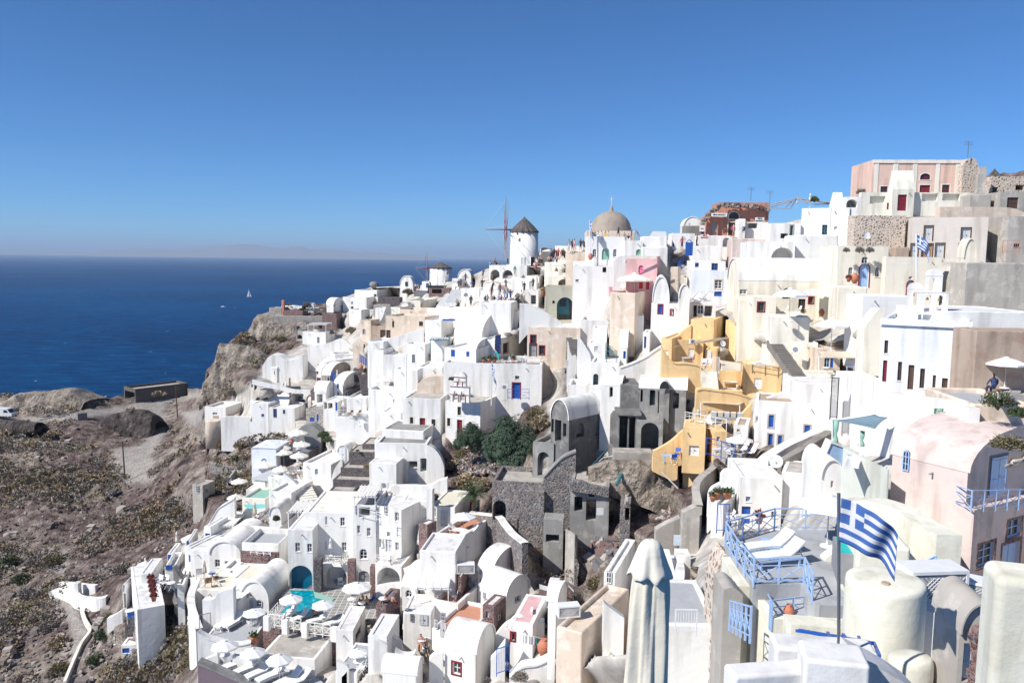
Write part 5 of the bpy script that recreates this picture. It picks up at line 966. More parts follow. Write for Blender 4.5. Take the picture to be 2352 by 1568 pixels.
def perg(lb,x0,x1,y0,y1,d,ch,slats=9,col='white',cover='canvas',dep=4,a=0,alt=False):
 """slatted flat pergola, front edge between crop x0..x1 at y0, feet at y1"""
 A_=GX(x0,y0,d);B_=GX(x1,y0,d);ft=GX(x0,y1,d);hh=A_.z-ft.z;e=(B_-A_);w=e.length;e=e.normalized();n=Vector((-e.y,e.x,0)).normalized();r=thing('pergola',Vector((A_.x,A_.y,ft.z)),lb,'pergola','slatted pergolas');o=r.location
 for u in(0,w):
  for v in(0,dep):m=MB();m.bar(A_+e*u+n*v-o-Vector((0,0,hh)),A_+e*u+n*v-o,.06,n=4);ob('post',m.me('post',col),r)
 m=MB()
 for v in(0,dep):m.bar(A_+n*v-o-e*.2,B_+n*v-o+e*.2,.07,n=4)
 for i in range(slats):u=w*i/(slats-1);m.bar(A_+e*u-n*.3-o+Vector((0,0,.1)),A_+e*u+n*(dep+.2)-o+Vector((0,0,.1)),.05,n=4)
 ob('beams',m.me('beams',col),r)
 if cover:
  for i in range(slats-1):
   m=MB();u=w*i/(slats-1)+.06;v0=0 if not alt else(i%2)*.4;m.box(A_+e*u+n*v0-o+Vector((0,0,.13)),e*(w/(slats-1)-.12),n*(dep*.92),Vector((0,0,.02)));ob('cloth_panel',m.me('cloth_panel',cover),r)
 return r
perg('bare white pergola beside the bastion wall',1270,1480,585,670,170,0,9,cover='lgrey',dep=5)
sc=thing('trellis',GX(1240,640,172),'rusty metal pole trellis in front of the bastion','trellis');o_=sc.location;m=MB()
for x in(1130,1222,1285):m.bar(GX(x,700,172)-o_,GX(x,528,172)-o_,.06,n=4)
for y in(528,575,605,635):m.bar(GX(1105,y,172)-o_,GX(1345,y+10,172)-o_,.045,n=4)
ob('poles',m.me('poles','steel'),sc)
H('white house with sail shaded yard left of the beige curved wall',1755,1900,2000,410,520,12,d=172,rim=.3)
rib('grey swooping buttress wall above the beige house',[(2105,560,590),(2150,500,590),(2200,360,590),(2240,350,590)],'H',.8,d=158)
H('lava stone terrace strip high on the ridge',2090,2352,None,265,340,4,col='s',d=185,dep=3,rim=.1,name='terrace_wall',cat='wall')
H('dark stone garden wall beside the blue chimney pot',2040,2200,None,350,450,6,col='d',d=172,dep=3,rim=.1,name='terrace_wall',cat='wall')
H('white low house with a teal pool on its roof',2060,2250,None,390,520,10,d=166,rim=.3,fc='mint')
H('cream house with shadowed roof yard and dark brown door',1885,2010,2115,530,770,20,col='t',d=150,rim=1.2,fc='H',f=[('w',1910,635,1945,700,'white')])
H('beige stair wing with tall dark brown door',2010,2200,2220,600,780,8,col='T',d=148,dep=4,rim=.2,f=[('d',2120,645,2195,765,'brown')])
H('cream barrel roofed house with two spouts beside the swooping wall',2255,2352,2440,380,560,12,col='c',d=152,dep=5,rim=.2,f=[('w',2262,460,2288,505,'blue')])
rib('cream front wall with a small dark arched door',[(1800,830,900),(1850,780,980),(1940,790,1010),(1965,850,1010)],'t',.6,d=140)
sz=H('cream house front with a dark arched door right of the steps',1800,1960,1990,800,1010,8,col='t',d=139,dep=4,rim=.1,f=[('p',1922,798,1945,910)])
H('big white plain wedge house with small round window in its parapet',1240,1585,1830,930,1090,-24,d=147,rim=1.2,f=[])
rib('high white rear parapet of the wedge house with an octagonal opening',[(1270,840,1060),(1500,800,1060),(1690,745,1060),(1830,900,1060)],'W',.5,d=156)
H('white barrel chapel with dark red door and three red windows',1100,1380,None,1085,1290,-6,'vf',d=146,dep=9,rise=1.9,f=[('d',1190,1128,1243,1252,'red'),('s',1130,1130,1163,1210,'dred'),('s',1270,1137,1302,1215,'dred'),('s',1203,1050,1225,1082,'dred')])
H('white low vault with small slot windows left of the red door chapel',840,905,1110,1100,1245,10,'vs',d=150,rise=1.2,f=[('s',872,1128,882,1165,'dred'),('s2',875,1085,885,1103,'dred')])
H('white wing with small red window right of the red door chapel',1370,1430,1620,1135,1290,14,'vs',d=144,rise=1.3,f=[('s',1373,1128,1388,1160,'dred'),('s',1325,1202,1345,1282,'dred')])
RT=T('white sunny terrace on lava stone walls before the red door chapel',620,1050,1070,1290,1370,-16,col='r',d=135,dep=8,rim=.25,fc='W')
T('lower red lava stone terrace wall below the red door chapel',1035,1305,1340,1355,1440,-4,col='r',d=131,dep=5,rim=.25,fc='W')
rib('white coping wall along the red lava terrace',[(620,1228,1262),(800,1270,1300),(960,1300,1330),(1100,1340,1365),(1300,1352,1375)],'W',.4,d=133.5,base=.3)
rib('whitewashed bare rock outcrop above the red door chapel',[(770,1060,1180),(850,940,1060),(950,935,1050),(1080,990,1040),(1240,930,1020)],'W',3.5,d=152,name='rock_outcrop',cat='rock')
clo(980,1170,1248,'brown folded parasol on the red door chapel terrace',key='clw');clo(1203,1185,1260,'cream folded parasol in front of the red door')
H('white barrel house with rough stone front and bright blue window',1440,1530,1770,1180,1270,14,'vs',col='d',rcol='W',d=138,rise=1.9,f=[('w2',1462,1180,1495,1260,'blue'),('o',1500,1200,1520,1240)])
H('white barrel vault house with slim blue shutter below the stone fronted one',1580,1680,1930,1300,1440,14,'vs',d=128,rise=1.7,f=[('s',1612,1275,1630,1330,'blue'),('o',1612,1370,1635,1430)])
H('white rounded vault with grey doorway at the centre left',1350,1480,1590,1380,1500,14,'vs',d=126,rise=1.6,f=[('o',1372,1398,1440,1500)])
H('dark stone block with a blue shutter door beside the stairs',1690,1740,1910,1360,1445,10,col='s',d=127,rim=.1,f=[('d',1745,1380,1765,1440,'blue')])
H('rough stone hut with grey square niche left of the blue stairs',1780,1900,1960,1175,1330,8,col='d',d=132,rim=.1,f=[('s',1818,1170,1898,1255,'s')])
stairs('dark blue grey steps between stone walls',(1960,1360),(1930,1170),1.6,14,'s')
H('stone terrace block with blue gate and clay jar',1800,1935,2000,1100,1165,8,col='s',d=138,rim=.4,f=[])
rail('bright blue gate rail above the stone terrace',[(1880,1030),(1990,1090),(1990,1145)],'blue',x='bars',h=1.5);put('jar','clay_jar',1895,1115,'clay jar lying on the stone terrace','jar',d=137)
rail('blue railing beside the stone fronted barrel house',[(1545,1280),(1590,1295)],'blue',x='bars',h=2.2)
clo(1615,1110,1245,'cream folded parasol beside the blue railing of the barrel house');clo(1430,1365,1500,'cream folded parasol at the white doorway terrace');clo(1685,1425,1567,'tall cream folded parasol above the stone front rooms');clo(2008,1120,1300,'tall cream folded parasol right of the dark steps')
umb(2180,1210,230,'cream parasol over a terrace table right of the dark steps',key='umbc')
H('white wall block below the cream parasol terrace',1985,2300,None,1340,1567,8,d=116,dep=5,rim=.5,fc='floor')
H('big white angular house with soft shadowed corner right of the terrace',2280,2352,2480,1150,1567,18,d=112)
H('long white lane wall house left of the red terrace below the cliff',525,950,1010,1320,1540,-14,d=138,dep=6,rim=.3,f=[('w',958,1418,975,1455,'blue')])
H('white stepped roof house with flower covered doorway',590,800,1150,1480,1567,10,d=134,rim=.3,dep=5)
for(x,y,w,k,l)in((1190,410,80,'bush3','dark green bush beside the white courtyard wall on the cliff top'),(2060,330,80,'bush1','round olive shrub beside the lava stone strip'),(1980,520,110,'bush3','dark shrub in front of the white roof yard'),(1610,460,120,'bush3','green shrub at the end of the stone wall by the porch'),(960,760,180,'bush1','large olive bush on the cliff below the bastion'),(540,770,350,'bush2','wide brown scrub mass on the cliff shoulder'),(780,920,140,'bush4','grey round bush on the cliff face'),(1060,850,150,'bush2','brown bush left of the trellis'),(1540,680,120,'bush4','grey shrub under the pergola'),(420,1390,260,'bush4','grey scrub at the foot of the sea cliff'),(680,1090,130,'bush4','small grey bush low on the sea cliff'),(2180,1150,120,'bush3','green shrub behind the cream terrace parasol'),(1780,660,170,'bush2','brown shrub below the grey steps'),(720,700,120,'bush2','brown shrub on the upper cliff edge'),(1260,350,120,'bush4','grey shrub on the cliff rim by the loungers'),(1040,350,90,'bush4','low grey shrub behind the pink chimney'),(560,800,170,'bush4','grey shrub at the seaward cliff shoulder')):
 bush(k,x,y,w,l)
rk=thing('boulder',G(2045,130),'large dark boulder on the ridge left of the windmills','rock');m=MB();m.lathe((0,0,-1),[(1.5,0),(2.6,1),(2.7,1.9),(2.2,2.9),(1.2,3.4),(.2,3.5)],14,lambda t,z:1+.12*math.sin(3*t+z)+.07*math.sin(7*t));ob('stone_body',m.me('stone_body','q',True),rk);rk.scale=(.45,.45,.5)
# centre
R(1400,1200)
H('long cream house with sloping parapet and three dark windows',420,880,930,200,470,16,col='t',d=133,dep=7,rim=.3,f=[('w',495,245,520,320,'brown'),('w',812,252,858,305,'brown'),('d',355,350,430,470,'brown'),('o',452,408,474,450)])
rib('white winding parapet path below the long cream house',[(210,490,560),(400,470,530),(540,430,500),(700,380,450),(870,320,380)],'W',.5,d=124)
H('white terraced house with curved stair walls at centre left',205,400,430,490,740,10,d=122,rim=.5,dep=6)
H('white house with grey glass pool wall at centre left',400,640,700,650,800,12,d=118,rim=.3,col='w',dep=6)
H('white stepped block with small stair left of the blue railing',285,400,450,590,720,12,d=119,rim=.5,dep=4)
H('white square house with soft curves under the satellite dish',640,880,960,520,740,14,d=117,rim=.4,f=[('w',728,640,765,740,'lgrey')])
H('white house with person filming from a blue topped roof',880,1080,1220,240,400,12,d=122,rim=.2,f=[])
bt=thing('skylight_cover',GX(1160,240,120),'bright blue flat cover on the white roof below the filming man','cover');m=MB();m.box((-.9,-.3,0),(1.9,0,0),(0,.8,0),(0,0,.18));ob('panel',m.me('panel','blue'),bt)
T('white terrace with teal striped awning and folded parasols',950,1110,1180,480,640,12,d=114,rim=.2,dep=5)
perg('teal and white striped slatted awning on green posts',950,1155,468,630,113,0,8,col='teal',cover='white',dep=2.5,alt=True)
rail('small blue balcony railing left of the blue shutter house',[(968,705),(1062,730)],'teal',h=1.6)
BV=H('large white barrel vault chapel with two roof spouts',1230,1540,2075,440,480,26,'vs',d=112,rise=4.0)
H('white house wall with tall dark blue door under the barrel vault',1545,1700,2085,465,740,22,d=108,rim=.1,f=[('d2',1712,420,1768,515,'blue','dred'),('d2',1708,520,1772,635,'blue','dred'),('w2',1803,512,1858,618,'brown','dred')])
H('white house with two deep blue shuttered windows',1110,1480,1710,575,880,20,d=104,dep=7,rim=.2,f=[('s',1187,583,1235,665,'blue'),('s',1368,605,1404,665,'blue')])
H('white low vault roof between the blue shutter house and the chapel',1390,1480,1700,570,620,16,'vs',d=104.5,rise=1.0)
LT=T('long white terrace wall with breakfast tables and plant pots',1100,2250,2352,760,1180,5,d=101,dep=9,rim=.25,fc='floor',f=[('d',1912,975,1998,1160,'blue','dred'),('w',1940,890,1990,932,'H')])
put('ac','air_conditioner',1822,1050,'air conditioner beside the dark blue carved door','air conditioner',0,d=99.5,sc=.9,gq='air conditioners')
rail('blue railing bridge in front of the dark blue carved door',[GX(1855,1160,99),GX(2105,1165,98)],'blue',h=1.25)
for i,(x,s,l)in enumerate(((1575,1.2,'leftmost clay pot on the breakfast terrace'),(1640,1.5,'second clay pot from the left on the breakfast terrace'),(1700,1.3,'third clay pot beside the woman in turquoise'),(1830,1.2,'clay pot behind the woman in turquoise'),(1920,1.5,'spiky potted plant beside the white bench'))):put('pot','potted_plant',x,738,l,'potted plant',t=LT,sc=s,gq='pots on the breakfast terrace')
put('tr','table',1970,730,'white breakfast table with jars','table',10,t=LT,sc=1.0,gq='tables on the breakfast terrace');put('tr','table',1890,755,'long white low table on the breakfast terrace','table',5,t=LT,sc=(1.3,.8,.6),gq='tables on the breakfast terrace')
for x,l in((1885,'white chair left of the breakfast table'),(2030,'white chair right of the breakfast table')):put('ch','chair',x,720,l,'chair',90,t=LT,gq='chairs on the breakfast terrace')
sf=thing('bench',G(2150,750,t=LT),'long white wooden garden bench on the breakfast terrace','bench');m=MB();m.box((-1,-.3,.4),(2,0,0),(0,.6,0),(0,0,.06));ob('seat',m.me('seat','white'),sf);m=MB();
for i in range(12):m.box((-1+i*.175,.28,.46),(.08,0,0),(0,.04,0),(0,0,.45))
m.box((-1,.27,.88),(2,0,0),(0,.06,0),(0,0,.07));ob('backrest',m.me('backrest','white'),sf)
for x in(-.98,.92):m=MB();m.box((x,-.3,0),(.06,0,0),(0,.6,0),(0,0,.65));ob('end_frame',m.me('end_frame','white'),sf)
man(1750,745,'lean','aqua','aqua','woman bending over in a long turquoise dress on the terrace',60,t=LT,hair='yellow',gq='people on the breakfast terrace')
OR=H('old peach stucco house with flaking wall and barred windows',2080,2700,2780,330,790,10,col='t',d=104,dep=8,rcol='W',rim=.1,f=[('w',2125,415,2182,510,'brown','dred'),('d',2115,520,2190,665,'grey','brown'),('w',2228,540,2285,640,'brown','dred')],name='old_house')
rib('thick white sloping roof edge of the peach stucco house',[(1990,40,420),(2100,50,300),(2200,90,300),(2352,170,300),(2480,260,400),(2550,350,430)],'W',1.6,d=106,base=1)
H('white stepped roofs and curved parapets right of the great chapel',1520,1900,2000,30,200,8,d=114,rim=.3,dep=6)
WC=H('white church left wing with brown door and two framed windows',620,1065,1125,1165,1567,8,d=98,dep=9,rim=.12,fc='n',f=[('w',705,1375,745,1452,'brown','c'),('d',820,1385,885,1600,'dred','c'),('w',958,1400,1005,1480,'brown','c')],name='church',cat='church')
WC2=H('white church right wing under the red trimmed belfry',1120,1530,1860,1215,1567,18,d=96,rim=.12,fc='n',f=[('w',1265,1252,1305,1352,'brown','c'),('w',1142,1385,1180,1480,'brown','c'),('d',1258,1405,1320,1640,'dred','c'),('w',1395,1430,1432,1500,'brown','c')],name='church',cat='church')
e2=WC2.e;n2=WC2.n;s_=WC2.A.dot(-n2)
bellwall('white belfry with dark red trim, arches and a cross on the church',GX(1290,1200,95.2)+n2*.0,e2,n2,4,[(3.0,2.6,[(.28,.62,.35,1.9),(.66,.62,.35,1.9)]),(1.9,1.5,[(.5,.6,.2,1.3)])],trim='rust',th=.6,bells=2).scale=(.8,.8,.72)
rib('beige bare earth bank behind the church roof',[(800,980,1090),(900,900,1100),(1080,880,1110),(1180,930,1130),(1400,960,1140),(1600,1020,1140),(1830,1100,1160)],'t',2.0,d=104,base=2,name='earth_bank',cat='bank')
flag(1663,735,1240,95.5,'white flagpole with a limp striped flag on the church roof',1.3,-.9,droop=2.6)
flag(663,640,1120,103,'tall bare white pole at the left of the church roof',.02,0)
lp=0
H('big white plain tower like block left of the church',520,800,860,820,1160,12,d=104,rim=.2)
H('white rising wall block with a long roof behind the tower block',795,1090,1110,790,990,8,d=107,rim=.2,dep=6)
H('white curved courtyard wall house left of the church door',215,530,620,1060,1330,10,d=108,rim=.5,fc='floor')
H('white low retaining block at the foot of the courtyard wall',370,610,640,1320,1500,8,d=101,rim=.15,dep=4)
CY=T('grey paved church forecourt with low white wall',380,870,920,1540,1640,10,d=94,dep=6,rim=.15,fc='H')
bush('bush1',1200,930,110,'dry shrub behind the red trimmed belfry',d=100)
PT=[(1132,220,'arms','cream','black','man standing on the blue cover filming the crowd'),(885,490,'arms','wcanvas','wcanvas','person in white with a camera on the stepped roofs'),(928,495,'stand','wcanvas','wcanvas','second person in white beside the camera'),(1270,95,'sit','black','black','person in black sitting on the wall edge below the steps'),(1420,78,'stand','black','black','person in black standing near the emblem wall'),(1490,215,'arms','yellow','yellow','person in a yellow top shading their eyes'),(1300,225,'sit','wcanvas','wcanvas','person in white sitting beside the big folded parasol')]
for x,y,p_,a_,b_,l in PT:man(x,y,p_,a_,b_,l,10)
clo(1352,30,222,'tall weathered beige folded parasol on the white roofs below the steps',key='clb')
# right centre
R(2100,1200)
H('white walls and grey stair yard left of the yellow block',640,1110,1130,240,650,8,d=104,rim=.4,dep=8,col='w',f=[('s',1022,380,1084,478,'teal')])
H('white cube house with tiny cross window above the stair yard',790,960,1100,330,500,8,d=98,rim=.15,dep=4,f=[('s',815,540,860,600,'m')])
H('white low house with square vent window above the garden gate',740,940,1000,510,670,8,d=96,rim=.15,dep=4,f=[('s',815,542,860,602,'lgrey')])
rail('teal garden gate in the white wall',[GX(955,770,92),GX(1078,775,91.5)],'teal',x='bars',h=1.75);rail('teal stair railing above the garden gate',[GX(962,600,95),GX(1078,690,94)],'teal',h=.9)
H('white fan shaped house with a teal awning window left of the ravine steps',770,1100,1130,740,960,10,d=91,rim=.2,f=[('n',800,865,862,1000,'teal')])
H('white barrel roofed cottage with grey vault and small blue door',1110,1190,1380,560,760,12,'vs',d=94,rise=2.0,f=[('d',1160,600,1190,690,'blue')])
H('white house with narrow blue shuttered door beside the yellow house',1380,1460,1650,380,650,14,d=91,rim=.2,f=[('d',1400,428,1425,565,'blue')])
H('white blocky mass with stepped corners behind the grey cottage',1000,1390,1450,180,440,8,d=98,rim=.2,dep=6)
rib('white sweeping wall curving up to the yellow house',[(1110,800,920),(1250,750,900),(1400,680,880),(1500,610,860),(1590,550,840)],'W',.6,d=88,cap='W')
stairs('dark stone steps climbing the ravine between white walls',(690,900),(540,330),2.0,28,'q')
rib('white rounded wall left of the ravine steps',[(500,480,700),(540,640,760),(600,660,900),(600,900,980)],'W',.9,d=97)
rib('white rough wall right of the ravine steps',[(620,400,520),(680,500,640),(760,640,760),(770,790,880)],'W',.8,d=96)
H('white small terrace house with stair and steel ladder by the ravine',500,880,960,1010,1200,8,d=90,rim=.5,dep=5,f=[('w',898,1080,915,1140)])
lp=thing('street_lamp',GX(490,985,92),'grey boxed street lamp on a pole beside the ravine steps','lamp');m=MB();m.bar((0,0,0),(0,0,2.2),.05);ob('pole',m.me('pole','lgrey'),lp);m=MB();m.cbox((0,0,2.2),.3,.3,.6);ob('lamp_head',m.me('lamp_head','lgrey'),lp)
H('white room with small barrel roof and black slot window above the concrete house',880,1120,1350,1010,1300,14,'vs',d=82,rise=.8,f=[('o',992,1010,1032,1140)])
H('dark unpainted concrete box under the small barrel roof',1120,1345,None,1000,1310,2,col='G',d=81.2,rim=.05,dep=5)
H('grey concrete house with three tall black openings and white roof',1340,1885,2080,1060,1400,14,'vs',col='H',rcol='W',rise=1.1,d=80,f=[('o',1352,1030,1385,1195),('o',1465,1058,1530,1240),('o',1562,1070,1705,1332),('o',1740,1090,1810,1275)],name='concrete_house')
H('white arched dormer on the concrete house roof',1585,1700,None,1035,1060,8,'vf',col='H',rcol='W',d=79.8,rise=.75,dep=3,f=[])
dm=thing('dormer_shade',GX(1640,1040,79.5),'black sheet painting the shade of the round arched dormer opening','opening');m=MB();m.face([(-.5*math.cos(i*math.pi/10),0,.75*math.sin(i*math.pi/10))for i in range(11)]);ob('shade_sheet',m.me('shade_sheet','black'),dm)  # no real hole: flat black sheet paints the shade inside the dormer
R(2600,1200)
YB=H('tall yellow cube house above the yellow terraces',470,745,900,235,520,22,col='Y',d=88,rim=.05,base=4,name='yellow_house')
Y2=H('yellow house wing with small white window at the left',125,250,420,455,740,24,col='Y',d=85,rim=.1,f=[('s',165,590,212,645,'white'),('s2',450,568,515,678,'white')],name='yellow_house')
rib('yellow sweeping wall running down behind the terraces',[(900,230,700,90),(1010,290,700,89),(1130,370,720,88),(1200,440,720,87),(1400,520,720,85),(1530,590,740,83),(1660,660,800,81)],'Y',.8,base=1.5)
H('yellow recessed wall with white shutters behind the left terrace',255,620,None,470,730,3,col='Y',d=86.5,rim=.1,dep=3,f=[('s',452,570,516,676,'white')],name='yellow_house')
rib('yellow slope wall left of the tall cube',[(290,440,560),(380,360,520),(470,290,520)],'Y',.6,d=89,base=1.5)
rib('yellow bulging front wall of the left terrace',[(125,560,850),(250,730,870),(400,745,900),(540,770,930),(620,820,980),(655,900,1010),(640,1030,1060)],'Y',.7,d=82,cap='Y',base=1.5)
H('yellow middle house with tall white window',640,780,940,590,830,18,col='Y',d=84,rim=.1,f=[('s',683,598,720,710,'white')],name='yellow_house')
YT=T('yellow upper sun terrace with two white loungers',1090,1540,1690,770,1090,12,col='Y',d=80,rim=.35,fc='cfloor',f=[('s',1225,918,1312,1040,'white')],name='yellow_house')
for x,l in((1290,'left white lounger on the upper yellow terrace'),(1400,'right white lounger on the upper yellow terrace')):put('lg','sun_lounger',x,775,l,'sun lounger',-60,t=YT,gq='loungers on the yellow terraces')
rail('thin white rail along the upper yellow terrace',[GX(1118,740,80),GX(1430,800,79.5),GX(1535,770,79.5)],'white',x=False,h=.9)
H('small yellow kiosk at the right end of the upper terrace',1600,1695,None,850,1000,8,col='Y',d=80,rim=.05,dep=2)
YL=T('yellow lounge terrace with striped cushions and white tables',760,1090,1200,1060,1180,10,col='Y',d=79.5,rim=.5,fc='cfloor',dep=5)
H('yellow lounge back wall with deep shadow',760,1100,None,840,1050,4,col='Y',d=84,rim=.05,dep=1)
sail('grey shade sail over the yellow lounge',[(815,700,82),(1090,735,81),(1088,838,79),(825,830,79)],col='beige')
sail('narrow beige triangular sail above the left yellow terrace',[(275,548,82),(820,440,85),(980,430,87)],col='canvas')
sail('wide beige shade sail above the lower lounge',[(850,1115,80),(1180,1180,79),(1060,1235,77),(600,1205,78)],col='beige',posts=[(597,1200,1430,77.5),(1055,1240,1340,77)])
def sofa(x,y,w,lb,t,rz=0,n=5,base='wood'):
 r=thing('sofa',G(x,y,t=t),lb,'sofa','cushioned sofas on the yellow house',math.radians(rz));m=MB();m.box((-w/2,-.4,.15),(w,0,0),(0,.8,0),(0,0,.2));ob('seat',m.me('seat','grey' if base=='grey' else 'white'),r);m=MB();m.box((-w/2,.38,.15),(w,0,0),(0,.1,0),(0,0,.55));ob('backrest',m.me('backrest','beige'),r)
 for i in range(n):m=MB();m.box((-w/2+.1+i*w/n,.12,.36),(w/n*.75,0,0),(0,.2,.1),(0,-.08,.42));ob('cushion',m.me('cushion','beige' if i%2 else 'lgrey'),r)
sofa(920,1000,2.6,'long sofa with striped cushions on the middle yellow lounge',YL);put('tr','table',940,1040,'white table before the striped cushion sofa','table',0,t=YL,gq='tables on the yellow lounge');put('tr','table',960,1095,'lower white bench table at the lounge edge','table',0,t=YL,sc=(1.2,.7,.7),gq='tables on the yellow lounge')
for x,l in((630,'left white rocking chair on the yellow terrace'),(690,'right white rocking chair on the yellow terrace')):put('ch','chair',x,820,l,'chair',160,d=81.5,sc=1.2,gq='white chairs on the yellow terrace')
put('tr','table',440,740,'white table on the upper left yellow terrace','table',5,d=84,sc=.8);put('chw','chair',485,745,'dark chair beside the upper left yellow table','chair',90,d=84)
put('dish','satellite_dish',850,575,'white satellite dish on the yellow house','satellite dish',20,d=84,sc=.75,gq='satellite dishes');put('ac','air_conditioner',500,520,'air conditioner on the tall yellow cube','air conditioner',15,d=86,sc=.8,gq='air conditioners')
rail('white picket gate on the yellow terrace stair',[GX(735,900,80.5),GX(808,905,80.3)],'white',x='bars',h=2.0);stairs('pale steps down between the yellow terraces',(710,1050),(690,840),1.6,9,'c',t0=None)
rib('yellow curved front wall of the lower lounge',[(530,1060,1300),(600,1045,1340),(760,1065,1380),(1000,1100,1400),(1200,1170,1400)],'Y',.7,d=78.5,cap='Y',base=1.5)
YD=T('yellow lowest terrace with white rail and two loungers',388,640,950,1500,1900,20,col='Y',d=73,rim=.25,fc='cfloor',f=[],name='yellow_house')
for x,l in((650,'left white lounger on the lowest yellow terrace'),(770,'right white lounger on the lowest yellow terrace')):put('lg','sun_lounger',x,1480,l,'sun lounger',-50,t=YD,gq='loungers on the yellow terraces',sc=1.1)
rail('white tubular rail around the lowest yellow terrace',[GX(408,1465,74),GX(640,1510,73),GX(895,1560,72)],'white',x=False,h=1.25);rail('white tubular rail at the back left of the lowest yellow terrace',[GX(408,1465,74),GX(560,1430,77),GX(800,1390,79)],'white',x=False,h=1.0)
sofa(900,1420,3.0,'grey corner sofa with dark cushions on the lowest yellow terrace',None,-10,5,'grey')
clo(555,1205,1450,'white folded parasol at the left of the lowest yellow terrace',key='cl')
rib('yellow diagonal stair wall beside the grey corner sofa',[(990,1430,1470),(1100,1300,1450),(1210,1170,1400)],'Y',.5,d=76.5,base=1.5)
H('cream wall sloping down right of the cream house',1410,1870,2280,200,480,6,col='c',d=80,rim=.1,dep=4)
stairs('dark stone path steps right of the yellow house',(1790,960),(1450,480),1.3,22,'q')
umb(2125,245,405,'white parasol on a dark pole over the pale upper terrace',key='umb')
HB=H('pale house with arched niche and blue door below the white parasol',2060,2700,None,520,700,4,col='C',d=80,rim=.3,dep=5,f=[('n',2175,370,2340,540)])
H('white rough low house front with air conditioner right of the yellow sweep',1680,1970,2050,500,760,8,col='c',d=79,rim=.4,dep=5)
put('ac','air_conditioner',1720,625,'air conditioner on the whitewashed rock wall','air conditioner',-20,d=78,sc=1.0,gq='air conditioners')
HT=H('beige house with blue window under a beige awning',1960,2700,None,590,890,3,col='t',d=76,rim=.1,dep=5,f=[('w',2050,678,2118,798,'lblue'),('s',2118,680,2158,800,'blue'),('o',2232,690,2330,860)])
sail('beige flat awning over the blue window terrace',[(1975,595,75),(2600,600,75),(2640,690,72),(1975,680,72)],col='beige',posts=[(1985,660,870,72)])
H('cream front wall with rounded posts and blue double gate',1860,2310,None,880,1010,4,col='c',d=73,rim=.5,dep=3,fc='H')
rail('pale blue crossed double gate in the cream wall',[GX(2305,1005,72.3),GX(2460,1000,72.3)],'lblue',h=1.75,seg=.8)
put('tb','table',2080,880,'round table with red bowl under the beige awning','table',0,d=74,gq=None)
WB=H('long white house with four bright blue shutters and doors',1215,2060,2130,1230,1760,18,d=68,rim=.12,fc='T',f=[('s',1395,1350,1452,1495,'blue','n'),('s',1815,1470,1880,1600,'blue','n'),('d',1388,1570,1440,1770,'blue','n'),('s',1505,1590,1550,1700,'blue','n')],base=8)
H('white smooth bank house behind the blue shutter house',1700,2352,2500,990,1280,8,d=68.5,rim=.1,dep=6)
H('small white annex with dark blue door and flat roof',970,1135,1370,1480,1860,20,d=70,rim=.08,fc='T',f=[('s',1020,1515,1055,1545,'wood'),('d2',1180,1530,1255,1775,'navy')])
put('ac','air_conditioner',1275,1435,'air conditioner on the annex roof beside the blue shutters','air conditioner',10,d=70,sc=.95,gq='air conditioners')
rib('white curb with steps above the annex',[(1225,1160,1230),(1350,1150,1220),(1600,1060,1140),(1700,1000,1040)],'w',.5,d=72)
# white houses in the left centre
R(750,1550)
rib('long white rough garden wall with bushes before it',[(400,340,470),(600,335,480),(850,350,490),(1000,360,510),(1160,370,520)],'W',.5,d=134)
H('white terrace with planters at the far left of the village',205,450,660,235,330,10,d=142,rim=.4,fc='c',dep=6,f=[('w',295,290,350,320,'lgrey')])
rcyl('bastion','peach rounded plaster bastion under the far left terrace','bastion',GX(310,375,139),1.5,5,'t',sy=.8,bev=.2)
H('peach wall below the far left terrace',205,300,None,325,520,-12,col='t',d=142,dep=3,rim=.1)
BG=[(440,210,110,'bush3','left green potted shrub on the far left terrace'),(610,200,110,'bush3','right dark shrub on the far left terrace'),(1150,360,120,'bush3','green shrub beside the white tunnel arch')]
for x,y,w,k,l in BG:bush(k,x,y,w,l)
H('white house with two dark blue doors behind the garden wall',960,1260,None,245,355,6,'flat',d=130,dep=6,rim=.2,f=[('s',1008,248,1052,352,'navy'),('s',1122,260,1150,308,'navy')])
H('white gabled stair block with little blue window',760,950,1010,190,345,8,d=131,dep=4,rim=.1,f=[('s',868,308,902,342,'blue')])
H('white barrel roof house above the dark blue doors',945,1180,1320,200,260,10,'vs',d=134,rise=1.5,dep=6)
H('white cylinder tunnel arch with dark passage and blue door',1170,1400,None,350,480,-8,'vf',d=125,dep=6,rise=3.2,f=[('p',1230,240,1375,470)])
H('rough stone house front with narrow bright blue windows',1395,1700,1770,260,460,14,col='d',d=122,dep=6,rim=.1,f=[('s',1440,350,1450,400,'blue'),('s',1520,312,1542,392,'blue'),('s',1605,425,1640,458,'blue'),('s',1700,333,1728,395,'blue')])
H('white roof house with open blue porch above the stone front',1595,1770,1870,165,270,10,d=120,dep=5,rim=.1,f=[('o',1605,170,1640,250),('o',1650,180,1705,245),('s',1745,175,1768,272,'blue')])
H('white pair of blocks right of the blue porch',1870,2110,2150,120,280,8,d=118,dep=6,rim=.3,col='w')
rib('small grey stone vault between the parasols and the stone front',[(1310,500,520),(1380,430,530),(1480,420,540),(1590,500,540)],'H',2.5,d=118)
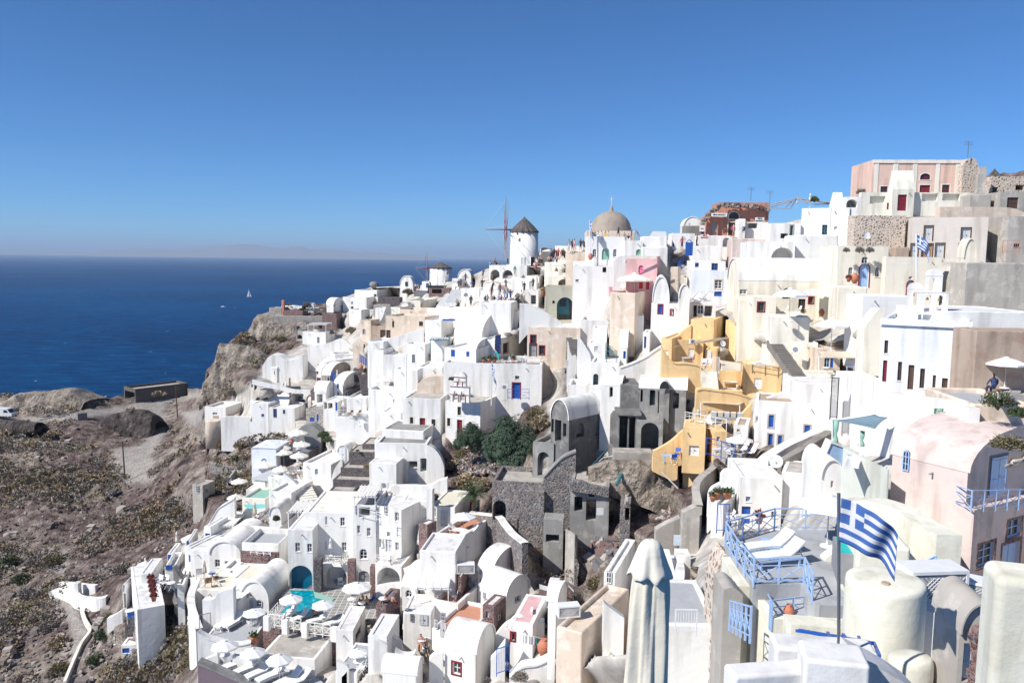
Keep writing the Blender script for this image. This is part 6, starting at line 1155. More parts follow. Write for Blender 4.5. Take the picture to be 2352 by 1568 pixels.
UM=[(1300,505,245,'topmost cream parasol on the stepped restaurant terraces'),(1345,645,215,'cream parasol second from the top on the right side of the steps'),(1115,685,220,'cream parasol on the left behind another one on the steps'),(1135,740,215,'cream parasol overlapping the left one on the stepped terraces'),(1315,775,225,'lowest right cream parasol above the wooden loungers'),(910,880,270,'large cream parasol beside the blue arched door'),(1105,935,220,'half hidden cream parasol behind the grey awning roof'),(612,1080,205,'cream parasol over a red bather on the outer left terrace'),(575,1265,215,'cream parasol on the lower outer left terrace')]
for x,y,w,l in UM:umb(x,y,w,l,key='umbc',gq='cream parasols on the stepped restaurant terraces')
for x,a_,b_,l in((1268,405,500,'cream folded parasol at the top of the restaurant steps'),(1408,495,585,'cream folded parasol beside the glass railing'),(1340,555,625,'short cream folded parasol between open ones'),(1300,780,940,'grey white folded parasol above the agave bed'),(1835,100,310,'striped cream folded parasol on the railed roof terrace'),(788,920,1030,'cream folded parasol beside the big parasol')):clo(x,a_,b_,l)
T('white terrace under the upper cream parasols',1110,1450,1560,650,720,10,d=117,dep=5,rim=.1,fc='dfloor')
T('wood decked terrace under the middle cream parasols',1045,1430,1450,760,850,8,d=113,dep=5,rim=.1,fc='dfloor',col='s')
H('white house with pale blue arched doorway at the left edge',755,1045,1060,720,900,6,'vf',d=112,dep=5,rise=.1,f=[('e',868,830,935,960,'lblue')],col='B')
H('grey slatted awning roofed house below the big cream parasol',790,940,1130,1090,1200,16,'slab',d=106,rcol='lgrey',col='c',f=[('o',925,1095,945,1180)])
H('white annex with round stair parapet right of the slatted awning',950,1150,1200,1060,1240,12,d=105,rim=.2)
rib('white broad curved wall beside the round stairs',[(1140,990,1260),(1200,1040,1280),(1290,1120,1320),(1400,1250,1340),(1470,1330,1350)],'W',.7,d=103,base=3)
stairs('rounded cream stair flight climbing between white walls',(1440,1330),(1320,1090),2.2,9,'c')
T('roof terrace with folded wooden loungers',1190,1365,1380,1010,1070,6,d=108,dep=5,rim=.1)
for i,(x,l)in enumerate(((1225,'leftmost folded wooden lounger on the roof terrace'),(1265,'middle folded wooden lounger on the roof terrace'),(1310,'rightmost folded wooden lounger on the roof terrace'))):put('deck','deckchair',x,1030,l,'deckchair',60,d=107,sc=1.1,gq='folded wooden loungers')
H('white shell shaped house with a small blue window and round wall',1365,1690,1760,905,1310,14,d=104,rim=.3,dep=8,f=[('w',1498,955,1532,1022,'lblue')])
H('white rounded dovecote niche with a white lattice door',1765,1895,1940,760,880,8,'vf',d=107,dep=3,rise=1.0,f=[('d',1783,700,1862,860,'white')])
rib('white curved stair parapet below the lattice niche',[(1690,1090,1120),(1740,940,1080),(1820,840,1040),(1830,880,1040)],'W',.5,d=103)
for i,(x0,xc,yt,yb,l)in enumerate(((2055,2210,665,800,'top curved lava stone planter terrace left of the church forecourt'),(1900,2200,760,900,'second lava stone planter terrace from the top'),(1800,2180,950,1075,'third lava stone planter terrace with dry grass'),(1710,2150,1090,1210,'fourth wide lava stone terrace wall'),(1665,1960,1215,1340,'lowest lava stone terrace wall above the white roofs'))):H(l,x0,xc,None,yt,yb,4,col='s',fc='n',d=103-i*1.8,dep=4,rim=.08,name='planter_terrace',cat='terrace wall')
bush('bush2',2120,930,130,'dry pale grass tuft on the third lava terrace',d=98);bush('bush3',2000,740,60,'small agave on the lava planter',d=101);bush('bush3',1650,620,150,'dark green bush beside the cream parasols');bush('bush3',1600,560,180,'green bushes behind the planter box')
rib('white sweeping garden wall rising from the satellite dish stair',[(1760,350,640),(1900,350,640),(2050,290,620),(2200,270,600)],'W',1.0,d=111)
H('white tall shaft wall beside the lava planters',2200,2320,None,620,900,6,d=98,dep=4,rim=.3)
put('dish','satellite_dish',2030,465,'small white satellite dish on the curved garden wall','satellite dish',0,d=110,gq='satellite dishes')
H('white terrace block with round stair and railing over the rooms',1775,1990,2050,350,560,10,d=112,dep=4,rim=.4)
rail('pale green rail on the white roof terrace with wooden chairs',[GX(1775,345,111),GX(1950,345,110)],'lgrey',h=1.0,x=False)
for x,l in((1915,'dark wooden chair on the railed roof terrace'),(2010,'tilted dark wooden chair at the wall end')):put('chw','chair',x,345,l,'chair',60,d=110,sc=1.1,gq='wooden chairs on the roof terrace')
PC=thing('terracotta_jar',GX(1225,660,116),'large terracotta jar under the topmost cream parasol','jar');m=MB();m.lathe((0,0,0),[(.3,0),(.75,.6),(.7,1.0),(.45,1.25),(.6,1.35)],16);ob('jar_body',m.me('jar_body','terra',True),PC);PC.scale=(.5,.5,.5)
man(665,1215,'sit','skin','red','sunbather in red under the outer left cream parasol',0,gq='hotel guests',hair='brown')
H('ruined grey stone cube with two barred windows on the left slope',60,180,280,1150,1270,16,col='n',d=118,rim=.1,dep=3,f=[('w',105,1150,142,1230,'lgrey'),('w2',210,1190,245,1235,'lgrey')],name='ruin',cat='ruin')
H('ruined grey house with black square openings on the left slope',275,470,530,1110,1280,-8,'vf',col='n',d=117,rise=.8,dep=4,f=[('o',325,1118,362,1165),('o',335,1195,370,1270),('o',390,1200,420,1250)],name='ruin',cat='ruin')
H('long low stone terrace wall behind the grey ruins',175,530,640,1010,1160,-14,col='d',fc='n',d=124,rim=.05,dep=5,name='terrace_wall',cat='wall')
rib('dry stone wall of pale boulders on the left slope',[(265,880,930),(420,910,960),(600,960,1000),(700,970,1000)],'d',.8,d=128,base=1)
for(x,y,w,k,l)in((735,520,240,'bush1','large round olive bush in front of the white garden wall'),(1070,560,100,'bush1','small round olive bush at the end of the garden wall'),(220,690,230,'bush4','grey scrub on the rock shoulder under the peach bastion'),(420,690,260,'bush2','dark brown scrub mass below the garden wall'),(620,680,200,'bush2','brown scrub right of the dark mass below the garden wall'),(560,830,150,'bush3','green low bush on the ruined garden terrace'),(700,830,130,'bush1','olive bush at the right of the ruined garden terrace'),(360,850,120,'bush1','small olive bush at the left of the ruined garden terrace'),(180,1440,200,'bush4','grey round bush below the grey ruins')):bush(k,x,y,w,l)
# lower village, ruins, pool hotel, foreground terrace
R(1450,1650)
CV=H('white cave house with half open door under the church forecourt',160,760,960,365,850,2,d=91,rim=.2,dep=4,fc='H',f=[('o',535,568,645,650),('d',538,650,645,825,'lgrey'),('o',805,538,880,695)])
rib('white rounded end wall of the cave house',[(760,360,860),(860,420,860),(930,520,860),(965,640,860),(960,760,870)],'W',1.2,d=91.5)
H('white stepped buttress with an air conditioner left of the cave house',80,400,430,600,880,8,d=88,dep=3,rim=.05)
put('ac','air_conditioner',262,888,'air conditioner at the foot of the stepped buttress','air conditioner',0,d=86,gq='air conditioners')
rib('white low roof curb winding right of the cave house',[(340,850,900),(600,850,900),(780,850,900),(900,790,860),(1000,760,830)],'W',.8,d=86,base=1)
stairs('white worn little stair beside the cave house openings',(680,850),(850,700),1.6,7,'W')
FG=thing('fig_tree',GX(1760,650,87),'large dark green fig tree with broad leaves beside the church','tree',None,0,1);
for nm,me,pi in PCACHE['fig']:ob(nm,me,FG)
FG.scale=(1.3,1.1,1.5)
f2=inst('fig','fig_tree',GX(1290,430,92),'smaller dark leafy tree in front of the church doors','tree',None,1,(.85,.7,.8))
bush('bush1',2050,60,330,'tall grey green wispy tree above the fig tree',d=92,sz=1.0,name='tree');bush('bush2',2080,150,330,'brown green shrub right of the fig tree crown',d=88,sz=1.0);bush('bush3',2000,470,160,'olive shrub at the lower right of the fig tree',d=82,sz=1)
PL=thing('palm_tree',GX(1310,1130,82),'short palm with arching green fronds above the red terrace','tree');
for nm,me,pi in PCACHE['palm']:ob(nm,me,PL)
PL.scale=(.85,.85,.9)
for x,y,w,k,l in((1050,640,240,'bush2','pale dry bush beside the cave house wall'),(1200,860,420,'bush2','wide pale dry grass mound above the palm'),(1180,500,260,'bush1','dry olive shrub under the church corner'),(1420,860,260,'bush2','pale dry grass mound behind the palm on the right')):bush(k,x,y,w,l,sz=.9)
rk=thing('rubble_heap',G(1350,640),'red and grey rubble heap between fig tree and dry grass','rubble');rk['kind']='stuff';m=MB();rd=random.Random(2)
def rubble(lb,x0,x1,y0,y1,n,s0,s1,seed,cols=('r','q','d'),d=None):
 rd=random.Random(seed);c=G((x0+x1)/2,(y0+y1)/2,d=d);m=MB()
 for i in range(n):
  x,y=rd.uniform(x0,x1),rd.uniform(y0,y1);p=Pv(*V(x,y),(d or D(*V(x,y)))-rd.uniform(0,.4))-c;s=rd.uniform(s0,s1);q=Matrix.Rotation(rd.uniform(0,6),3,Vector((rd.uniform(-1,1),rd.uniform(-1,1),1)).normalized());m.cur=rd.randrange(3)
  vs=[p+q@Vector((a*s*rd.uniform(.6,1.2),b*s*rd.uniform(.6,1.1),e*s*rd.uniform(.4,.9)))for a in(-.5,.5)for b in(-.5,.5)for e in(-.5,.5)];m.mesh(vs,[(0,1,3,2),(4,6,7,5),(0,4,5,1),(2,3,7,6),(0,2,6,4),(1,5,7,3)])
 o=ob('rubble',m.me('rubble',[plain((.20,.12,.11),.9,key='rubble_red'),plain((.15,.145,.15),.9,key='rubble_grey'),plain((.40,.35,.31),.9,key='rubble_pale')]),None,c);tag(o,lb,'rubble',None,'stuff');return o
bpy.data.objects.remove(rk);rubble('red and grey rubble slope between fig tree and dry grass',1120,1560,480,720,420,.12,.4,1)
HR=H('white three storey hotel block with balconies and small paned windows',90,460,780,1145,2160,26,d=80,rim=.05,roof='flat',dep=7,base=6,f=[('w',255,1098,298,1198),('w',380,1170,425,1275),('w',52,1352,95,1455),('w',285,1400,325,1455,'lgrey'),('w',190,1480,225,1580),('d',270,1490,345,1640,'lgrey'),('w',385,1522,425,1620)],name='hotel',cat='hotel')
R(1300,1950)
HL=H('white left hotel block with six small paned windows beside the pool arch',-225,335,None,300,860,1,d=82.5,rim=.1,dep=8,fc='c',f=[('w',0,335,25,435),('w',178,348,232,450),('w',195,640,250,742),('w',0,625,20,720)],name='hotel',cat='hotel')
HM=H('white central hotel bay with small windows, arched window and open loggia',340,600,None,215,1140,3,d=81,rim=.05,dep=6,fc='dfloor',f=[('w',375,440,413,538),('w',490,470,535,570),('a',405,718,495,840),('e',390,975,525,1110,'grey'),('o',395,228,535,345)],name='hotel',cat='hotel')
perg('white slatted pergola with cloth panels on the hotel roof',345,590,110,300,81,0,7,cover='canvas',dep=4)
rail('white horizontal rails of the hotel roof loggia',[GX(395,325,80.8),GX(535,345,80.5)],'white',x=False,h=1.2);rail('white horizontal rails of the right hotel balcony',[GX(605,380,79),GX(760,412,78)],'white',x=False,h=.9)
def balc(lb,x0,xc,x1,y0,y1,d0):
 a_=GX(x0,y1,d0);b_=GX(xc,y1+14,d0-1.6);c_=GX(x1,y1-40,d0-.1);r=thing('balcony',b_,lb,'balcony','white balconies of the pool hotel');m=MB();z=Vector((0,0,-.15));q=[a_-b_,b_-b_,c_-b_,(a_-b_)+(c_-b_)];m.mesh([v for v in q]+[v+z for v in q],[(0,1,2,3),(7,6,5,4),(0,4,5,1),(1,5,6,2)]);ob('slab',m.me('slab','W'),r)
 for p,q_ in((a_,b_),(b_,c_)):
  m=MB();n=3;v=(q_-p)/n;o=p-b_;Z=lambda k:Vector((0,0,k));h=1.0
  for k in(.05,.78,h):m.bar(o+Z(k),o+v*n+Z(k),.03,n=4)
  for i in range(n+1):m.bar(o+v*i,o+v*i+Z(h),.035,n=4)
  for i in range(n):m.bar(o+v*i+Z(.05),o+v*(i+1)+Z(.78),.022,n=4);m.bar(o+v*(i+1)+Z(.05),o+v*i+Z(.78),.022,n=4)
  ob('railing_panel',m.me('railing_panel','canvas'),r)
 return r
balc('white crossed balcony above the dark arch of the pool hotel',-50,190,262,770,900,81.5);balc('white crossed balcony on the right hotel block above the loggia',580,775,845,740,895,79.5)
inst('cl','folded_parasol',GX(68,800,81),'folded parasol on the balcony above the dark arch','parasol','folded parasols on the terraces',0,.8)
inst('cl','folded_parasol',GX(680,800,78.8),'folded parasol on the right hotel balcony','parasol','folded parasols on the terraces',0,.8)
rib('dark lava stone pillar between pool arch and dark arch',[(-115,830,1200),(-30,830,1200)],'s',.9,d=79.8,base=1,smooth=False,name='pillar',cat='pillar');rib('dark lava stone pillar right of the dark arch',[(275,845,1110),(360,845,1110)],'r',.9,d=79,base=1,smooth=False,name='pillar',cat='pillar');rib('thin stone pillar left of the hotel loggia',[(540,910,1240),(592,912,1240)],'r',.9,d=78.8,base=1,smooth=False,name='pillar',cat='pillar')
AR=H('white arched ground floor of the hotel with a deep dark arch',-30,275,None,900,1180,2,d=80.5,rim=.0,dep=7,base=3,f=[('p',-5,915,255,1170)],name='hotel',cat='hotel')
LG=H('white hotel loggia room with bench under the right balcony',592,900,None,925,1160,10,d=77.6,rim=.0,dep=5,base=3,f=[('p',612,935,880,1150)],name='hotel',cat='hotel')
R(750,2198)
PAH=H('white hotel front with tall blue pool arch',1190,1480,None,-230,470,1,d=80.4,rim=.05,dep=8,base=4,f=[('w',1265,-84,1322,21),('w',1405,-74,1462,29),('p',1200,182,1478,520)],name='hotel',cat='hotel')
PT_=T('stone paved pool terrace carried on stone arches',895,1750,1940,1010,1330,12,col='r',fc='dfloor',d=70,dep=12,rim=.0,base=4,name='pool_terrace',cat='terrace',f=[('d',1060,985,1150,1210,'lgrey'),('p',1230,985,1345,1245),('o',1420,985,1500,1120),('o',1600,1035,1680,1180)])
PT_.z+=.02
pv=thing('paving',G(1750,600,t=PT_),'large grey slab paving with pale joints around the pool','paving');
def tiles():
 m,n,b=newmat('slab_paving');t=N(n,'ShaderNodeTexBrick');t.offset=0;t.inputs['Color1'].default_value=(.24,.23,.22,1);t.inputs['Color2'].default_value=(.32,.31,.30,1);t.inputs['Mortar'].default_value=(.66,.64,.6,1);t.inputs['Scale'].default_value=1.6;t.inputs['Mortar Size'].default_value=.05;t.inputs['Brick Width'].default_value=1;t.inputs['Row Height'].default_value=1
 n.links.new(pos(n),t.inputs[0]);n.links.new(t.outputs[0],b.inputs['Base Color']);b.inputs['Roughness'].default_value=.7;return m
def flat(pts,z,mat,name,par,up=.02,th=.05):
 q=[G(x,y,t=z)for x,y in pts];QUADS.extend([(q[0],q[i],q[i+1],q[i+1])for i in range(1,len(q)-1)]);m=MB();o=par.location;u=Vector((0,0,up));d_=Vector((0,0,-th));m.face([p-o+u for p in q]);n=len(q)
 for i in range(n):a_,b_=q[i]-o+u,q[(i+1)%n]-o+u;m.face([a_,b_,b_+d_,a_+d_])
 return ob(name,m.me(name,mat),par)
flat([(890,900),(1080,640),(1130,470),(1270,450),(1480,470),(1580,430),(1900,360),(2250,380),(2352,640),(2200,830),(1940,800),(1750,1000)],PT_,tiles(),'paving_slabs',pv)
po=thing('swimming_pool',G(1350,600,t=PT_),'turquoise swimming pool running out of the hotel arch','pool');wm,wn,wb=newmat('pool_water');a_=noisen(wn,2.2,5,.6);r_=ramp(wn,a_.outputs[0],[(.4,(.0,.22,.32)),(.58,(.0,.36,.44)),(.68,(.15,.62,.66))]);wn.links.new(r_.outputs[0],wb.inputs['Base Color']);wb.inputs['Roughness'].default_value=.08;bump(wn,wb,a_.outputs[0],.4,.2)
flat([(1200,480),(1475,480),(1500,560),(1600,580),(1560,740),(1470,800),(1400,790),(1100,740),(1260,560)],PT_,wm,'water',po,.06,.02)
flat([(1480,480),(1500,500),(1730,580),(1700,605),(1500,570)],PT_,'mint','pool_edge',po,.10,.1)
pa=thing('arch_panel',GX(1340,480,80.9),'deep blue panel set inside the hotel arch','pool');m=MB();m.box((-1.3,.3,-.2),(2.6,0,0),(0,.1,0),(0,0,2.9));ob('deep_back',m.me('deep_back',plain((.0,.13,.23),.3,key='deep_blue')),pa)  # flat deep blue panel standing inside the arch opening
for x0,x1,y,d_ in((945,1110,890,70.4),(1165,1335,930,70),(1410,1680,990,69.4)):rail({945:'left white crossed balustrade panel of the pool terrace',1165:'middle white crossed balustrade panel of the pool terrace',1410:'right long white crossed balustrade panel of the pool terrace'}[x0],[GX(x0,y,d_),GX(x1,y+(x1-x0)*.12,d_-.5)],'canvas',h=1.15,seg=.75,th=.04)
for x,y,d_,l in((920,905,70.3,'leftmost white square pier of the pool balustrade'),(1138,945,70,'second white square pier of the pool balustrade'),(1370,985,69.5,'third white square pier of the pool balustrade'),(1715,1030,69,'rightmost white square pier of the pool balustrade')):rbox('pier',l,'pier',GX(x,y-118,d_-.3),.6,.4,1.4,-.2,'W',.06)
rail('white crossed rail at the left side of the pool',[GX(1065,745,74),GX(950,880,71)],'canvas',h=1.1,seg=.8)
PU=[(1220,585,290,'white parasol left of the pool above the balustrade',750),(1602,650,290,'white parasol at the right corner of the pool',800),(1995,440,360,'largest white parasol on the pool terrace over sitting guests',620)]
for x,y,w,l,yb in PU:umb(x,y-35,w,l,key='umb',t=PT_,yb=yb+60)
for x,y,rz,k,l in((1190,790,-30,'lg','left lounger with raised back beside the pool'),(1320,830,-35,'lgd','grey lounger in shade beside the pool'),(1530,860,-60,'lg','white lounger in front of the right pool parasol'),(1730,890,-60,'lgd','lounger with a raised back at the terrace corner')):put(k,'sun_lounger',x,y,l,'sun lounger',rz,t=PT_,gq='loungers around the pool')
for x,y,l in((1215,790,'small round table under the left pool parasol'),(1602,860,'small round table under the right pool parasol'),(2050,700,'round white table right of the guests'),(1925,655,'round white table left of the guests')):put('tb','table',x,y,l,'table',t=PT_,gq='round tables on the pool terrace')
put('ch','chair',1800,440,'white chair in front of the dark arch','chair',200,t=PT_,gq='chairs on the pool terrace');put('ch','chair',1945,690,'white sling chair left of the sitting guests','chair',60,t=PT_,gq='chairs on the pool terrace')
PG='hotel guests'
for x,y,p_,a_,b_,rz,l in((2120,650,'sit','skin','navy',60,'sunburnt guest sitting under the largest parasol'),(2070,600,'sit','skin','black',120,'guest in black shorts behind the table'),(2010,690,'sit','black','black',-30,'guest in dark clothes at the parasol table'),(2200,600,'sit','blue','blue',90,'guest with a blue towel right of the table'),(1500,790,'sit','skin','brown',10,'guest lying by the right pool parasol')):man(x,y,p_,a_,b_,l,rz,t=PT_,gq=PG)
stairs('long white outside stair with rails left of the pool arch',(1000,690),(1140,20),2.3,24,'w',side=None)
rail('pale handrail on the left of the long white stair',[GX(1000,560,79),GX(1095,100,86)],'canvas',x=False,h=.9);
HS=H('white wall of the pool terrace right side with window',1750,1950,2130,950,1370,2,d=67.5,dep=5,rim=.05,f=[('w2',1975,930,2045,1035,'brown')])
H('white room with a stone block wall and crossed railing above the half moon window house',625,1080,None,20,215,4,col='r',d=84,rim=.05,dep=4,fc='cfloor',name='terrace_wall',cat='wall')
T('white terrace with railing above the red stone wall',640,1080,1100,-70,45,4,d=84,dep=5,rim=.6)
rail('white crossed railing on the terrace above the red stone wall',[GX(740,40,83.5),GX(975,60,83.2)],'white',h=1.0,seg=.8)
H('white pebbled wall of the room under the red stone wall',590,1040,None,200,350,4,d=83,rim=.1,dep=2)
WT=T('cream terrace with a stone counter below the pebbled wall',530,1000,1040,365,560,6,d=79,dep=4,rim=.1,fc='cfloor')
H('white vaulted house with half moon window and grey double door',625,960,None,595,800,6,'vf',d=77,rise=2.0,dep=6,f=[('d',668,590,772,700,'lgrey'),('w',815,595,880,660)])
hm=thing('fan_window',GX(716,556,76.6),'dark half moon fan window above the grey double door','window');m=MB();m.face([(-1.35*math.cos(i*math.pi/12),0,1.1*math.sin(i*math.pi/12))for i in range(13)]);ob('pane',m.me('pane','glass'),hm);m=MB()
for i in range(1,8):a_=i*math.pi/8;m.bar((-.4*math.cos(a_),-.03,.3*math.sin(a_)),(-1.35*math.cos(a_),-.03,1.1*math.sin(a_)),.035,n=4)
m.bar((-1.4,-.03,0),(1.4,-.03,0),.05,n=4);ob('frame',m.me('frame','white'),hm);hm.scale=(.32,.6,.34)
H('small white cube annex with square window left of the double door',410,605,655,600,840,10,d=75,rim=.05,dep=3,f=[('w',478,628,520,678,'lgrey')])
GT=T('grey floored terrace with two white loungers by the annex',140,740,890,1120,1260,0,d=70,rim=.1,dep=9,fc='floor')
for x,y,l in((450,900,'left of two white loungers on the grey floored terrace'),(540,900,'right of two white loungers on the grey floored terrace')):put('lg','sun_lounger',x,y,l,'sun lounger',-22,t=GT,sc=1.25,gq='loungers on the grey floored terrace')
umb(790,720,290,'white parasol left of the long stair foot',t=GT,yb=880)
for x,l in((735,'left chair under the parasol by the stair foot'),(860,'right chair under the parasol by the stair foot')):put('ch','chair',x,900,l,'chair',60,t=GT,gq='chairs by the stair foot')
put('tb','table',800,890,'round table under the parasol by the stair foot','table',t=GT)
rib('white tall curving wall along the cliff edge of the courtyard',[(70,330,420,86),(110,360,480,84),(70,460,600,81),(45,560,740,78),(60,700,860,75),(110,860,950,73),(140,940,990,72)],'W',.6,cap='W',base=8)
rib('white stair wall with sculpted chimney forms',[(200,570,800),(330,560,830),(400,480,800),(560,430,700)],'W',.8,d=74.5,base=3)
rib('white curving low wall in front of the grey terrace',[(130,960,1010),(230,1020,1080),(420,1080,1130),(600,1110,1150),(760,1080,1120)],'W',.6,d=69,base=5,cap='W')
stairs('cream steps inside the cliff edge wall',(150,870),(130,650),2.6,7,'c')
DC=T('cream courtyard with dark wooden chairs and a folded parasol',120,560,600,480,700,4,d=80,rim=.05,dep=9,fc='cfloor')
rail('grey iron gate at the foot of the cream steps',[GX(145,970,71.5),GX(275,940,72)],'grey',x='bars',h=1.7)
clo(205,120,370,'beige folded parasol among the dark wooden chairs',key='clw',t=DC)
for x,y,rz,l in((245,440,30,'dark wooden folding chair in front of the beige folded parasol'),(335,385,-60,'dark wooden folding chair facing right in the cream courtyard')):put('chw','chair',x,y,l,'chair',rz,t=DC,sc=1.3,gq='dark wooden chairs in the courtyard')
put('deck','sun_lounger',150,320,'dark wooden lounger at the back of the cream courtyard','sun lounger',200,t=DC,sc=1.2);put('tbb','table',290,345,'small dark table between the wooden chairs','table',t=DC)
SK=None
W1=GX(150,1330,66);SDZ=NS();SDZ.z=W1.z-.5;sd_=thing('sun_deck',W1,'grey sun deck with a row of white loungers above a violet plaster wall','terrace');flat([(160,1330),(360,1220),(640,1200),(1200,1290),(1500,1480),(1700,1640),(760,1700),(500,1500)],SDZ,'floor','deck_floor',sd_,0,.3)
rib('violet plaster wall with thick white coping at the bottom left',[(148,1310,1500),(400,1420,1600),(700,1550,1750),(1000,1690,1900)],plain((.22,.16,.19),.9,key='violet_plaster'),.8,d=63.5,base=6,cap='H',smooth=False)
rib('white low wall at the back left of the sun deck',[(160,1310,1360),(260,1255,1320),(370,1210,1270)],'W',.4,d=66,base=1)
for x,y,w,yb,l in((445,1110,335,1370,'leftmost white parasol of the bottom sun deck'),(775,1195,320,1450,'middle white parasol of the bottom sun deck'),(1085,1270,325,1560,'rightmost white parasol of the bottom sun deck')):umb(x,y-20,w,l,t=SDZ,yb=yb)
for x,y,l in((545,1400,'first white lounger from the left on the bottom sun deck'),(690,1450,'second white lounger from the left on the bottom sun deck'),(850,1490,'third white lounger from the left on the bottom sun deck'),(980,1530,'fourth white lounger from the left on the bottom sun deck'),(1190,1580,'fifth white lounger with grey back on the bottom sun deck'),(1290,1600,'last white lounger with grey back on the bottom sun deck')):put('lg' if x<1100 else 'lgd','sun_lounger',x,y,l,'sun lounger',-42,t=SDZ,sc=1.3,gq='row of loungers on the bottom sun deck')
for x,y,l in((445,1335,'left round table on the bottom sun deck'),(780,1420,'middle round table on the bottom sun deck'),(1088,1500,'right round table on the bottom sun deck')):put('tb','table',x,y,l,'table',t=SDZ,sc=1.15,gq='round tables on the bottom sun deck')
rib('white back wall between sun deck and gravel path',[(540,1230,1270),(800,1270,1330),(1000,1330,1400),(1250,1400,1480),(1500,1480,1567)],'W',.5,d=66,base=2)
T('gravel path terrace below the pool arches',860,1500,1800,1290,1420,8,d=66,rim=.02,dep=5,fc='n')
stairs('white narrow steps at the left of the stone arches',(850,1140),(880,960),1.6,8,'w')
bush('bush3',1640,1290,170,'green bush against the right stone pillar under the pool');put('pot','potted_plant',785,1100,'terracotta pot with a small plant at the white steps','potted plant',d=69,sc=1.7)
TS=T('small grey floored terrace with a parasol right of the gravel path',1740,2000,2140,1440,1560,8,d=62,rim=.1,fc='floor',dep=5)
umb(2000,1180,240,'white parasol over director chairs right of the gravel path',t=TS,yb=1400)
put('tb','table',2005,1400,'round table right of the gravel path','table',t=TS)
for x,y,l in((2070,1350,'back director chair right of the gravel path'),(2050,1450,'front director chair right of the gravel path'),(2090,1410,'middle director chair right of the gravel path')):put('ch','chair',x,y,l,'chair',90,t=TS,sc=1.1,gq='director chairs right of the gravel path')
H('white house front with stone framed paned window right of the gravel path',2125,2345,2420,1020,1400,6,d=60,rim=.1,dep=4,f=[('w',2212,1200,2325,1330,'white','q')])
rib('white lane parapet beside the pool terrace wall',[(1760,1290,1400),(1900,1370,1450),(1820,1480,1567)],'W',.4,d=62)
# right of hotel
R(1300,1950)
RT2=T('red tiled roof terrace with parasol and white sling loungers',1275,1575,2000,600,890,24,d=74,rim=.5,fc='tile',f=[('d2',1895,615,1985,835,'lgrey')])
umb(1630,310,310,'white parasol on the red tiled roof terrace',t=RT2,yb=510)
for x,y,rz,l in((1560,530,70,'left sling lounger on the red tiled roof'),(1700,555,-50,'right sling lounger on the red tiled roof')):put('lg','sun_lounger',x,y,l,'sun lounger',rz,t=RT2,gq='loungers on the red tiled roof')
H('white house wall with panelled doors behind the red tiled roof',1240,1525,1700,230,450,12,d=80,rim=.1,dep=6,fc='cfloor',f=[('w',1262,240,1302,345),('d',1355,262,1440,450,'lgrey')])
H('white passage with pale door right of the tall hotel side wall',905,1240,None,160,480,2,d=83,rim=.05,dep=3,f=[('d',1145,240,1210,460,'c')])
ch_=H('small white chimney with clay cap on the hotel roof',1195,1262,None,20,110,10,d=79,dep=.8,rim=.02,name='chimney',cat='chimney')
rib('red and grey rubble wall with white coping curving down right of the red terrace',[(1740,300,380,82),(1900,320,420,80),(2040,345,480,78),(2110,430,580,76),(2200,540,680,73.5),(2300,620,780,71),(2352,660,840,70)],'S',.6,cap='W',base=2)
H('dark red stone block with white cap beside the tall hotel wall',1100,1205,None,440,670,30,col='r',rcol='W',d=76,rim=.05,dep=1.6)
H('white small terrace house with open parasol and dining table',1130,1480,1560,900,1100,18,d=71,rim=.9,fc='dfloor',dep=5)
umb(1375,640,260,'half open white parasol over a private dining terrace',yb=850)
stairs('grey white steps beside the red tiled roof terrace',(2170,820),(2060,580),1.8,8,'w')
stairs('white broad steps below the pale door',(2250,1000),(2200,880),2.2,5,'W')
H('white long house front rising to the canvas awning',1110,1540,1560,760,1090,8,d=70,rim=.2,dep=5)
sail('cream canvas awning stretched against the hotel side wall',[(920,945,76),(1095,850,79),(1180,950,74),(935,1090,73)])
H('white flat vaulted house with a half moon opening right of the guests',910,1065,1335,1190,1500,18,'vs',d=70,rise=1.4,f=[('a',945,1200,1020,1290)])
perg('white slats with cream canvas over the small balcony',1080,1450,1190,1330,68,0,5,cover='canvas',dep=3)
put('lat','lattice_box',1655,1010,'white lattice box on the dark stone block','air conditioner cover',5,d=70,sc=.9)
DS=H('dark red lava stone block under the white lattice box',1565,1600,1800,1050,1310,10,col='r',rcol='W',d=69,rim=.02,dep=3)
UG='white parasols over the small red terraces'
umb(1465,1085,245,'white parasol beside the dark stone block',gq=UG,yb=1270);umb(1715,1440,270,'white parasol above the lower red tiled terrace',gq=UG,yb=1600);umb(905,1485,250,'white parasol above the room doors left of the red terraces',gq=UG,yb=1640)
R3=T('small red tiled terrace with white table beside the dark stone block',1255,1560,1650,1370,1600,22,d=67,rim=.5,fc='tile',dep=5,f=[('w',1365,1465,1420,1560,'lgrey')])
put('tb','table',1450,1290,'round white table on the small red tiled terrace','table',t=R3);put('ch','chair',1520,1330,'white chair on the small red tiled terrace','chair',90,t=R3,gq='chairs on the small red terraces');put('ch','chair',1440,1240,'second white chair behind the round table','chair',180,t=R3,gq='chairs on the small red terraces')
BV1=H('white barrel vaulted house with small square window beside the pebble steps',1830,2115,2400,1320,1640,40,'vs',d=64,rise=1.7,f=[('w2',2232,1270,2300,1340,'lgrey'),('w',1860,1225,1888,1300,'lgrey')])
H('white taller vault behind the barrel house with square window',1800,1960,2300,1010,1200,30,'vs',d=70,rise=1.6,f=[('w',1815,965,1842,1020,'lgrey'),('w',1810,1060,1838,1110,'lgrey')])
H('small rubble stone porch house with paned window below the barrel house',1850,1985,2125,1400,1640,24,col='r',rcol='W',d=60,rim=.03,f=[('d',1890,1450,1930,1530,'lgrey'),('w2',2040,1470,2085,1560,'white')])
R(1500,2198)
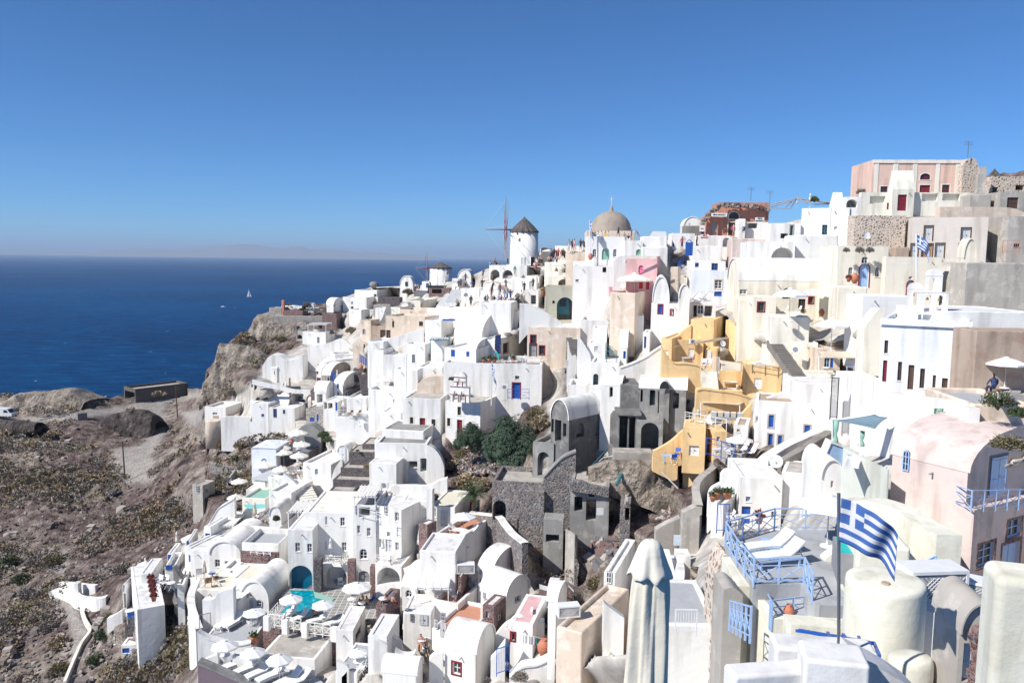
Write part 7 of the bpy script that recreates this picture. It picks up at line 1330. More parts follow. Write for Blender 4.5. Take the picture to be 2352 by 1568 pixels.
for x,y,p_,a_,b_,rz,l in((140,640,'sit','skin','black',60,'shirtless guest with a hat on the small balcony'),(200,640,'sit','skin','dred',-60,'second guest raising an arm on the small balcony'),(545,1110,'sit','skin','skin',170,'shirtless man sitting under a parasol with breakfast'),(600,1160,'sit','skin','black',200,'guest with crossed legs beside the breakfast table')):man(x,y,p_,a_,b_,l,rz,gq=PG,d=66 if x<400 else 61)
put('tb','table',95,660,'round table on the small balcony','table',d=66);put('tb','table',555,1150,'breakfast table under the bottom parasol','table',d=61)
H('white room front with doors below the hotel vault house',330,665,None,750,1000,4,d=66,rim=.1,dep=4,f=[('w',415,750,455,840,'grey'),('d',525,760,620,880,'lgrey')])
MW=H('long white house front with small windows and shuttered doors',665,1080,1380,1000,1300,22,d=62,rim=.3,dep=6,fc='tile',f=[('w',778,738,832,830,'lgrey'),('w',700,812,740,920,'white'),('d',770,850,842,1020,'lgrey')])
for x,y,w,yb,l in((315,745,245,1000,'white parasol over two chairs beside the paved lane'),(560,935,260,1160,'white parasol over the breakfast table guests'),(738,1065,270,1250,'white parasol beside the vine covered arch'),(1115,700,265,960,'white parasol over the lower red tiled terrace table')):umb(x,y,w,l,yb=yb,gq='white parasols of the lower lanes')
T('small balcony terrace with a stone front where two guests sit',10,130,330,650,880,12,d=65.5,dep=3.5,rim=.1,fc='dfloor',col='r')
umb(1640,1210,320,'beige parasol in the walled garden with a washing line',key='umbb',yb=1420,gq='white parasols of the lower lanes')
for x,y,rz,l in((290,960,150,'left chair beside the paved lane'),(395,1010,60,'right chair beside the paved lane'),(450,1160,90,'left chair at the breakfast table'),(505,1200,0,'front chair at the breakfast table'),(1160,900,150,'back chair on the lower red terrace'),(1180,960,90,'front chair on the lower red terrace')):put('ch','chair',x,y,l,'chair',rz,sc=1.1,gq='chairs of the lower lanes')
put('tb','table',313,960,'round table beside the paved lane','table');put('tb','table',1110,940,'round table on the lower red terrace','table')
rib('white thick wall around the breakfast terrace',[(240,1180,1330),(330,1230,1350),(430,1230,1350),(480,1200,1300)],'W',.5,d=59,cap='W');rib('white slanted wall between lane and chairs',[(120,900,1000),(220,1000,1100),(320,1080,1160)],'W',.5,d=62)
rib('white tall wall block left of the white lane stair',[(0,1030,1300),(80,1050,1350),(155,1090,1400)],'W',.8,d=60,base=5)
stairs('white lane steps at the bottom centre',(190,1400),(190,1140),1.7,9,'w');stairs('paved lane steps beside the pool terrace wall',(60,1000),(0,820),2.2,6,'w')
SH=H('white smooth barrel house at the bottom centre with stone framed window',820,1180,1400,1230,1640,24,'vs',d=56,rise=1.6,f=[('w',912,1325,1005,1460,'white','dred')])
rib('white shaggy vine arch wall left of the bottom barrel house',[(640,1260,1567),(700,1210,1567),(800,1190,1567)],'W',.5,d=57)
bush('bush3',850,1560,120,'small green bush at the foot of the bottom barrel house');bush('bushr',505,1520,100,'dark red flower ball in the white bottom lane',name='flowers');bush('bush3',760,1210,130,'vine growing over the white arch wall');put('jar','clay_jar',185,1510,'pale clay jar on the bottom white roof','jar',d=57,sc=1.4)
H('white round roof house at the very bottom centre left',90,480,560,1480,1700,10,'vs',d=55,rise=1.0)
stairs('pebble white steps climbing diagonally past the barrel house',(1190,1530),(1850,640),2.2,22,'S')
rib('white low wall along the pebble steps',[(1410,1000,1060),(1530,860,930),(1700,760,800),(1850,640,700)],'W',.4,d=60)
H('white round chapel house with pink trim and a small dome',1590,1850,2010,880,1240,14,d=54,rim=.02,rcol='k',f=[('w',1595,975,1640,1060,'brown','dred'),('w2',1918,925,1978,1035,'blue')],dep=5)
c0=GX(1700,905,55.5);dm=thing('small_dome',c0,'small white dome on the pink trimmed chapel house','dome');m=MB();m.lathe((0,0,-.4),[(1.75,0),(1.75,.4)]+[(1.75*math.cos(i*math.pi/20),.4+2.1*math.sin(i*math.pi/20))for i in range(1,10)]+[(.2,2.5)],30);ob('dome_shell',m.me('dome_shell','W',True),dm);ring=MB();ring.lathe((0,0,-.15),[(2.0,0),(2.05,.08),(2.0,.16)],30);ob('pink_ring',ring.me('pink_ring','k'),dm);dm.scale=(.46,.46,.46)
rib('white organic ridge wall rising behind the small dome',[(1850,690,900),(1830,720,900),(1870,800,900),(1990,830,900)],'W',.8,d=56)
H('pink wall strip and doorway right of the washing line',2010,2110,None,940,1200,-10,col='k',d=53,rim=.05,dep=1)
ln=thing('washing_line',GX(1900,1000,53),'washing line with white, grey and blue laundry','laundry');m=MB();m.bar(GX(1735,980,53)-ln.location,GX(2070,1070,52)-ln.location,.012);ob('rope',m.me('rope','lgrey'),ln)
for x,w,h,c in((1775,75,105,'wcanvas'),(1845,60,100,'lgrey'),(1945,125,95,'navy'),(1965,60,35,'beige'),(2030,30,60,'blue'),(2040,45,120,'dred'),(1910,40,90,'green')):
 k_=K*52.6/F;m=MB();q=GX(x,990+(x-1735)*.26,52.6)-ln.location;nx=5;vs=[q+Vector(((i/nx-.5)*w*k_,.04*math.sin(i*2.2),-j*h*k_/2))for j in range(3)for i in range(nx+1)];m.mesh(vs,[(j*(nx+1)+i,j*(nx+1)+i+1,(j+1)*(nx+1)+i+1,(j+1)*(nx+1)+i)for j in range(2)for i in range(nx)]);o=ob('garment',m.me('garment',c),ln);s_=o.modifiers.new('s','SOLIDIFY');s_.thickness=.015
put('jar','clay_jar',1985,1250,'terracotta jar below the washing line','jar',d=52,sc=1.3)
rib('white lumpy garden wall curving below the beige parasol',[(1580,1480,1560),(1720,1360,1470),(1900,1330,1420),(2050,1260,1370),(2110,1220,1340)],'W',.7,d=50,cap='W')
rib('white tapering wall left of the beige parasol',[(1360,1270,1500),(1440,1180,1420),(1530,1060,1300)],'W',.7,d=53,base=4)
rail('blue picket gate at the bottom of the walled garden',[GX(1430,1470,50),GX(1580,1420,50)],'blue',x='bars',h=1.8)
bush('bush4',1700,1500,260,'grey green agave and shrubs below the garden wall',d=46);bush('bush4',1320,1530,130,'spiky grey plant at the pebble steps',d=50)
H('white stepped vault wall right of the chapel dome',2030,2110,2330,590,950,10,'vs',d=56,rise=.9,dep=3)
PH_=None
R(2150,2000)
PH_=H('peach house with a large roof terrace at the bottom centre right',210,520,800,1560,1900,30,col='t',fc='t',d=42,rim=.25,dep=7)
inst('lat','lattice_box',GX(375,1380,44),'white slatted box on the peach roof','air conditioner cover',None,.2,.72)
H('white vaulted bell shaped shed left of the peach roof',125,215,560,1200,1300,20,'vs',d=47,rise=.8,dep=2.4)
H('white rounded house with a paned window left of the big folded parasol',775,905,1650,860,1130,20,d=52,rim=.2,dep=7,f=[('w',810,835,875,970,'white')])
H('white roof terrace house right of the big folded parasol',1450,1640,1660,980,1260,6,d=48,rim=.3,dep=6)
clo(985,1010,1220,'beige folded parasol on the white roof beside the big one',key='clb',t=None);clo(1520,1310,1470,'beige folded parasol half hidden right of the big one',key='clb')
for x,l in((930,'left white chair under the beige folded parasol'),(985,'right white chair under the beige folded parasol')):put('ch','chair',x,1340,l,'chair',150,sc=1.0,gq='white chairs below the beige folded parasol')
rib('white sloping parapet below the chairs',[(770,1180,1300),(870,1260,1380),(1010,1360,1480)],'W',.5,d=43)
for i,(x,y)in enumerate(((1740,720),(1725,790),(1735,860),(1745,920),(1755,985),(1740,1050))):pass
stairs('white and slate spiral steps right of the folded parasol',(1640,1150),(1740,700),2.0,12,'W',tread='slate')
rib('white curved wall left of the spiral steps',[(1470,700,900,55),(1600,690,860,55),(1650,780,1000,52),(1640,960,1180,48),(1540,1100,1260,46)],'W',.6,cap='W')
rib('white round wall below the spiral steps',[(1490,1280,1400),(1600,1120,1300),(1690,1085,1280),(1800,1150,1300),(1870,1230,1400)],'W',.6,d=42,cap='W',base=4)
H('white blank roof mass at the foot of the spiral steps',1480,1880,1900,1380,1560,6,d=38,rim=.1,dep=4)
for(x,y,w,l)in((1120,480,260,'dry brown shrub behind the big folded parasol top'),(1270,560,220,'green shrub behind the folded parasol'),(700,1000,330,'tall brown and green shrub left of the white rounded house'),(700,1230,260,'green lower shrub beside the peach roof'),(930,560,160,'small dry shrub on the ravine rocks'),(1620,180,180,'pale shrub on the rubble slope'),(2020,1080,230,'olive shrub hanging on the stone terrace wall')):bush('bush1' if 'green' in l or 'olive' in l else 'bush2',x,y,w,l,sz=1.0)
rubble('pale and red rubble bank above the ravine',1230,1780,20,280,500,.12,.45,5);rubble('loose stones beside the ruined arch wall',540,960,280,420,200,.1,.3,6);rubble('broken rocks in the ravine below the ruins',600,900,450,760,90,.4,1.3,7);rubble('red and black stones under the path wall',1460,1640,600,690,120,.15,.35,8)
rib('white washed wedge wall above the spiral steps',[(1380,330,450),(1500,260,460),(1660,190,470)],'n',.8,d=62)
rib('tall rough plaster wall beside the stone path',[(1680,130,560),(1720,110,570),(1850,60,560),(1880,200,540)],'n',.8,d=58,base=3)
H('white block step above the spiral stair',1640,1800,None,660,720,4,d=53,rim=.02,dep=1.5)
sg=sign(1600,410,1680,530,55,[' '],'pale blue painted board leaning on the rough wall',bg=(.6,.68,.75))
# ruins
R(2150,1550)
R1_=None
C0_=None
RA=H('grey ruin with white barrel roof and two arched side windows',150,365,860,385,780,42,'vf',col='G',rcol='W',d=79,rise=2.1,f=[('o',155,362,190,520),('o',205,372,278,630),('o',300,418,338,575),('p2',460,415,550,580),('p2',680,392,765,555)],name='ruin',cat='ruin')
H('grey concrete ruin block with a tall black doorway',845,945,1150,325,755,14,col='G',d=79.5,rim=.02,dep=4,name='ruin',cat='ruin')
H('grey concrete ruin box with tall dark opening and flat slab',945,1180,None,325,750,4,'slab',col='G',d=78.6,dep=4,f=[('o',962,335,1060,748),('o',1075,345,1150,740)],name='ruin',cat='ruin')
H('grey concrete ruin vault room with a huge dark arch',1155,1465,1730,400,750,12,'flat',col='H',d=77.6,rim=.02,dep=6,f=[('p',1215,385,1425,750),('p2',1555,535,1615,610)],name='ruin',cat='ruin')
T('pale concrete apron in front of the tall ruin doorways',890,1350,1400,770,850,4,col='n',fc='n',d=76,rim=.02,dep=2,base=2)
bl=thing('stone_beam',G(1180,840),'dark stone beam lying on the concrete apron','beam');m=MB();m.box((-1.9,-.3,0),(3.8,0,.5),(0,.6,0),(0,0,.7));ob('beam_body',m.me('beam_body','q'),bl)
rib('yellow curved wall with a blue table terrace in front of the ruins',[(1355,740,820),(1450,690,820),(1560,620,810),(1660,530,790),(1710,490,780)],'Y',.5,d=75,base=1)
rib('yellow low rounded parapet before the blue table',[(1350,790,850),(1450,840,900),(1580,900,960),(1640,880,940)],'Y',.6,d=73,base=1)
put('trb','table',1550,880,'bright blue table on the yellow terrace','table',5,d=73,sc=.95);put('chl','chair',1600,890,'white and blue chair right of the blue table','chair',0,d=72.5,sc=1.0);put('chl','chair',1640,830,'pale blue director chair behind the blue table','chair',150,d=74,sc=1.0);sofa(1430,830,1.6,'striped cushions on the built in seat left of the blue table',None,-10,3)
H('yellow house front with white shuttered opening above the big bush',1700,1965,2075,480,830,14,col='Y',d=71.5,base=1.5,rim=.02,f=[('d',1780,682,1898,800,'white')],name='yellow_house')
H('yellow wing with small white niche window at the railing',2070,2220,None,520,720,4,col='Y',d=71,rim=.1,dep=3,f=[('w',2105,575,2145,640,'white')],name='yellow_house')
bush('bush1',1760,960,330,'large round grey green bush below the yellow house',sz=1.05)
R2_=H('ruined stone wing with a big arched opening and rubble parapet',-60,185,260,660,1060,26,col='H',d=80,rim=.4,f=[('p',0,755,140,1040)],dep=5,name='ruin',cat='ruin')
rib('sloping rubble stair wall of the ruins with an arch below',[(75,1040,1200),(200,900,1200),(300,810,1200),(440,750,1190)],'S',.8,d=77,cap='H')
H('grey arched undercroft of the ruins below the sloping stair wall',80,370,445,1080,1200,4,col='H',d=77.5,rim=.02,dep=3,f=[('p',180,920,370,1160)],name='ruin',cat='ruin')
H('dark shadowed concrete wall behind the sloping ruin stair',380,850,None,700,1050,-8,col='G',d=80,rim=.02,dep=1,name='ruin',cat='ruin')
H('stone rubble wall with dark arches under the ruins',-220,75,375,1230,1480,6,col='S',d=76,rim=.05,dep=5,f=[('p2',150,1310,270,1480),('p2',325,1360,370,1430)],name='ruin',cat='ruin')
MRU=H('grey roofless ruin house with small square hole and tall doorway',375,830,970,1160,1750,8,col='H',fc='n',d=72,rim=.1,dep=5,f=[('o',602,1215,665,1282),('o',432,1280,528,1450),('o',570,1312,688,1560)],name='ruin',cat='ruin')
rib('stone gable edge of the roofless ruin',[(380,1100,1170),(500,1085,1180),(640,1140,1200),(830,1170,1240)],'S',.7,d=72,base=.3)
sg=sign(695,1415,775,1495,71,[' '],'white blank board on the roofless ruin wall',bg=(.75,.75,.75))
H('stone and concrete ruin wing with dark openings right of the roofless house',965,1085,1250,1380,1620,10,col='S',fc='n',d=70,rim=.05,dep=4,f=[('o',1035,1410,1085,1560),('w',1055,1340,1100,1380,'G')],name='ruin',cat='ruin')
rib('winding plaster wall with stone path right of the ruins',[(1890,1400,1560,59),(1850,1180,1400,62),(1920,1060,1260,65),(2060,950,1060,69),(2090,880,980,71)],'n',.5,base=3,cap='n')
stairs('winding stone path steps beside the plaster wall',(1940,1560),(2080,1000),2.0,18,'q')
ppe=thing('pipes',G(780,900),'grey and green plastic pipes lying on the ruin slope','pipe');o_=ppe.location;m=MB();m.bar(GX(610,960,75)-o_,GX(780,820,77)-o_,.06);m.bar(GX(780,820,77)-o_,GX(890,800,77)-o_,.06);ob('white_pipe',m.me('white_pipe','lgrey'),ppe);m=MB();m.bar(GX(640,910,75)-o_,GX(830,710,79)-o_,.05);ob('green_pipe',m.me('green_pipe','teal'),ppe)
nt_=thing('netting',G(990,1020),'rolled dark green netting on the pale rock','netting');m=MB();m.bar(GX(930,1140,72)-nt_.location,GX(1040,910,75)-nt_.location,.16,.12,8);ob('roll',m.me('roll','teal'),nt_)
rib('long white pipe like rail lying on the rubble',[(1460,985,1000),(1650,1170,1190)],'W',.2,d=70,base=0,name='pipe',cat='pipe')
for x,y,w,l in((920,920,120,'small dry shrub on the pale rock of the ruins'),(1420,1140,140,'pale shrub on the rock slope right of the netting')):bush('bush2',x,y,w,l)
R(1450,1650)
RL=H('tall rubble stone ruin wall with arched cellar door beside the palm',1520,2130,2352,830,1500,8,col='S',fc='n',d=77,rim=.5,dep=6,f=[('p',1535,1030,1685,1260),('o',1935,1170,1990,1240),('o',1820,1240,1875,1400),('o',1945,1270,2015,1500),('o',2050,1305,2105,1455)],name='ruin',cat='ruin')
H('lower grey ruin front with broken openings and rubble top',2120,2352,2600,1260,1800,6,col='H',d=73,rim=.02,dep=2,f=[('o',2155,1430,2310,1520)],name='ruin',cat='ruin')
R(2150,2000)
H('grey ruin wall with three tall white niches descending the ravine',-40,440,460,420,960,-24,col='n',d=70,rim=.02,dep=2,f=[('n',310,620,335,800),('n',345,680,385,930),('n',400,720,428,920),('o',90,400,255,500)],name='ruin',cat='ruin')
rib('broken rubble edge of the descending ruin wall',[(435,340,600),(440,600,760),(480,740,900),(465,900,960)],'S',1.0,d=70)
rib('red stone wall with white coping at the bottom of the ruins',[(20,1020,1180),(130,1050,1200),(240,1040,1180),(320,970,1100),(420,1060,1160)],'r',.5,d=62,cap='W')
# right middle: stone path, blue gate house
R(2700,1650)
H('white house with blue door and stone lined roof pots',420,555,750,1090,1400,30,d=56,rim=.9,fc='W',f=[('w2',625,1120,658,1185,'lgrey')])
H('long white house front with blue framed door and small windows',750,1240,1500,780,1330,6,d=57,rim=.3,dep=6,f=[('w',832,985,888,1045,'lblue'),('d',780,1100,888,1310,'blue'),('w',945,1145,1005,1250,'lgrey'),('w',1130,1160,1195,1230,'lgrey')])
rib('white upper roof wall of the blue framed door house',[(525,720,1100),(600,660,1000),(820,700,900),(900,640,860),(1240,730,900)],'W',.6,d=60,base=2)
GRH=H('white and pink cube house with grey flat roof',1240,1530,1710,725,980,24,d=57,rim=.03,rcol='n',base=4)
H('pale pink ruined cube with barred window behind the grey roof cube',1420,1640,1760,560,700,20,col='K',d=62,rim=.3)
put('dish','satellite_dish',1180,700,'large pale satellite dish above the white front','satellite dish',-10,d=60,sc=1.1,gq='satellite dishes')
for i,(x,l)in enumerate(((445,'leftmost terracotta pot on the white corner roof'),(495,'second terracotta pot with dry herb on the corner roof'),(585,'third terracotta pot before the painted board'),(632,'rightmost terracotta pot before the painted board'))):put('pot' if i<2 else 'pot','potted_plant',x,1000+(40 if i==0 else 0),l,'potted plant',d=57.5,sc=(1.2,1.2,1.1),gq='pots on the white corner roof')
sign(530,885,705,1000,58.5,[' '],'faded green painted board lying on the white corner roof',bg=(.42,.5,.48))
rail('bright blue picket gate beside the stone steps',[GX(488,1400,52),GX(628,1395,52)],'blue',x='bars',h=2.0*.95)
put('potr','potted_plant',985,1300,'red flowers before the barred window','potted plant',d=54,sc=1.4);put('tr','table',820,1340,'white garden table behind the pale blue railing','table',0,d=52,sc=1.0);put('ch','chair',700,1350,'white chair left of the garden table','chair',30,d=52);put('ch','chair',640,1300,'white folding rack beside the gate','chair',90,d=53)
rib('stone steps side wall at the left of the white corner house',[(385,960,1100),(420,880,1060),(520,820,1000)],'W',.5,d=58,base=2)
BT=T('terrace with blue steel railing and white garden furniture',305,690,830,480,650,-2,col='n',fc='dfloor',d=66,rim=.1,dep=5)
rail('blue steel railing around the furniture terrace',[GX(360,490,67),GX(540,540,66),GX(700,580,65.5),GX(850,590,66)],'blue',x=False,h=1.5)
umb(750,290,330,'tilted grey white parasol on the blue railed terrace',t=None,yb=530)
put('tr','table',560,520,'long white garden table on the blue railed terrace','table',0,d=67,sc=(1.3,1,1));put('ch','chair',500,525,'white chair at the left of the long garden table','chair',60,d=67);put('ch','chair',650,540,'white chair at the right of the long garden table','chair',-60,d=66);put('deck','deckchair',900,500,'grey canvas deckchair before the dark blue door','deckchair',-60,d=66);put('deck','deckchair',800,470,'dark slatted deckchair under the tilted parasol','deckchair',-60,d=67)
rib('long white swooping coping wall below the blue doors',[(1025,560,600,61),(1100,490,590,62),(1300,370,480,64),(1500,280,400,66),(1700,190,300,68),(1830,160,260,69)],'W',.9,base=1.5)
rib('rough dark stone wall under the swooping coping',[(1230,560,640,61),(1430,440,640,61.5),(1620,320,600,63),(1810,210,560,65)],'q',.7,base=1)
PBW=rib('pale blue sloping wall below the green curtains',[(1710,520,780),(1780,340,780),(1950,400,770),(2110,470,740)],plaster((.40,.58,.84),.08),.8,d=50,base=4,cap='W',smooth=False)
CUR=lambda x,y0,y1,l:(lambda r,m:(m.lathe((0,0,0),[(.2,0),(.17,.15*(y1-y0)*K*50/F),(.08,.36*(y1-y0)*K*50/F),(.15,.6*(y1-y0)*K*50/F),(.17,(y1-y0)*K*50/F)],14,lambda t,z:1+.18*math.cos(5*t)),ob('cloth',m.me('cloth','mint',True),r)))(thing('curtain',GX(x,y1,50),l,'curtain','green curtains tied to the pergola posts'),MB())
CUR(1880,80,350,'left green curtain tied to the white pergola post');CUR(2190,210,390,'right green curtain tied to the white pergola post');
sail('dark blue grey sail stretched above the green curtains',[(1870,95,51),(2352,20,50),(2500,60,49),(2352,190,48)],col='slate',posts=[(1850,70,350,50),(2170,200,440,49)]);sail('cream sail behind the dark blue grey one',[(1880,80,52),(2352,-20,52),(2500,40,51),(2100,100,51)],col='wcanvas')
H('pale grey green cube house with white roof flap',1960,2480,2500,670,1010,-4,col=plaster((.62,.64,.58),.08),d=42,rim=.3,dep=5,base=5)
sail('white open roof flap over the pale grey green cube',[(2020,490,46),(2220,500,46),(2160,660,43),(1960,650,43)],col='wcanvas')
H('small white round topped pink doorway house below the pale blue wall',1710,1960,None,770,940,4,'vf',col='W',d=48,rise=1.2,dep=4,base=4,f=[('d',1830,800,1862,880,'k')])
None
R(2700,2000)
TZ=NS();P0_=Pv(*V(1700,540),33);TZ.z=P0_.z
tr_=thing('grey_terrace',P0_,'grey concrete roof terrace with pale blue crossed railing','terrace')
out=[(590,520),(1165,350),(1890,350),(2200,330),(2380,640),(2400,1250),(1700,1230),(1560,1150),(1480,980),(920,990)]
m=MB();q=[G(x,y,t=TZ)-P0_ for x,y in out];QUADS.extend([(q[0]+P0_,q[i]+P0_,q[i+1]+P0_,q[i+1]+P0_)for i in range(1,len(q)-1)]);m.face(q);n=len(q)
for i in range(n):a_,b_=q[i],q[(i+1)%n];d_=Vector((0,0,-9));m.face([a_,b_,b_+d_,a_+d_])
ob('terrace_floor',m.me('terrace_floor',plaster((.40,.41,.43),.12)),tr_)
rail('pale blue crossed railing along the left edge of the grey terrace',[(590,520),(720,740),(920,990)],t=TZ,h=1.0,seg=1.0);rail('pale blue crossed railing at the back left of the grey terrace',[(595,520),(1165,350)],t=TZ,h=1.0,seg=1.2);rail('pale blue crossed railing at the back of the grey terrace',[(1165,350),(1890,350),(2050,350)],t=TZ,h=1.0,seg=1.6);rail('pale blue crossed railing in front of the two loungers',[(920,990),(1510,970)],t=TZ,h=1.0,seg=1.0);rail('pale blue crossed railing down the stair of the grey terrace',[(1515,980),(1610,1180)],t=TZ,h=1.0,seg=1.0)
for x,y,l in((1090,640,'back white cushioned lounger with pale blue frame'),(1200,760,'front white cushioned lounger with pale blue frame')):put('lgb','sun_lounger',x,y,l,'sun lounger',-74,t=TZ,sc=1.12,gq='pale blue loungers on the grey terrace')
for x,y,l in((1100,570,'pale blue slatted side table behind the loungers'),(1200,680,'pale blue slatted side table between the loungers')):put('trb','table',x,y,l,'table',-20,t=TZ,sc=(.45,.7,.5),gq='side tables on the grey terrace')
UW=umb(1785,-20,720,'very large white parasol over the grey terrace',key='umb',t=TZ,yb=540)
rib('cream wedge wall beside the terrace parasol',[(1735,665,690),(1860,560,690),(1990,540,690)],'y',.5,t=TZ,base=1,smooth=False)
rib('broad mixed stone retaining wall under the grey terrace',[(400,860,1000),(450,700,1000),(530,560,960),(660,690,1000),(820,860,1060)],'D',1.5,d=33.5,base=5)
rib('old plaster wall below the terrace railing with red stones',[(490,950,1500),(600,930,1500),(710,1010,1500)],'n',1.5,d=29,base=6,name='wall')
H('pale cream smooth block below the terrace railing',705,1350,1450,1025,1567,4,col='y',d=29.2,rim=.02,fc='y',dep=3,base=5)
L2=NS();L2.z=G(1660,1400,t=None,d=23).z
rail('lower pale blue crossed railing in front of the terrace',[GX(1110,1480,27.4),GX(1640,1400,28.6),GX(2230,1440,27.4)],h=.95,seg=1.2);rail('short pale blue railing end at the lower left',[GX(1080,1380,29),GX(1130,1500,27.3)],h=.95)
rail('pale blue stair railing at the bottom left of the terrace',[GX(640,1500,27),GX(880,1640,22)],h=1.0,seg=1.0)
T('grey lower landing behind the lower pale blue railing',1130,2230,None,1400,1480,0,col='y',fc='floor',d=27.3,rim=.02,dep=3,base=5)
put('jar','lantern',1335,1390,'pale blue lantern pot beside the lower railing','lantern',d=27.8,sc=.55)
rib('cream wall with a black wire line under the lower railing',[(1300,1395,1800),(1700,1430,1800),(2250,1465,1800)],'y',.8,d=25.5,base=4,smooth=False)
T('white roof strip with balustrade at the bottom centre',-150,520,None,1470,1640,2,d=33,rim=.1,dep=5)
rail('white turned balustrade at the bottom centre right of the folded parasol',[GX(0,1560,31),GX(250,1565,31)],'white',x='bars',h=1.0)
beam=thing('pergola',GX(1620,1560,19),'bright blue pergola beams near the flagpole foot','pergola');o_=beam.location;m=MB();m.bar(GX(1430,1530,20)-o_,GX(2000,1610,18)-o_,.05,n=4);ob('main_beam',m.me('main_beam','blue'),beam)
R(3196,1998,2.139);m=MB();m.bar(GX(0,1115,19.5)-o_,GX(630,1225,17.5)-o_,.055,n=4)
for a_,b_ in(((245,1135),(275,1200)),((375,1150),(430,1215)),((510,1170),(545,1265)),((640,1220),(690,1335))):m.bar(GX(*a_,18)-o_,GX(*b_,17)-o_,.045,n=4)
ob('cross_beams',m.me('cross_beams','blue'),beam)
R(2150,2000)
b_=GX(1270,2450,9.6);tp_=GX(1290,455,9.6);Hh=(tp_-b_).length;r=thing('folded_parasol',b_,'big pale beige folded parasol standing in the close foreground','parasol','folded parasols on the terraces')
kx=K*9.6/F;m=MB();n=96;prof=[(245,-1640),(240,-1500),(238,-1100),(225,-800),(212,-600),(205,-470)]
def fold(a,z,r0):
 u=(-z)/1100;return r0*(1+.10*math.cos(3*a+.4+u*1.4)+.10*math.cos(7*a+1.2-u*1.1)+.05*math.cos(12*a+2+u*2.6)+.02*math.sin(23*a+u*3))
vs=[]
for j in range(26):
 z=-1995+j*(1995-440)/25;r0=np.interp(z,[-1995,-1100,-800,-600,-440],[262,238,226,214,196])
 for i in range(n):a=i*2*math.pi/n;rr=fold(a,z,r0)*kx;vs.append((rr*math.cos(a),rr*math.sin(a)*.8,Hh+z*kx))
m.mesh(vs,[(j*n+i,j*n+(i+1)%n,(j+1)*n+(i+1)%n,(j+1)*n+i)for j in range(25)for i in range(n)]);ob('lower_canopy',m.me('lower_canopy',plaster((.68,.635,.53),.08),True),r)
m=MB();vs=[];pr=[(8,0),(40,-3),(80,-16),(115,-45),(145,-100),(168,-180),(192,-270),(215,-340),(238,-400),(252,-450),(246,-456)]
for j,(r0,z)in enumerate(pr):
 for i in range(n):
  a=i*2*math.pi/n;k_=min(1,(-z)/320)**1.3;rr=r0*(1+k_*(.085*math.cos(6*a+.6)+.05*math.cos(10*a+1.5)))*kx;zz=z+(26*math.sin(6*a+.6)+12*math.sin(10*a))*k_*(z<-330);vs.append((rr*math.cos(a),rr*math.sin(a)*.85,Hh+zz*kx))
m.mesh(vs,[(j*n+i,(j+1)*n+i,(j+1)*n+(i+1)%n,j*n+(i+1)%n)for j in range(len(pr)-1)for i in range(n)]);m.mesh(vs[:n],[tuple(range(n))]);o=ob('top_valance',m.me('top_valance',plaster((.72,.68,.59),.06),True),r);s_=o.modifiers.new('s','SOLIDIFY');s_.thickness=.012
m=MB();m.bar((0,0,0),(0,0,Hh-.1),.03);ob('pole',m.me('pole','lgrey'),r)
# left slope, lower left houses, road, sea
R(500,1950)
perg('pale slatted pergola over the outer left stair terrace',1010,1270,455,600,96,0,9,cover='canvas',dep=6)
rib('white long stair parapet running down the outer left edge',[(1300,120,200),(1200,180,260),(1110,240,330),(1050,340,430),(990,430,520),(940,490,580)],'W',.7,d=99,cap='W',base=4)
H('white hut with blue door under the pale slatted pergola',935,1010,1290,460,620,10,d=94,rim=.05,dep=4,f=[('d',945,535,1005,598,'blue')])
PP=H('pale mint walled plunge pool house above the striped loungers',1380,1660,1700,130,330,8,col='c',d=100,rim=.3,dep=5,fc='mint');
plw=thing('plunge_pool',G(1560,225,t=PP),'small pale turquoise plunge pool','pool');flat([(1395,200),(1640,195),(1665,235),(1480,248),(1410,225)],PP,plain((.25,.70,.66),.15,key='pale_water'),'water',plw,.05)
H('pale slatted shutter house behind the plunge pool',1425,1680,None,30,140,4,col='w',d=105,rim=.05,dep=3)
SLT=T('white terrace with four striped blue and white deckchairs',1360,1820,1870,470,640,8,d=93,rim=.35,dep=7,fc='dfloor')
for i,(x,y,l)in enumerate(((1590,375,'leftmost striped deckchair on the white terrace'),(1640,400,'second striped deckchair from the left'),(1685,415,'third striped deckchair from the left'),(1730,435,'rightmost striped deckchair beside the big cactus pot'))):put('deck','deckchair',x,y,l,'deckchair',-140,t=SLT,sc=1.15,gq='striped deckchairs on the white terrace')
clo(1530,165,400,'striped cream folded parasol beside the striped deckchairs',key='clw',t=SLT);bush('bush3',1780,370,110,'tall green cactus plant beside the striped deckchairs',d=92,sz=1.3);put('tb','table',1520,330,'round table left of the striped deckchairs','table',t=SLT)
umb(1660,500,290,'grey white parasol over a long dining table terrace',yb=700);umb(810,560,290,'cream parasol on the outer blue trimmed terrace',key='umbc');umb(255,880,240,'cream parasol at the far lower left terrace',key='umbc')
DT=T('white railed dining terrace above the red stone wall',1375,1810,1850,790,850,6,d=86,rim=.7,dep=6,fc='dfloor')
put('tr','table',1500,650,'long white dining table with chairs','table',-60,t=DT,sc=(1.6,1,1));
for x,y,l in((1540,680,'first white chair right of the long dining table'),(1600,640,'second white chair right of the long dining table')):put('ch','chair',x,y,l,'chair',120,t=DT,gq='chairs on the dining terrace')
H('large white flat roofed house with grey framed window at the lower left',775,1000,1380,750,1020,10,d=89,rim=.02,dep=9)
H('white house corner with small blue window facing the sea',710,785,1000,700,970,18,d=90,rim=.3,dep=8,f=[('s',752,790,775,872,'blue')])
H('white arched front house with two grey green windows',1000,1370,None,790,1030,4,'vf',d=88,rise=1.6,dep=8,f=[('w',1055,842,1115,930,'lgrey'),('w',1170,860,1225,895,'lgrey')])
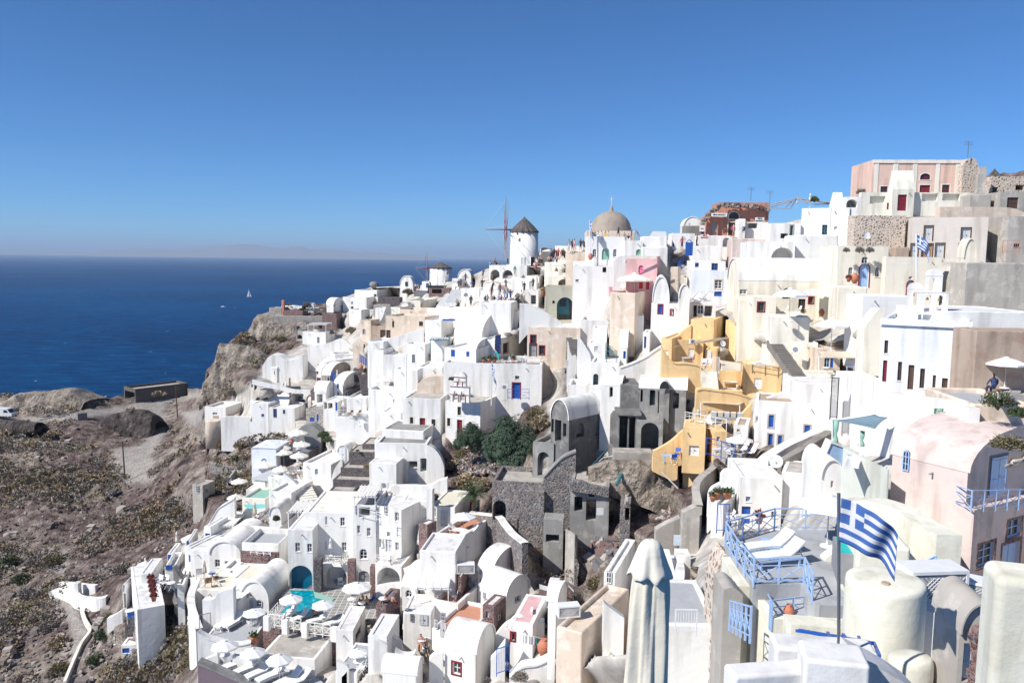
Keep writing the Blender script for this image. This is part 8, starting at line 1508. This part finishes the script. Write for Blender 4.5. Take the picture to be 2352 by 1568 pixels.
H('white low block with cream niche before the arched front',1145,1330,1360,960,1100,4,d=84,rim=.3,dep=3,f=[('n',1237,950,1268,1000)])
H('white cream roofed house between pergola and dining terrace',1090,1380,1500,600,760,10,d=91,rim=.2,dep=6,fc='W')
H('white round roof step house right of the dining terrace',1700,1840,None,330,500,4,'vf',d=94,rise=1.2,dep=4,f=[])
H('white tall house with small window and doorway behind the deckchairs',1700,1960,2100,60,330,12,'flat',d=98,dep=6,rim=.3,f=[('o',1812,170,1850,275),('w',1898,322,1930,360,'lgrey')])
perg('pale slatted pergola beside the left hotel block',1920,2130,290,480,87,0,8,cover='canvas',dep=4,alt=True)
H('light grey hotel bay with windows left of the central bay',2220,2600,None,280,540,2,col='w',d=85,rim=.02,dep=5,name='hotel',cat='hotel',f=[('w',2318,330,2352,440)])
H('white terrace house with blue corner and round portholes',510,720,760,640,760,-10,d=98,rim=.6,dep=5,fc='floor',f=[('s',515,630,535,680,'blue')])
H('white cubic block with blue strip at the outer terrace',335,500,560,780,900,-8,d=97,rim=.1,dep=4,f=[('d',388,790,465,890,'blue')])
H('white stepped terrace block with potted plant at the lower left',140,470,600,930,1060,-12,d=93,rim=.6,dep=5,fc='floor',f=[('s',140,930,165,985,'blue')])
clo(615,510,720,'cream folded parasol on the blue trimmed upper terrace');clo(247,815,1040,'cream folded parasol on the lower left terrace',key='cl');clo(498,970,1140,'cream folded parasol beside the two white armchairs',key='cl');clo(180,830,890,'small cream folded parasol behind the lower left one')
rib('grey sloping stair wall with stone side at the lower left',[(590,910,1060),(640,990,1120),(700,1060,1180)],'H',.9,d=88)
WS=T('grey terrace with white armchairs and row of red geranium pots',290,620,700,1140,1330,-14,d=86,rim=.3,dep=5,fc='slate')
for i,(y,l)in enumerate(((1110,'topmost geranium pot of the lower left row'),(1165,'second geranium pot of the lower left row'),(1215,'third geranium pot of the lower left row'),(1265,'fourth geranium pot of the lower left row'),(1330,'bottom geranium pot of the lower left row'))):put('potr','potted_plant',305+i*9,y,l,'potted plant',d=86-i*.6,sc=1.5,gq='geranium pots in a row')
for x,l in((390,'left white armchair on the grey terrace'),(460,'right white armchair on the grey terrace')):put('ch','chair',x,1180,l,'chair',150,t=WS,sc=1.5,gq='white armchairs on the grey terrace')
put('tb','table',545,1200,'round white table at the terrace edge above the slope','table',t=WS,sc=1.2)
H('tall white blank house wall falling down the cliff at the lower left',100,150,480,1430,1700,62,d=84,rim=.05,base=6)
H('white long block house stepping below the lower left terrace',25,190,330,1010,1330,-10,d=91,rim=.1,dep=5)
R(0,2198)
H('white vaulted hut with a dark open doorway above the slope',1258,1450,1490,480,700,-4,'vf',d=95,rise=.9,dep=6,f=[('o',1298,512,1400,690)])
rib('snow white lumpy wall running left from the vaulted hut',[(610,480,500),(720,440,500),(860,480,560),(930,540,620),(1060,560,640),(1180,560,640),(1260,540,600)],'W',1.0,base=1.5)
rib('white upper wall with pillars left of the vaulted hut',[(720,375,440),(880,385,470),(1000,400,480),(1140,410,450)],'W',.6,base=1)
H('white narrow gate pillar on the lumpy wall',870,925,None,395,565,4,rim=.02,dep=.8,name='pillar',cat='pillar')
H('white narrow balcony house with blue chairs at the lower left edge',1465,1590,1620,890,1010,-6,d=88,rim=.5,dep=3,fc='dfloor')
put('chl','chair',1540,850,'blue director chair on the narrow white balcony','chair',30,d=88,sc=1.5);put('tb','table',1530,800,'round white table on the narrow balcony','table',d=88.5,sc=1.3);clo(1485,640,760,'folded parasol behind the round balcony table')
H('small white block with blue strips and a white pillar at the bottom left',1295,1430,None,1120,1240,-6,d=88,rim=.1,dep=2,f=[('s',1308,1160,1330,1220,'blue')]);clo(1352,980,1110,'beige folded parasol on the lowest left block')
rib('white sloping wall below the vaulted hut',[(1280,790,880),(1350,760,830),(1460,690,780)],'W',.8,d=93,base=1)
H('dark lava wall beside the narrow balcony',1430,1475,None,800,1000,-6,col='s',d=90,rim=.02,dep=3,name='wall',cat='wall')
stairs('small grey concrete steps on the brown slope',(1110,910),(1200,790),1.0,6,'n');rib('thin pale curb running along the dirt path',[(960,680,700),(1000,800,820),(1060,930,950),(960,1080,1100),(860,1300,1320),(760,1540,1567)],'c',.35,d=None,base=.5)
BS=[(250,350,260,'bush3','dark olive thicket at the lower left edge'),(640,130,320,'bush1','big olive bush above the dirt path at the left'),(270,330,200,'bush4','dark grey bush left of the white lumpy wall'),(350,520,330,'bush4','grey scrub clump below the white lumpy wall'),(700,1100,330,'bush2','brown bush left of the pale curb'),(700,1400,320,'bush1','olive bush near the bottom beside the dirt path'),(1450,230,280,'bush4','grey bush behind the vaulted hut'),(1320,800,240,'bush1','green brown bush below the vaulted hut'),(1230,1000,300,'bush3','green bush right of the pale curb'),(1120,1300,260,'bush3','green bush at the bottom beside the pale curb'),(2150,620,330,'bush3','dark ivy bush on the slope under the grey terrace'),(1950,760,400,'bush1','olive bush right of the tall blank wall'),(2150,1000,420,'bush2','golden brown bush under the cliff edge wall'),(1700,1150,380,'bush1','olive bush at the foot of the tall blank wall'),(1900,1400,420,'bush4','large grey brown bush at the bottom of the slope'),(1550,1350,380,'bush4','grey bush at the bottom left of the slope'),(2250,1300,300,'bush1','olive bush near the grey rock at the bottom'),(120,150,300,'bush3','dark green patch bush at the left edge'),(560,900,260,'bush4','grey bush left of the dirt path bend')]
for x,y,w,k,l in BS:bush(k,x,y,w,l)
R(500,1950)
for x,y,w,k,l in((310,330,380,'bush2','large brown bush on the slope above the folded parasol'),(370,470,330,'bush1','olive bush below the large brown bush'),(630,330,330,'bush2','brown bush right of the large brown bush'),(620,180,330,'bush4','grey bush on the slope under the stone ruins'),(930,260,200,'bush1','olive bush beside the white stair parapet'),(150,250,220,'bush4','grey brown bush left on the upper slope')):bush(k,x,y,w,l)
R(0,1450)
GA=H('long dark grey concrete garage block at the edge of the sea',1463,1595,1970,310,445,40,col=plaster((.13,.12,.11),.15),fc='n',d=226,rim=.7,dep=16,f=[('o',1470,338,1585,432)],name='garage',cat='building')
H('small square concrete hut beside the dirt road',890,915,980,600,655,40,col='q',d=203,rim=.1,dep=2.4,name='hut',cat='hut')
vb=G(40,640);vn=thing('van',vb,'white van parked at the left edge beside the pale rocks','van',None,math.radians(0),1.15);m=MB()
prf=[(-2.6,.45),(2.45,.45),(2.5,1.0),(2.1,1.15),(1.55,1.95),(1.2,2.1),(-2.6,2.15)]
m.face([(x,-.95,z)for x,z in prf]);m.face([(x,.95,z)for x,z in prf][::-1])
for i in range(len(prf)):(x0,z0),(x1,z1)=prf[i],prf[(i+1)%len(prf)];m.face([(x0,-.95,z0),(x0,.95,z0),(x1,.95,z1),(x1,-.95,z1)])
ob('body',m.me('body','white'),vn);m=MB();m.face([(2.11,-.8,1.17),(2.11,.8,1.17),(1.6,.8,1.9),(1.6,-.8,1.9)]);ob('windscreen',m.me('windscreen','glass'),vn);m=MB();m.face([(.7,-.97,1.2),(1.7,-.97,1.2),(1.4,-.97,1.8),(.7,-.97,1.8)]);ob('side_window',m.me('side_window','glass'),vn)
for x in(-1.6,1.6):
 for y in(-.9,.75):m=MB();m.bar((x,y,.36),(x,y+.15,.36),.36,n=16);w_=ob('wheel',m.me('wheel','black'),vn);m=MB();m.bar((x,y-.01,.36),(x,y+.16,.36),.18,n=12);ob('rim',m.me('rim','lgrey'),w_)
for y in(-.75,.5):m=MB();m.box((2.5,y,.8),(.03,0,0),(0,.25,0),(0,0,.15));ob('headlight',m.me('headlight','lgrey'),vn)
def upole(x,y0,y1,l):
 p=G(x,y1);X,Y=V(x,y0);r_=rayv(X,Y);h=r_.z*(p.y/r_.y)-p.z;r=thing('utility_pole',p,l,'utility pole','utility poles beside the dirt road');m=MB();m.bar((0,0,0),(-.2,0,h),.17,.11,7);ob('pole',m.me('pole','brown'),r);m=MB()
 for z in(h-.4,):m.bar((-.6,0,z),(.4,0,z),.05,n=4)
 ob('crossarm',m.me('crossarm','brown'),r);return p+Vector((0,0,h-.4))
a_=upole(1470,920,1370,'tall wooden utility pole where the pale road narrows');b_=upole(2088,272,635,'wooden utility pole on the scrub island by the road')
w_=thing('power_line',a_,'thin sagging power line between the two utility poles','cable');m=MB()
for k_ in(-.4,.3):
 pp=None
 for i in range(13):u=i/12;q=(b_-a_)*u+Vector((k_,0,-3*4*u*(1-u)));(m.bar(pp,q,.02,n=3)if pp is not None else None);pp=q
ob('wire',m.me('wire','black'),w_)
def crag(lb,pts,d,depth,col,seed,name='rock_outcrop',cat='rock'):
 """weathered rock mass with an uneven skin; pts = (x,y_top,y_bottom) along its front"""
 n=70;mm=26;xs=np.linspace(pts[0][0],pts[-1][0],n);yt=np.interp(xs,[p[0]for p in pts],[p[1]for p in pts]);yb=np.interp(xs,[p[0]for p in pts],[p[2]for p in pts]);c=G(xs[n//2],yb[n//2],d=d);vs=[]
 for j in range(mm):
  t=j/(mm-1)
  for i in range(n):
   dd=d or D(*V(xs[i],yb[i]));b=Pv(*V(xs[i],yb[i]),dd);tp=Pv(*V(xs[i],yt[i]),dd);h=tp.z-b.z
   if t<.6:u=t/.6;p=Vector((b.x,b.y+depth*.25*u*u,b.z-1+(h+1)*math.sin(u*math.pi/2)))
   else:u=(t-.6)/.4;p=Vector((b.x,b.y+depth*(.25+.75*u),b.z+h*(1-.5*u*u)-u*u*3))
   q=p*.35+Vector((seed,0,0));f_=noise.fractal(q,1,2,5);g_=noise.noise(p*.12+Vector((seed,3,0)));p+=Vector((0,-1,.5))*(f_*.9+g_*1.3)*min(1,h/4)
   vs.append(p-c)
 m=MB();m.mesh(vs,[(j*n+i,j*n+i+1,(j+1)*n+i+1,(j+1)*n+i)for j in range(mm-1)for i in range(n-1)]);r=ob(name,m.me(name,col,True),None,c);tag(r,lb,cat);return r
def rockm(c0,c1,c2,key):
 if key in MC:return MC[key]
 m,n,b=newmat(key);a=noisen(n,.35,8,.68);r=ramp(n,a.outputs[0],[(.33,c0),(.5,c1),(.66,c2)]);v=noisen(n,1.9,5,.6);mx=N(n,'ShaderNodeMixRGB',blend_type='MULTIPLY');mx.inputs[0].default_value=1;q=ramp(n,v.outputs[0],[(.34,(.5,.48,.46)),(.56,(1,1,1))]);n.links.new(r.outputs[0],mx.inputs[1]);n.links.new(q.outputs[0],mx.inputs[2]);n.links.new(mx.outputs[0],b.inputs['Base Color']);b.inputs['Roughness'].default_value=.95;ad=N(n,'ShaderNodeMath',operation='ADD');n.links.new(a.outputs[0],ad.inputs[0]);n.links.new(v.outputs[0],ad.inputs[1]);bump(n,b,ad.outputs[0],1,.9);MC[key]=m;return m
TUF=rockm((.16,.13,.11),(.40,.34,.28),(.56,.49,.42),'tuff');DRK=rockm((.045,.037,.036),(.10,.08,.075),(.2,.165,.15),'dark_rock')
crag('pale weathered tuff outcrop at the left beside the sea',[(-500,470,610),(0,455,600),(100,405,590),(300,390,595),(450,380,600),(560,355,605),(640,345,615),(740,355,620),(800,400,620),(900,450,610),(950,475,600)],212,22,TUF,3)
None
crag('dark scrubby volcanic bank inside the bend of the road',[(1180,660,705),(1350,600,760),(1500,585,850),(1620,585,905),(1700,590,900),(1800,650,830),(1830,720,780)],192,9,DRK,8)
crag('dark rock bank below the parked van',[(-300,690,860),(0,690,820),(200,705,790),(400,720,760)],190,7,DRK,9)  # bank in the rock's own dark colour
R(800,1100)
crag('sheer pale sea cliff face below the scrub shoulder',[(0,1330,1567),(60,1200,1567),(140,1060,1567),(170,900,1540),(180,825,1500),(300,830,1450),(450,870,1350),(620,900,1200),(780,980,1120)],168,16,TUF,11,'sea_cliff','cliff')
crag('pale cliff head under the bastion terrace',[(560,640,700),(620,520,700),(680,470,720),(800,540,740),(1000,590,740),(1125,600,700)],184,8,TUF,15,'sea_cliff','cliff')
R(2150,1550)
crag('pale smooth rock slope below the concrete ruins',[(600,960,1150),(800,880,1160),(1000,870,1200),(1250,880,1300),(1450,940,1400),(1650,1060,1450)],73.5,3.5,TUF,21)
def scrub():
 rd=random.Random(11);groups={k:MB()for k in('leafgrey','leafdry','leafolive','leafbrown')};LC['leafbrown']=(.21,.145,.09)
 regs=[((-40,955,470,1110),520,.55),((-40,1090,420,1560),1500,.62),((380,1090,600,1400),330,.75),((200,1380,480,1568),620,.7),((0,905,470,950),160,.6),((480,760,620,960),260,.6),((1040,900,1640,1350),260,.45),((430,960,640,1200),200,.6),((2230,390,2352,480),120,.8),((-400,950,0,1560),500,.7)]
 for(x0,y0,x1,y1),n,sc in regs:
  for _ in range(n):
   X,Y=rd.uniform(x0,x1),rd.uniform(y0,y1);
   A1=np.array([X]);B1=np.array([Y])
   if not any(inpoly(A1,B1,P)[0]for P in ROCK)or any(inpoly(A1,B1,P)[0]for P in ROAD):continue
   p=Pv(X,Y,D(X,Y));
   if noise.noise(p*.06)<rd.uniform(-.15,.15):continue
   s=rd.uniform(.35,1.2)**1.3*sc*2.9*(p.y/140)**.5;g=groups[rd.choice(['leafgrey','leafgrey','leafdry','leafolive','leafbrown'])];k=int(34+26*s)
   for i in range(k):
    d=Vector((rd.gauss(0,1),rd.gauss(0,1),abs(rd.gauss(0,.8)))).normalized();c=p+Vector((d.x*s,d.y*s,d.z*s*.62-.25))*rd.uniform(.6,1);l=s*rd.uniform(.18,.42);t=d.cross(Vector((rd.uniform(-1,1),rd.uniform(-1,1),rd.uniform(-1,1)))).normalized();g.face([c-t*l*.4,c+d*l*.3+t*l*.1,c+t*l*.45+d*l*.1,c-d*l*.2])
 for k,g in groups.items():
  o=ob('scrub',g.me('scrub',leafm(k)));tag(o,{'leafgrey':'grey dry scrub scattered over the volcanic slope','leafdry':'pale dry brush scattered over the volcanic slope','leafolive':'olive scrub scattered over the volcanic slope','leafbrown':'brown scrub scattered over the volcanic slope'}[k],'scrub',None,'stuff')
scrub()
def stones():
 rd=random.Random(21);m=MB()
 for _ in range(2600):
  X,Y=rd.uniform(-60,640),rd.uniform(905,1600);A1=np.array([X]);B1=np.array([Y])
  if not inpoly(A1,B1,ROCK[0])[0]or any(inpoly(A1,B1,P)[0]for P in ROAD[:3]):continue
  p=Pv(X,Y,D(X,Y));s=rd.uniform(.15,.5)*(1+2*(rd.random()<.04));m.cur=rd.choice([0,0,1,2]);vs=[p+Vector((a*s*rd.uniform(.6,1.2),b*s*rd.uniform(.6,1.1),e*s*rd.uniform(.4,.9)-.1))for a in(-.5,.5)for b in(-.5,.5)for e in(-.5,.5)];m.mesh(vs,[(0,1,3,2),(4,6,7,5),(0,4,5,1),(2,3,7,6),(0,2,6,4),(1,5,7,3)])
 o=ob('loose_stones',m.me('loose_stones',[plain((.20,.17,.16),.95,key='slope_stone'),plain((.09,.08,.08),.95,key='slope_stone_dark'),plain((.42,.37,.33),.95,key='slope_stone_pale')]));tag(o,'loose stones scattered over the volcanic slope','stones',None,'stuff')
stones()
sbp=Pv(572,683,1830);r_=rayv(572,683);sbp=r_*(SEA/r_.z);sb=thing('sailing_boat',sbp,'white sailing yacht with two tall sails out on the blue sea','boat');k_=sbp.y/F
m=MB();L_=12*k_/2;vs=[];st=[(-1,.5,.9),(-.5,.95,1),(0,1,1),(.5,.7,1.05),(1,.02,1.3)]
for x,w_,h_ in st:vs+=[(x*L_,-w_*1.7,h_*1.2),(x*L_,w_*1.7,h_*1.2),(x*L_*.92,w_*.9,-.2),(x*L_*.92,-w_*.9,-.2)]
m.mesh(vs,[(4*i+j,4*(i+1)+j,4*(i+1)+(j+1)%4,4*i+(j+1)%4)for i in range(4)for j in range(4)]+[(0,1,2,3)]);ob('hull',m.me('hull','white'),sb)
for nm,pts in(('mainsail',[(.3,0,2.4),(-4.6,.9,2.6),(.1,.2,18.5*k_)]),('jib',[(L_*.95,0,1.8),(.8,.5,2.6),(.5,.1,15.5*k_)])):
 m=MB();m.face(pts);o=ob(nm,m.me(nm,'wcanvas'),sb);s_=o.modifiers.new('s','SOLIDIFY');s_.thickness=.1
m=MB();m.bar((.4,0,0),(.3,0,19*k_),.12);ob('mast',m.me('mast','lgrey'),sb);sb.rotation_euler=(0,0,.35)
for X,Y,l in((513,705,'small white motor boat left of the sailing yacht'),(475,985,''))[:1]:
 r_=rayv(X,Y);p=r_*(SEA/r_.z);b=thing('motor_boat',p,l,'boat');m=MB();m.mesh([(-5,-1.2,1),(3,-1.3,1.1),(6,0,1.4),(3,1.3,1.1),(-5,1.2,1),(-5,-1,-.2),(3,-.9,-.2),(5,0,-.2),(3,.9,-.2),(-5,1,-.2)],[(0,1,2,3,4),(0,5,6,1),(1,6,7,2),(2,7,8,3),(3,8,9,4),(4,9,5,0)]);ob('hull',m.me('hull','white'),b);m=MB();m.box((-2,-.8,1),(3,0,0),(0,1.6,0),(0,0,1.2));ob('cabin',m.me('cabin','lgrey'),b)
# the crowd
R(1600,750)
AT=ARC
CR_=[(1062,912,'sit','lgrey','lgrey','person in grey sitting at the left corner of the windmill terrace',0),(1115,910,'arms','skin','black','person filming at the left of the windmill terrace',0),(1135,912,'sit','black','black','person lying on the windmill terrace wall',0),(1168,912,'sit','grey','black','person in grey sitting with legs over the arcade',180),(1265,912,'lean','black','black','person in black leaning left of the windmill',0),(1310,912,'stand','blue','black','person in a blue shirt before the windmill',0),(1365,912,'stand','dred','black','person in a dark red shirt by the small tripod',0),(1408,912,'arms','wcanvas','navy','person in a white top photographing by the windmill',0),(1482,918,'stand','grey','black','person in a grey shirt right of the grey panel',0),(1552,920,'stand','black','black','person in the dark windmill doorway',0),(1578,920,'sit','navy','navy','person crouching at the windmill door',0)]
for x,y,p_,a_,b_,l,rz in CR_:man(x,y,p_,a_,b_,l,rz,t=ARC)
CW=[(1608,890,'wcanvas','grey'),(1635,880,'dred','black'),(1665,885,'black','black'),(1605,945,'dred','black'),(1640,950,'red','navy'),(1665,940,'wcanvas','red'),(1690,950,'grey','black'),(1712,935,'black','black'),(1585,935,'wcanvas','red'),(1625,910,'lgrey','brown')]
nm_=['in a white shirt at the top left of the seated crowd','in dark red at the top of the seated crowd','in black at the top of the seated crowd','in dark red low in the seated crowd','in red with dangling legs in the seated crowd','in white with red shorts in the seated crowd','in grey near the right end of the seated crowd','in black at the right end of the seated crowd','in white with red shorts at the left end of the seated crowd','in pale grey in the middle of the seated crowd']
for(x,y,a_,b_),l in zip(CW,nm_):man(x,y,'sit',a_,b_,'visitor '+l,180,d=139,gq='crowd seated on the wall right of the windmill')
SW=[(1798,865,'stand','black','black','in black with a backpack above the crowd'),(1840,870,'stand','dred','brown','in a red and white top above the crowd'),(1862,850,'stand','red','black','in red behind the others'),(1895,865,'walk','skin','beige','in beige shorts at the middle of the crowd'),(1755,925,'walk','skin','black','shirtless with black shorts at the left'),(1843,925,'stand','skin','black','shirtless and tall at the front of the crowd'),(1775,850,'stand','grey','navy','in grey half hidden by others'),(1985,750,'stand','grey','lgrey','with a grey backpack on the cream block'),(2025,748,'stand','navy','black','in navy on the cream block'),(2050,745,'stand','beige','pink','with a beige bag and pink shorts on the cream block'),(2122,745,'stand','black','black','in black on the right of the cream block'),(2165,745,'lean','brown','black','bending in brown at the far right of the cream block'),(1935,870,'stand','black','black','in black beside the dark stall'),(1815,845,'stand','black','navy','in dark clothes at the back of the crowd'),(1915,850,'walk','black','dred','in black walking before the dark stall')]
for i,(x,y,p_,a_,b_,l)in enumerate(SW):man(x,y,p_,a_,b_,'visitor '+l,i*37%60-30,d=(126 if x>1960 else 131),gq='crowd standing below the dome')
CG=[(1085,1245,'lean','black','black','bending over in black at the left'),(1080,1335,'sit','skin','black','shirtless with back to the viewer'),(1000,1338,'sit','black','black','in black at the left end'),(1030,1330,'sit','grey','black','in grey near the left end'),(1075,1300,'stand','dred','black','in dark red behind the seated ones'),(1110,1338,'sit','black','black','in black in the middle left'),(1155,1338,'sit','lblue','navy','in a pale blue top in the middle'),(1175,1270,'stand','dred','black','in dark red with a red cap'),(1165,1300,'arms','grey','lgrey','photographing in the middle'),(1190,1338,'sit','dred','black','in dark red in the middle right'),(1228,1338,'stand','grey','lgrey','in grey at the right of the middle'),(1260,1340,'stand','grey','blue','tall in a checked grey shirt and jeans'),(1300,1340,'stand','navy','navy','woman in a navy dress at the right'),(1245,1205,'lean','black','dred','leaning over the white roof edge'),(1350,1340,'sit','beige','black','small and seated near the right end'),(1388,1348,'sit','black','black','in black at the right end'),(1425,1278,'sit','wcanvas','lgrey','in white with outstretched arms'),(1460,1250,'stand','black','black','in black half hidden behind the wall'),(1565,1200,'stand','black','black','man in black standing on the white roof'),(1630,1165,'arms','wcanvas','wcanvas','in white holding a phone up')]
for i,(x,y,p_,a_,b_,l)in enumerate(CG):man(x,y,p_,a_,b_,'visitor '+l+' on the domed white roof',(i*29)%50-20,d=121 if y>1210 else 128,gq='crowd on the domed white roof')
ST=[(690,1195,'stand','black','black','in black at the top of the steps'),(715,1185,'walk','navy','black','in navy walking up the steps'),(770,1195,'stand','grey','black','in grey at the top of the pale steps'),(770,1120,'stand','navy','black','in navy behind the steps'),(845,1215,'stand','blue','grey','in a blue top right of the steps'),(965,1200,'stand','black','black','in black with a camera on the white slope'),(585,1345,'arms','lblue','grey','photographing on the cream steps'),(665,1370,'sit','grey','dred','in grey sitting on the lower steps'),(690,1400,'sit','black','black','in black sitting on the lower wall'),(740,1390,'sit','pink','navy','in pink sitting at the lower steps'),(795,1350,'sit','navy','navy','in navy sitting at the lower steps'),(835,1400,'stand','black','black','standing beside the emblem wall'),(1350,1040,'stand','green','grey','in a green shirt before the arcade'),(1095,1095,'sit','brown','black','waving on the white roof below the arcade'),(975,1070,'lean','navy','black','leaning near the ridge wall'),(185,1215,'stand','wcanvas','navy','in white at the left of the small windmill'),(210,1215,'stand','grey','black','in grey at the left of the small windmill'),(228,1215,'stand','black','black','in black at the left of the small windmill')]
for i,(x,y,p_,a_,b_,l)in enumerate(ST):man(x,y,p_,a_,b_,'visitor '+l,(i*41)%70-35,gq='visitors on the steps to the windmill')
R(2200,750)
DM=[(525,578,'sit','grey','black','in grey at the left of the dome wall'),(490,575,'sit','black','black','in black behind the flag'),(562,578,'sit','wcanvas','wcanvas','in white with back turned under the dome'),(605,578,'sit','wcanvas','beige','in white turning sideways under the dome'),(650,578,'sit','yellow','yellow','in a yellow shirt under the dome'),(685,578,'sit','wcanvas','yellow','child in white and yellow under the dome'),(803,583,'walk','navy','black','walking along the wall carrying a white board'),(875,600,'sit','grey','grey','in a grey shirt right of the walking one'),(920,618,'sit','black','wcanvas','in a black top and white trousers'),(957,618,'stand','blue','blue','in a blue top right of the dome'),(1040,625,'lean','grey','grey','bending over the parapet in grey overalls')]
for i,(x,y,p_,a_,b_,l)in enumerate(DM):man(x,y,p_,a_,b_,'visitor '+l,180 if p_=='sit' else 90,d=118.5,gq='visitors under the dome',sc=1.05)
man(1725,685,'stand','grey','black','woman in grey standing beside the mini market board',60,d=124,sc=1.1,gq='people near the mini market');man(2155,575,'stand','pink','skin','woman in a pink dress at the red ruin door',0,d=129,hair='beige',gq='people near the mini market');man(2282,510,'sit','navy','navy','person with a white hat beside the kiosk',0,d=128,hair='wcanvas',gq='people near the mini market');man(1550,740,'stand','red','navy','person in red behind the blue crossed railing',0,d=108,gq='people near the mini market')
flag(470,380,850,116.5,'white flagpole with a hanging striped flag left of the dome',1.5,-1.2,droop=2.6)
clo(568,660,850,'cream folded parasol before the green doors under the dome',t=None);put('jar','clay_jar',475,852,'terracotta urn at the foot of the dome flagpole','jar',d=116,sc=1.0)
R(1600,750)
clo(1652,720,850,'white folded parasol beside the tall windmill');umb(1745,735,150,'white parasol behind the crowd right of the windmill',yb=830);clo(527,1065,1175,'cream folded parasol before the smaller windmill');clo(620,1065,1160,'second folded parasol right of the smaller windmill')
tv=thing('stage_screen',G(430,1250),'black stage screen with equipment under the smaller windmill','screen');m=MB();m.box((-2,0,0),(4.4,0,0),(0,.5,0),(0,0,1.9));ob('screen_panel',m.me('screen_panel','black'),tv)
for x,y,w,h,l in((245,1280,3.2,1.3,'black speaker stack left of the white stage box'),(210,1420,1.2,1.0,'small black monitor on the scaffold')):s_=thing('speaker',G(x,y),l,'speaker');m=MB();m.box((-w/2,0,0),(w,0,0),(0,.8,0),(0,0,h));ob('cabinet',m.me('cabinet','black'),s_);m=MB();m.box((-w/2+.1,-.03,.1),(w-.2,0,0),(0,.03,0),(0,0,h-.2));ob('grille',m.me('grille','dfloor'),s_)
bush('bush1',90,1230,160,'grey wispy shrub left of the smaller windmill');put('potd','potted_plant',1690,1280,'tall grey shrub in a white planter at the roof edge','potted plant',d=120,sc=2.2)
terrain()
# sea air: pale even haze round the whole scene
mb=MB();mb.box((-59000,-2900,SEA-1),(118000,0,0),(0,92800,0),(0,0,560));hz=mb.me('haze','white');hm,nn,b=newmat('haze');nn.nodes.remove(b)
v=N(nn,'ShaderNodeVolumePrincipled');v.inputs['Density'].default_value=5.8e-5;v.inputs['Color'].default_value=(.52,.65,.79,1);v.inputs['Anisotropy'].default_value=.0;nn.links.new(v.outputs[0],nn.nodes['Material Output'].inputs['Volume'])
hz.materials[0]=hm;o=ob('haze',hz);o['kind']='stuff'
print("objs",len(bpy.data.objects))
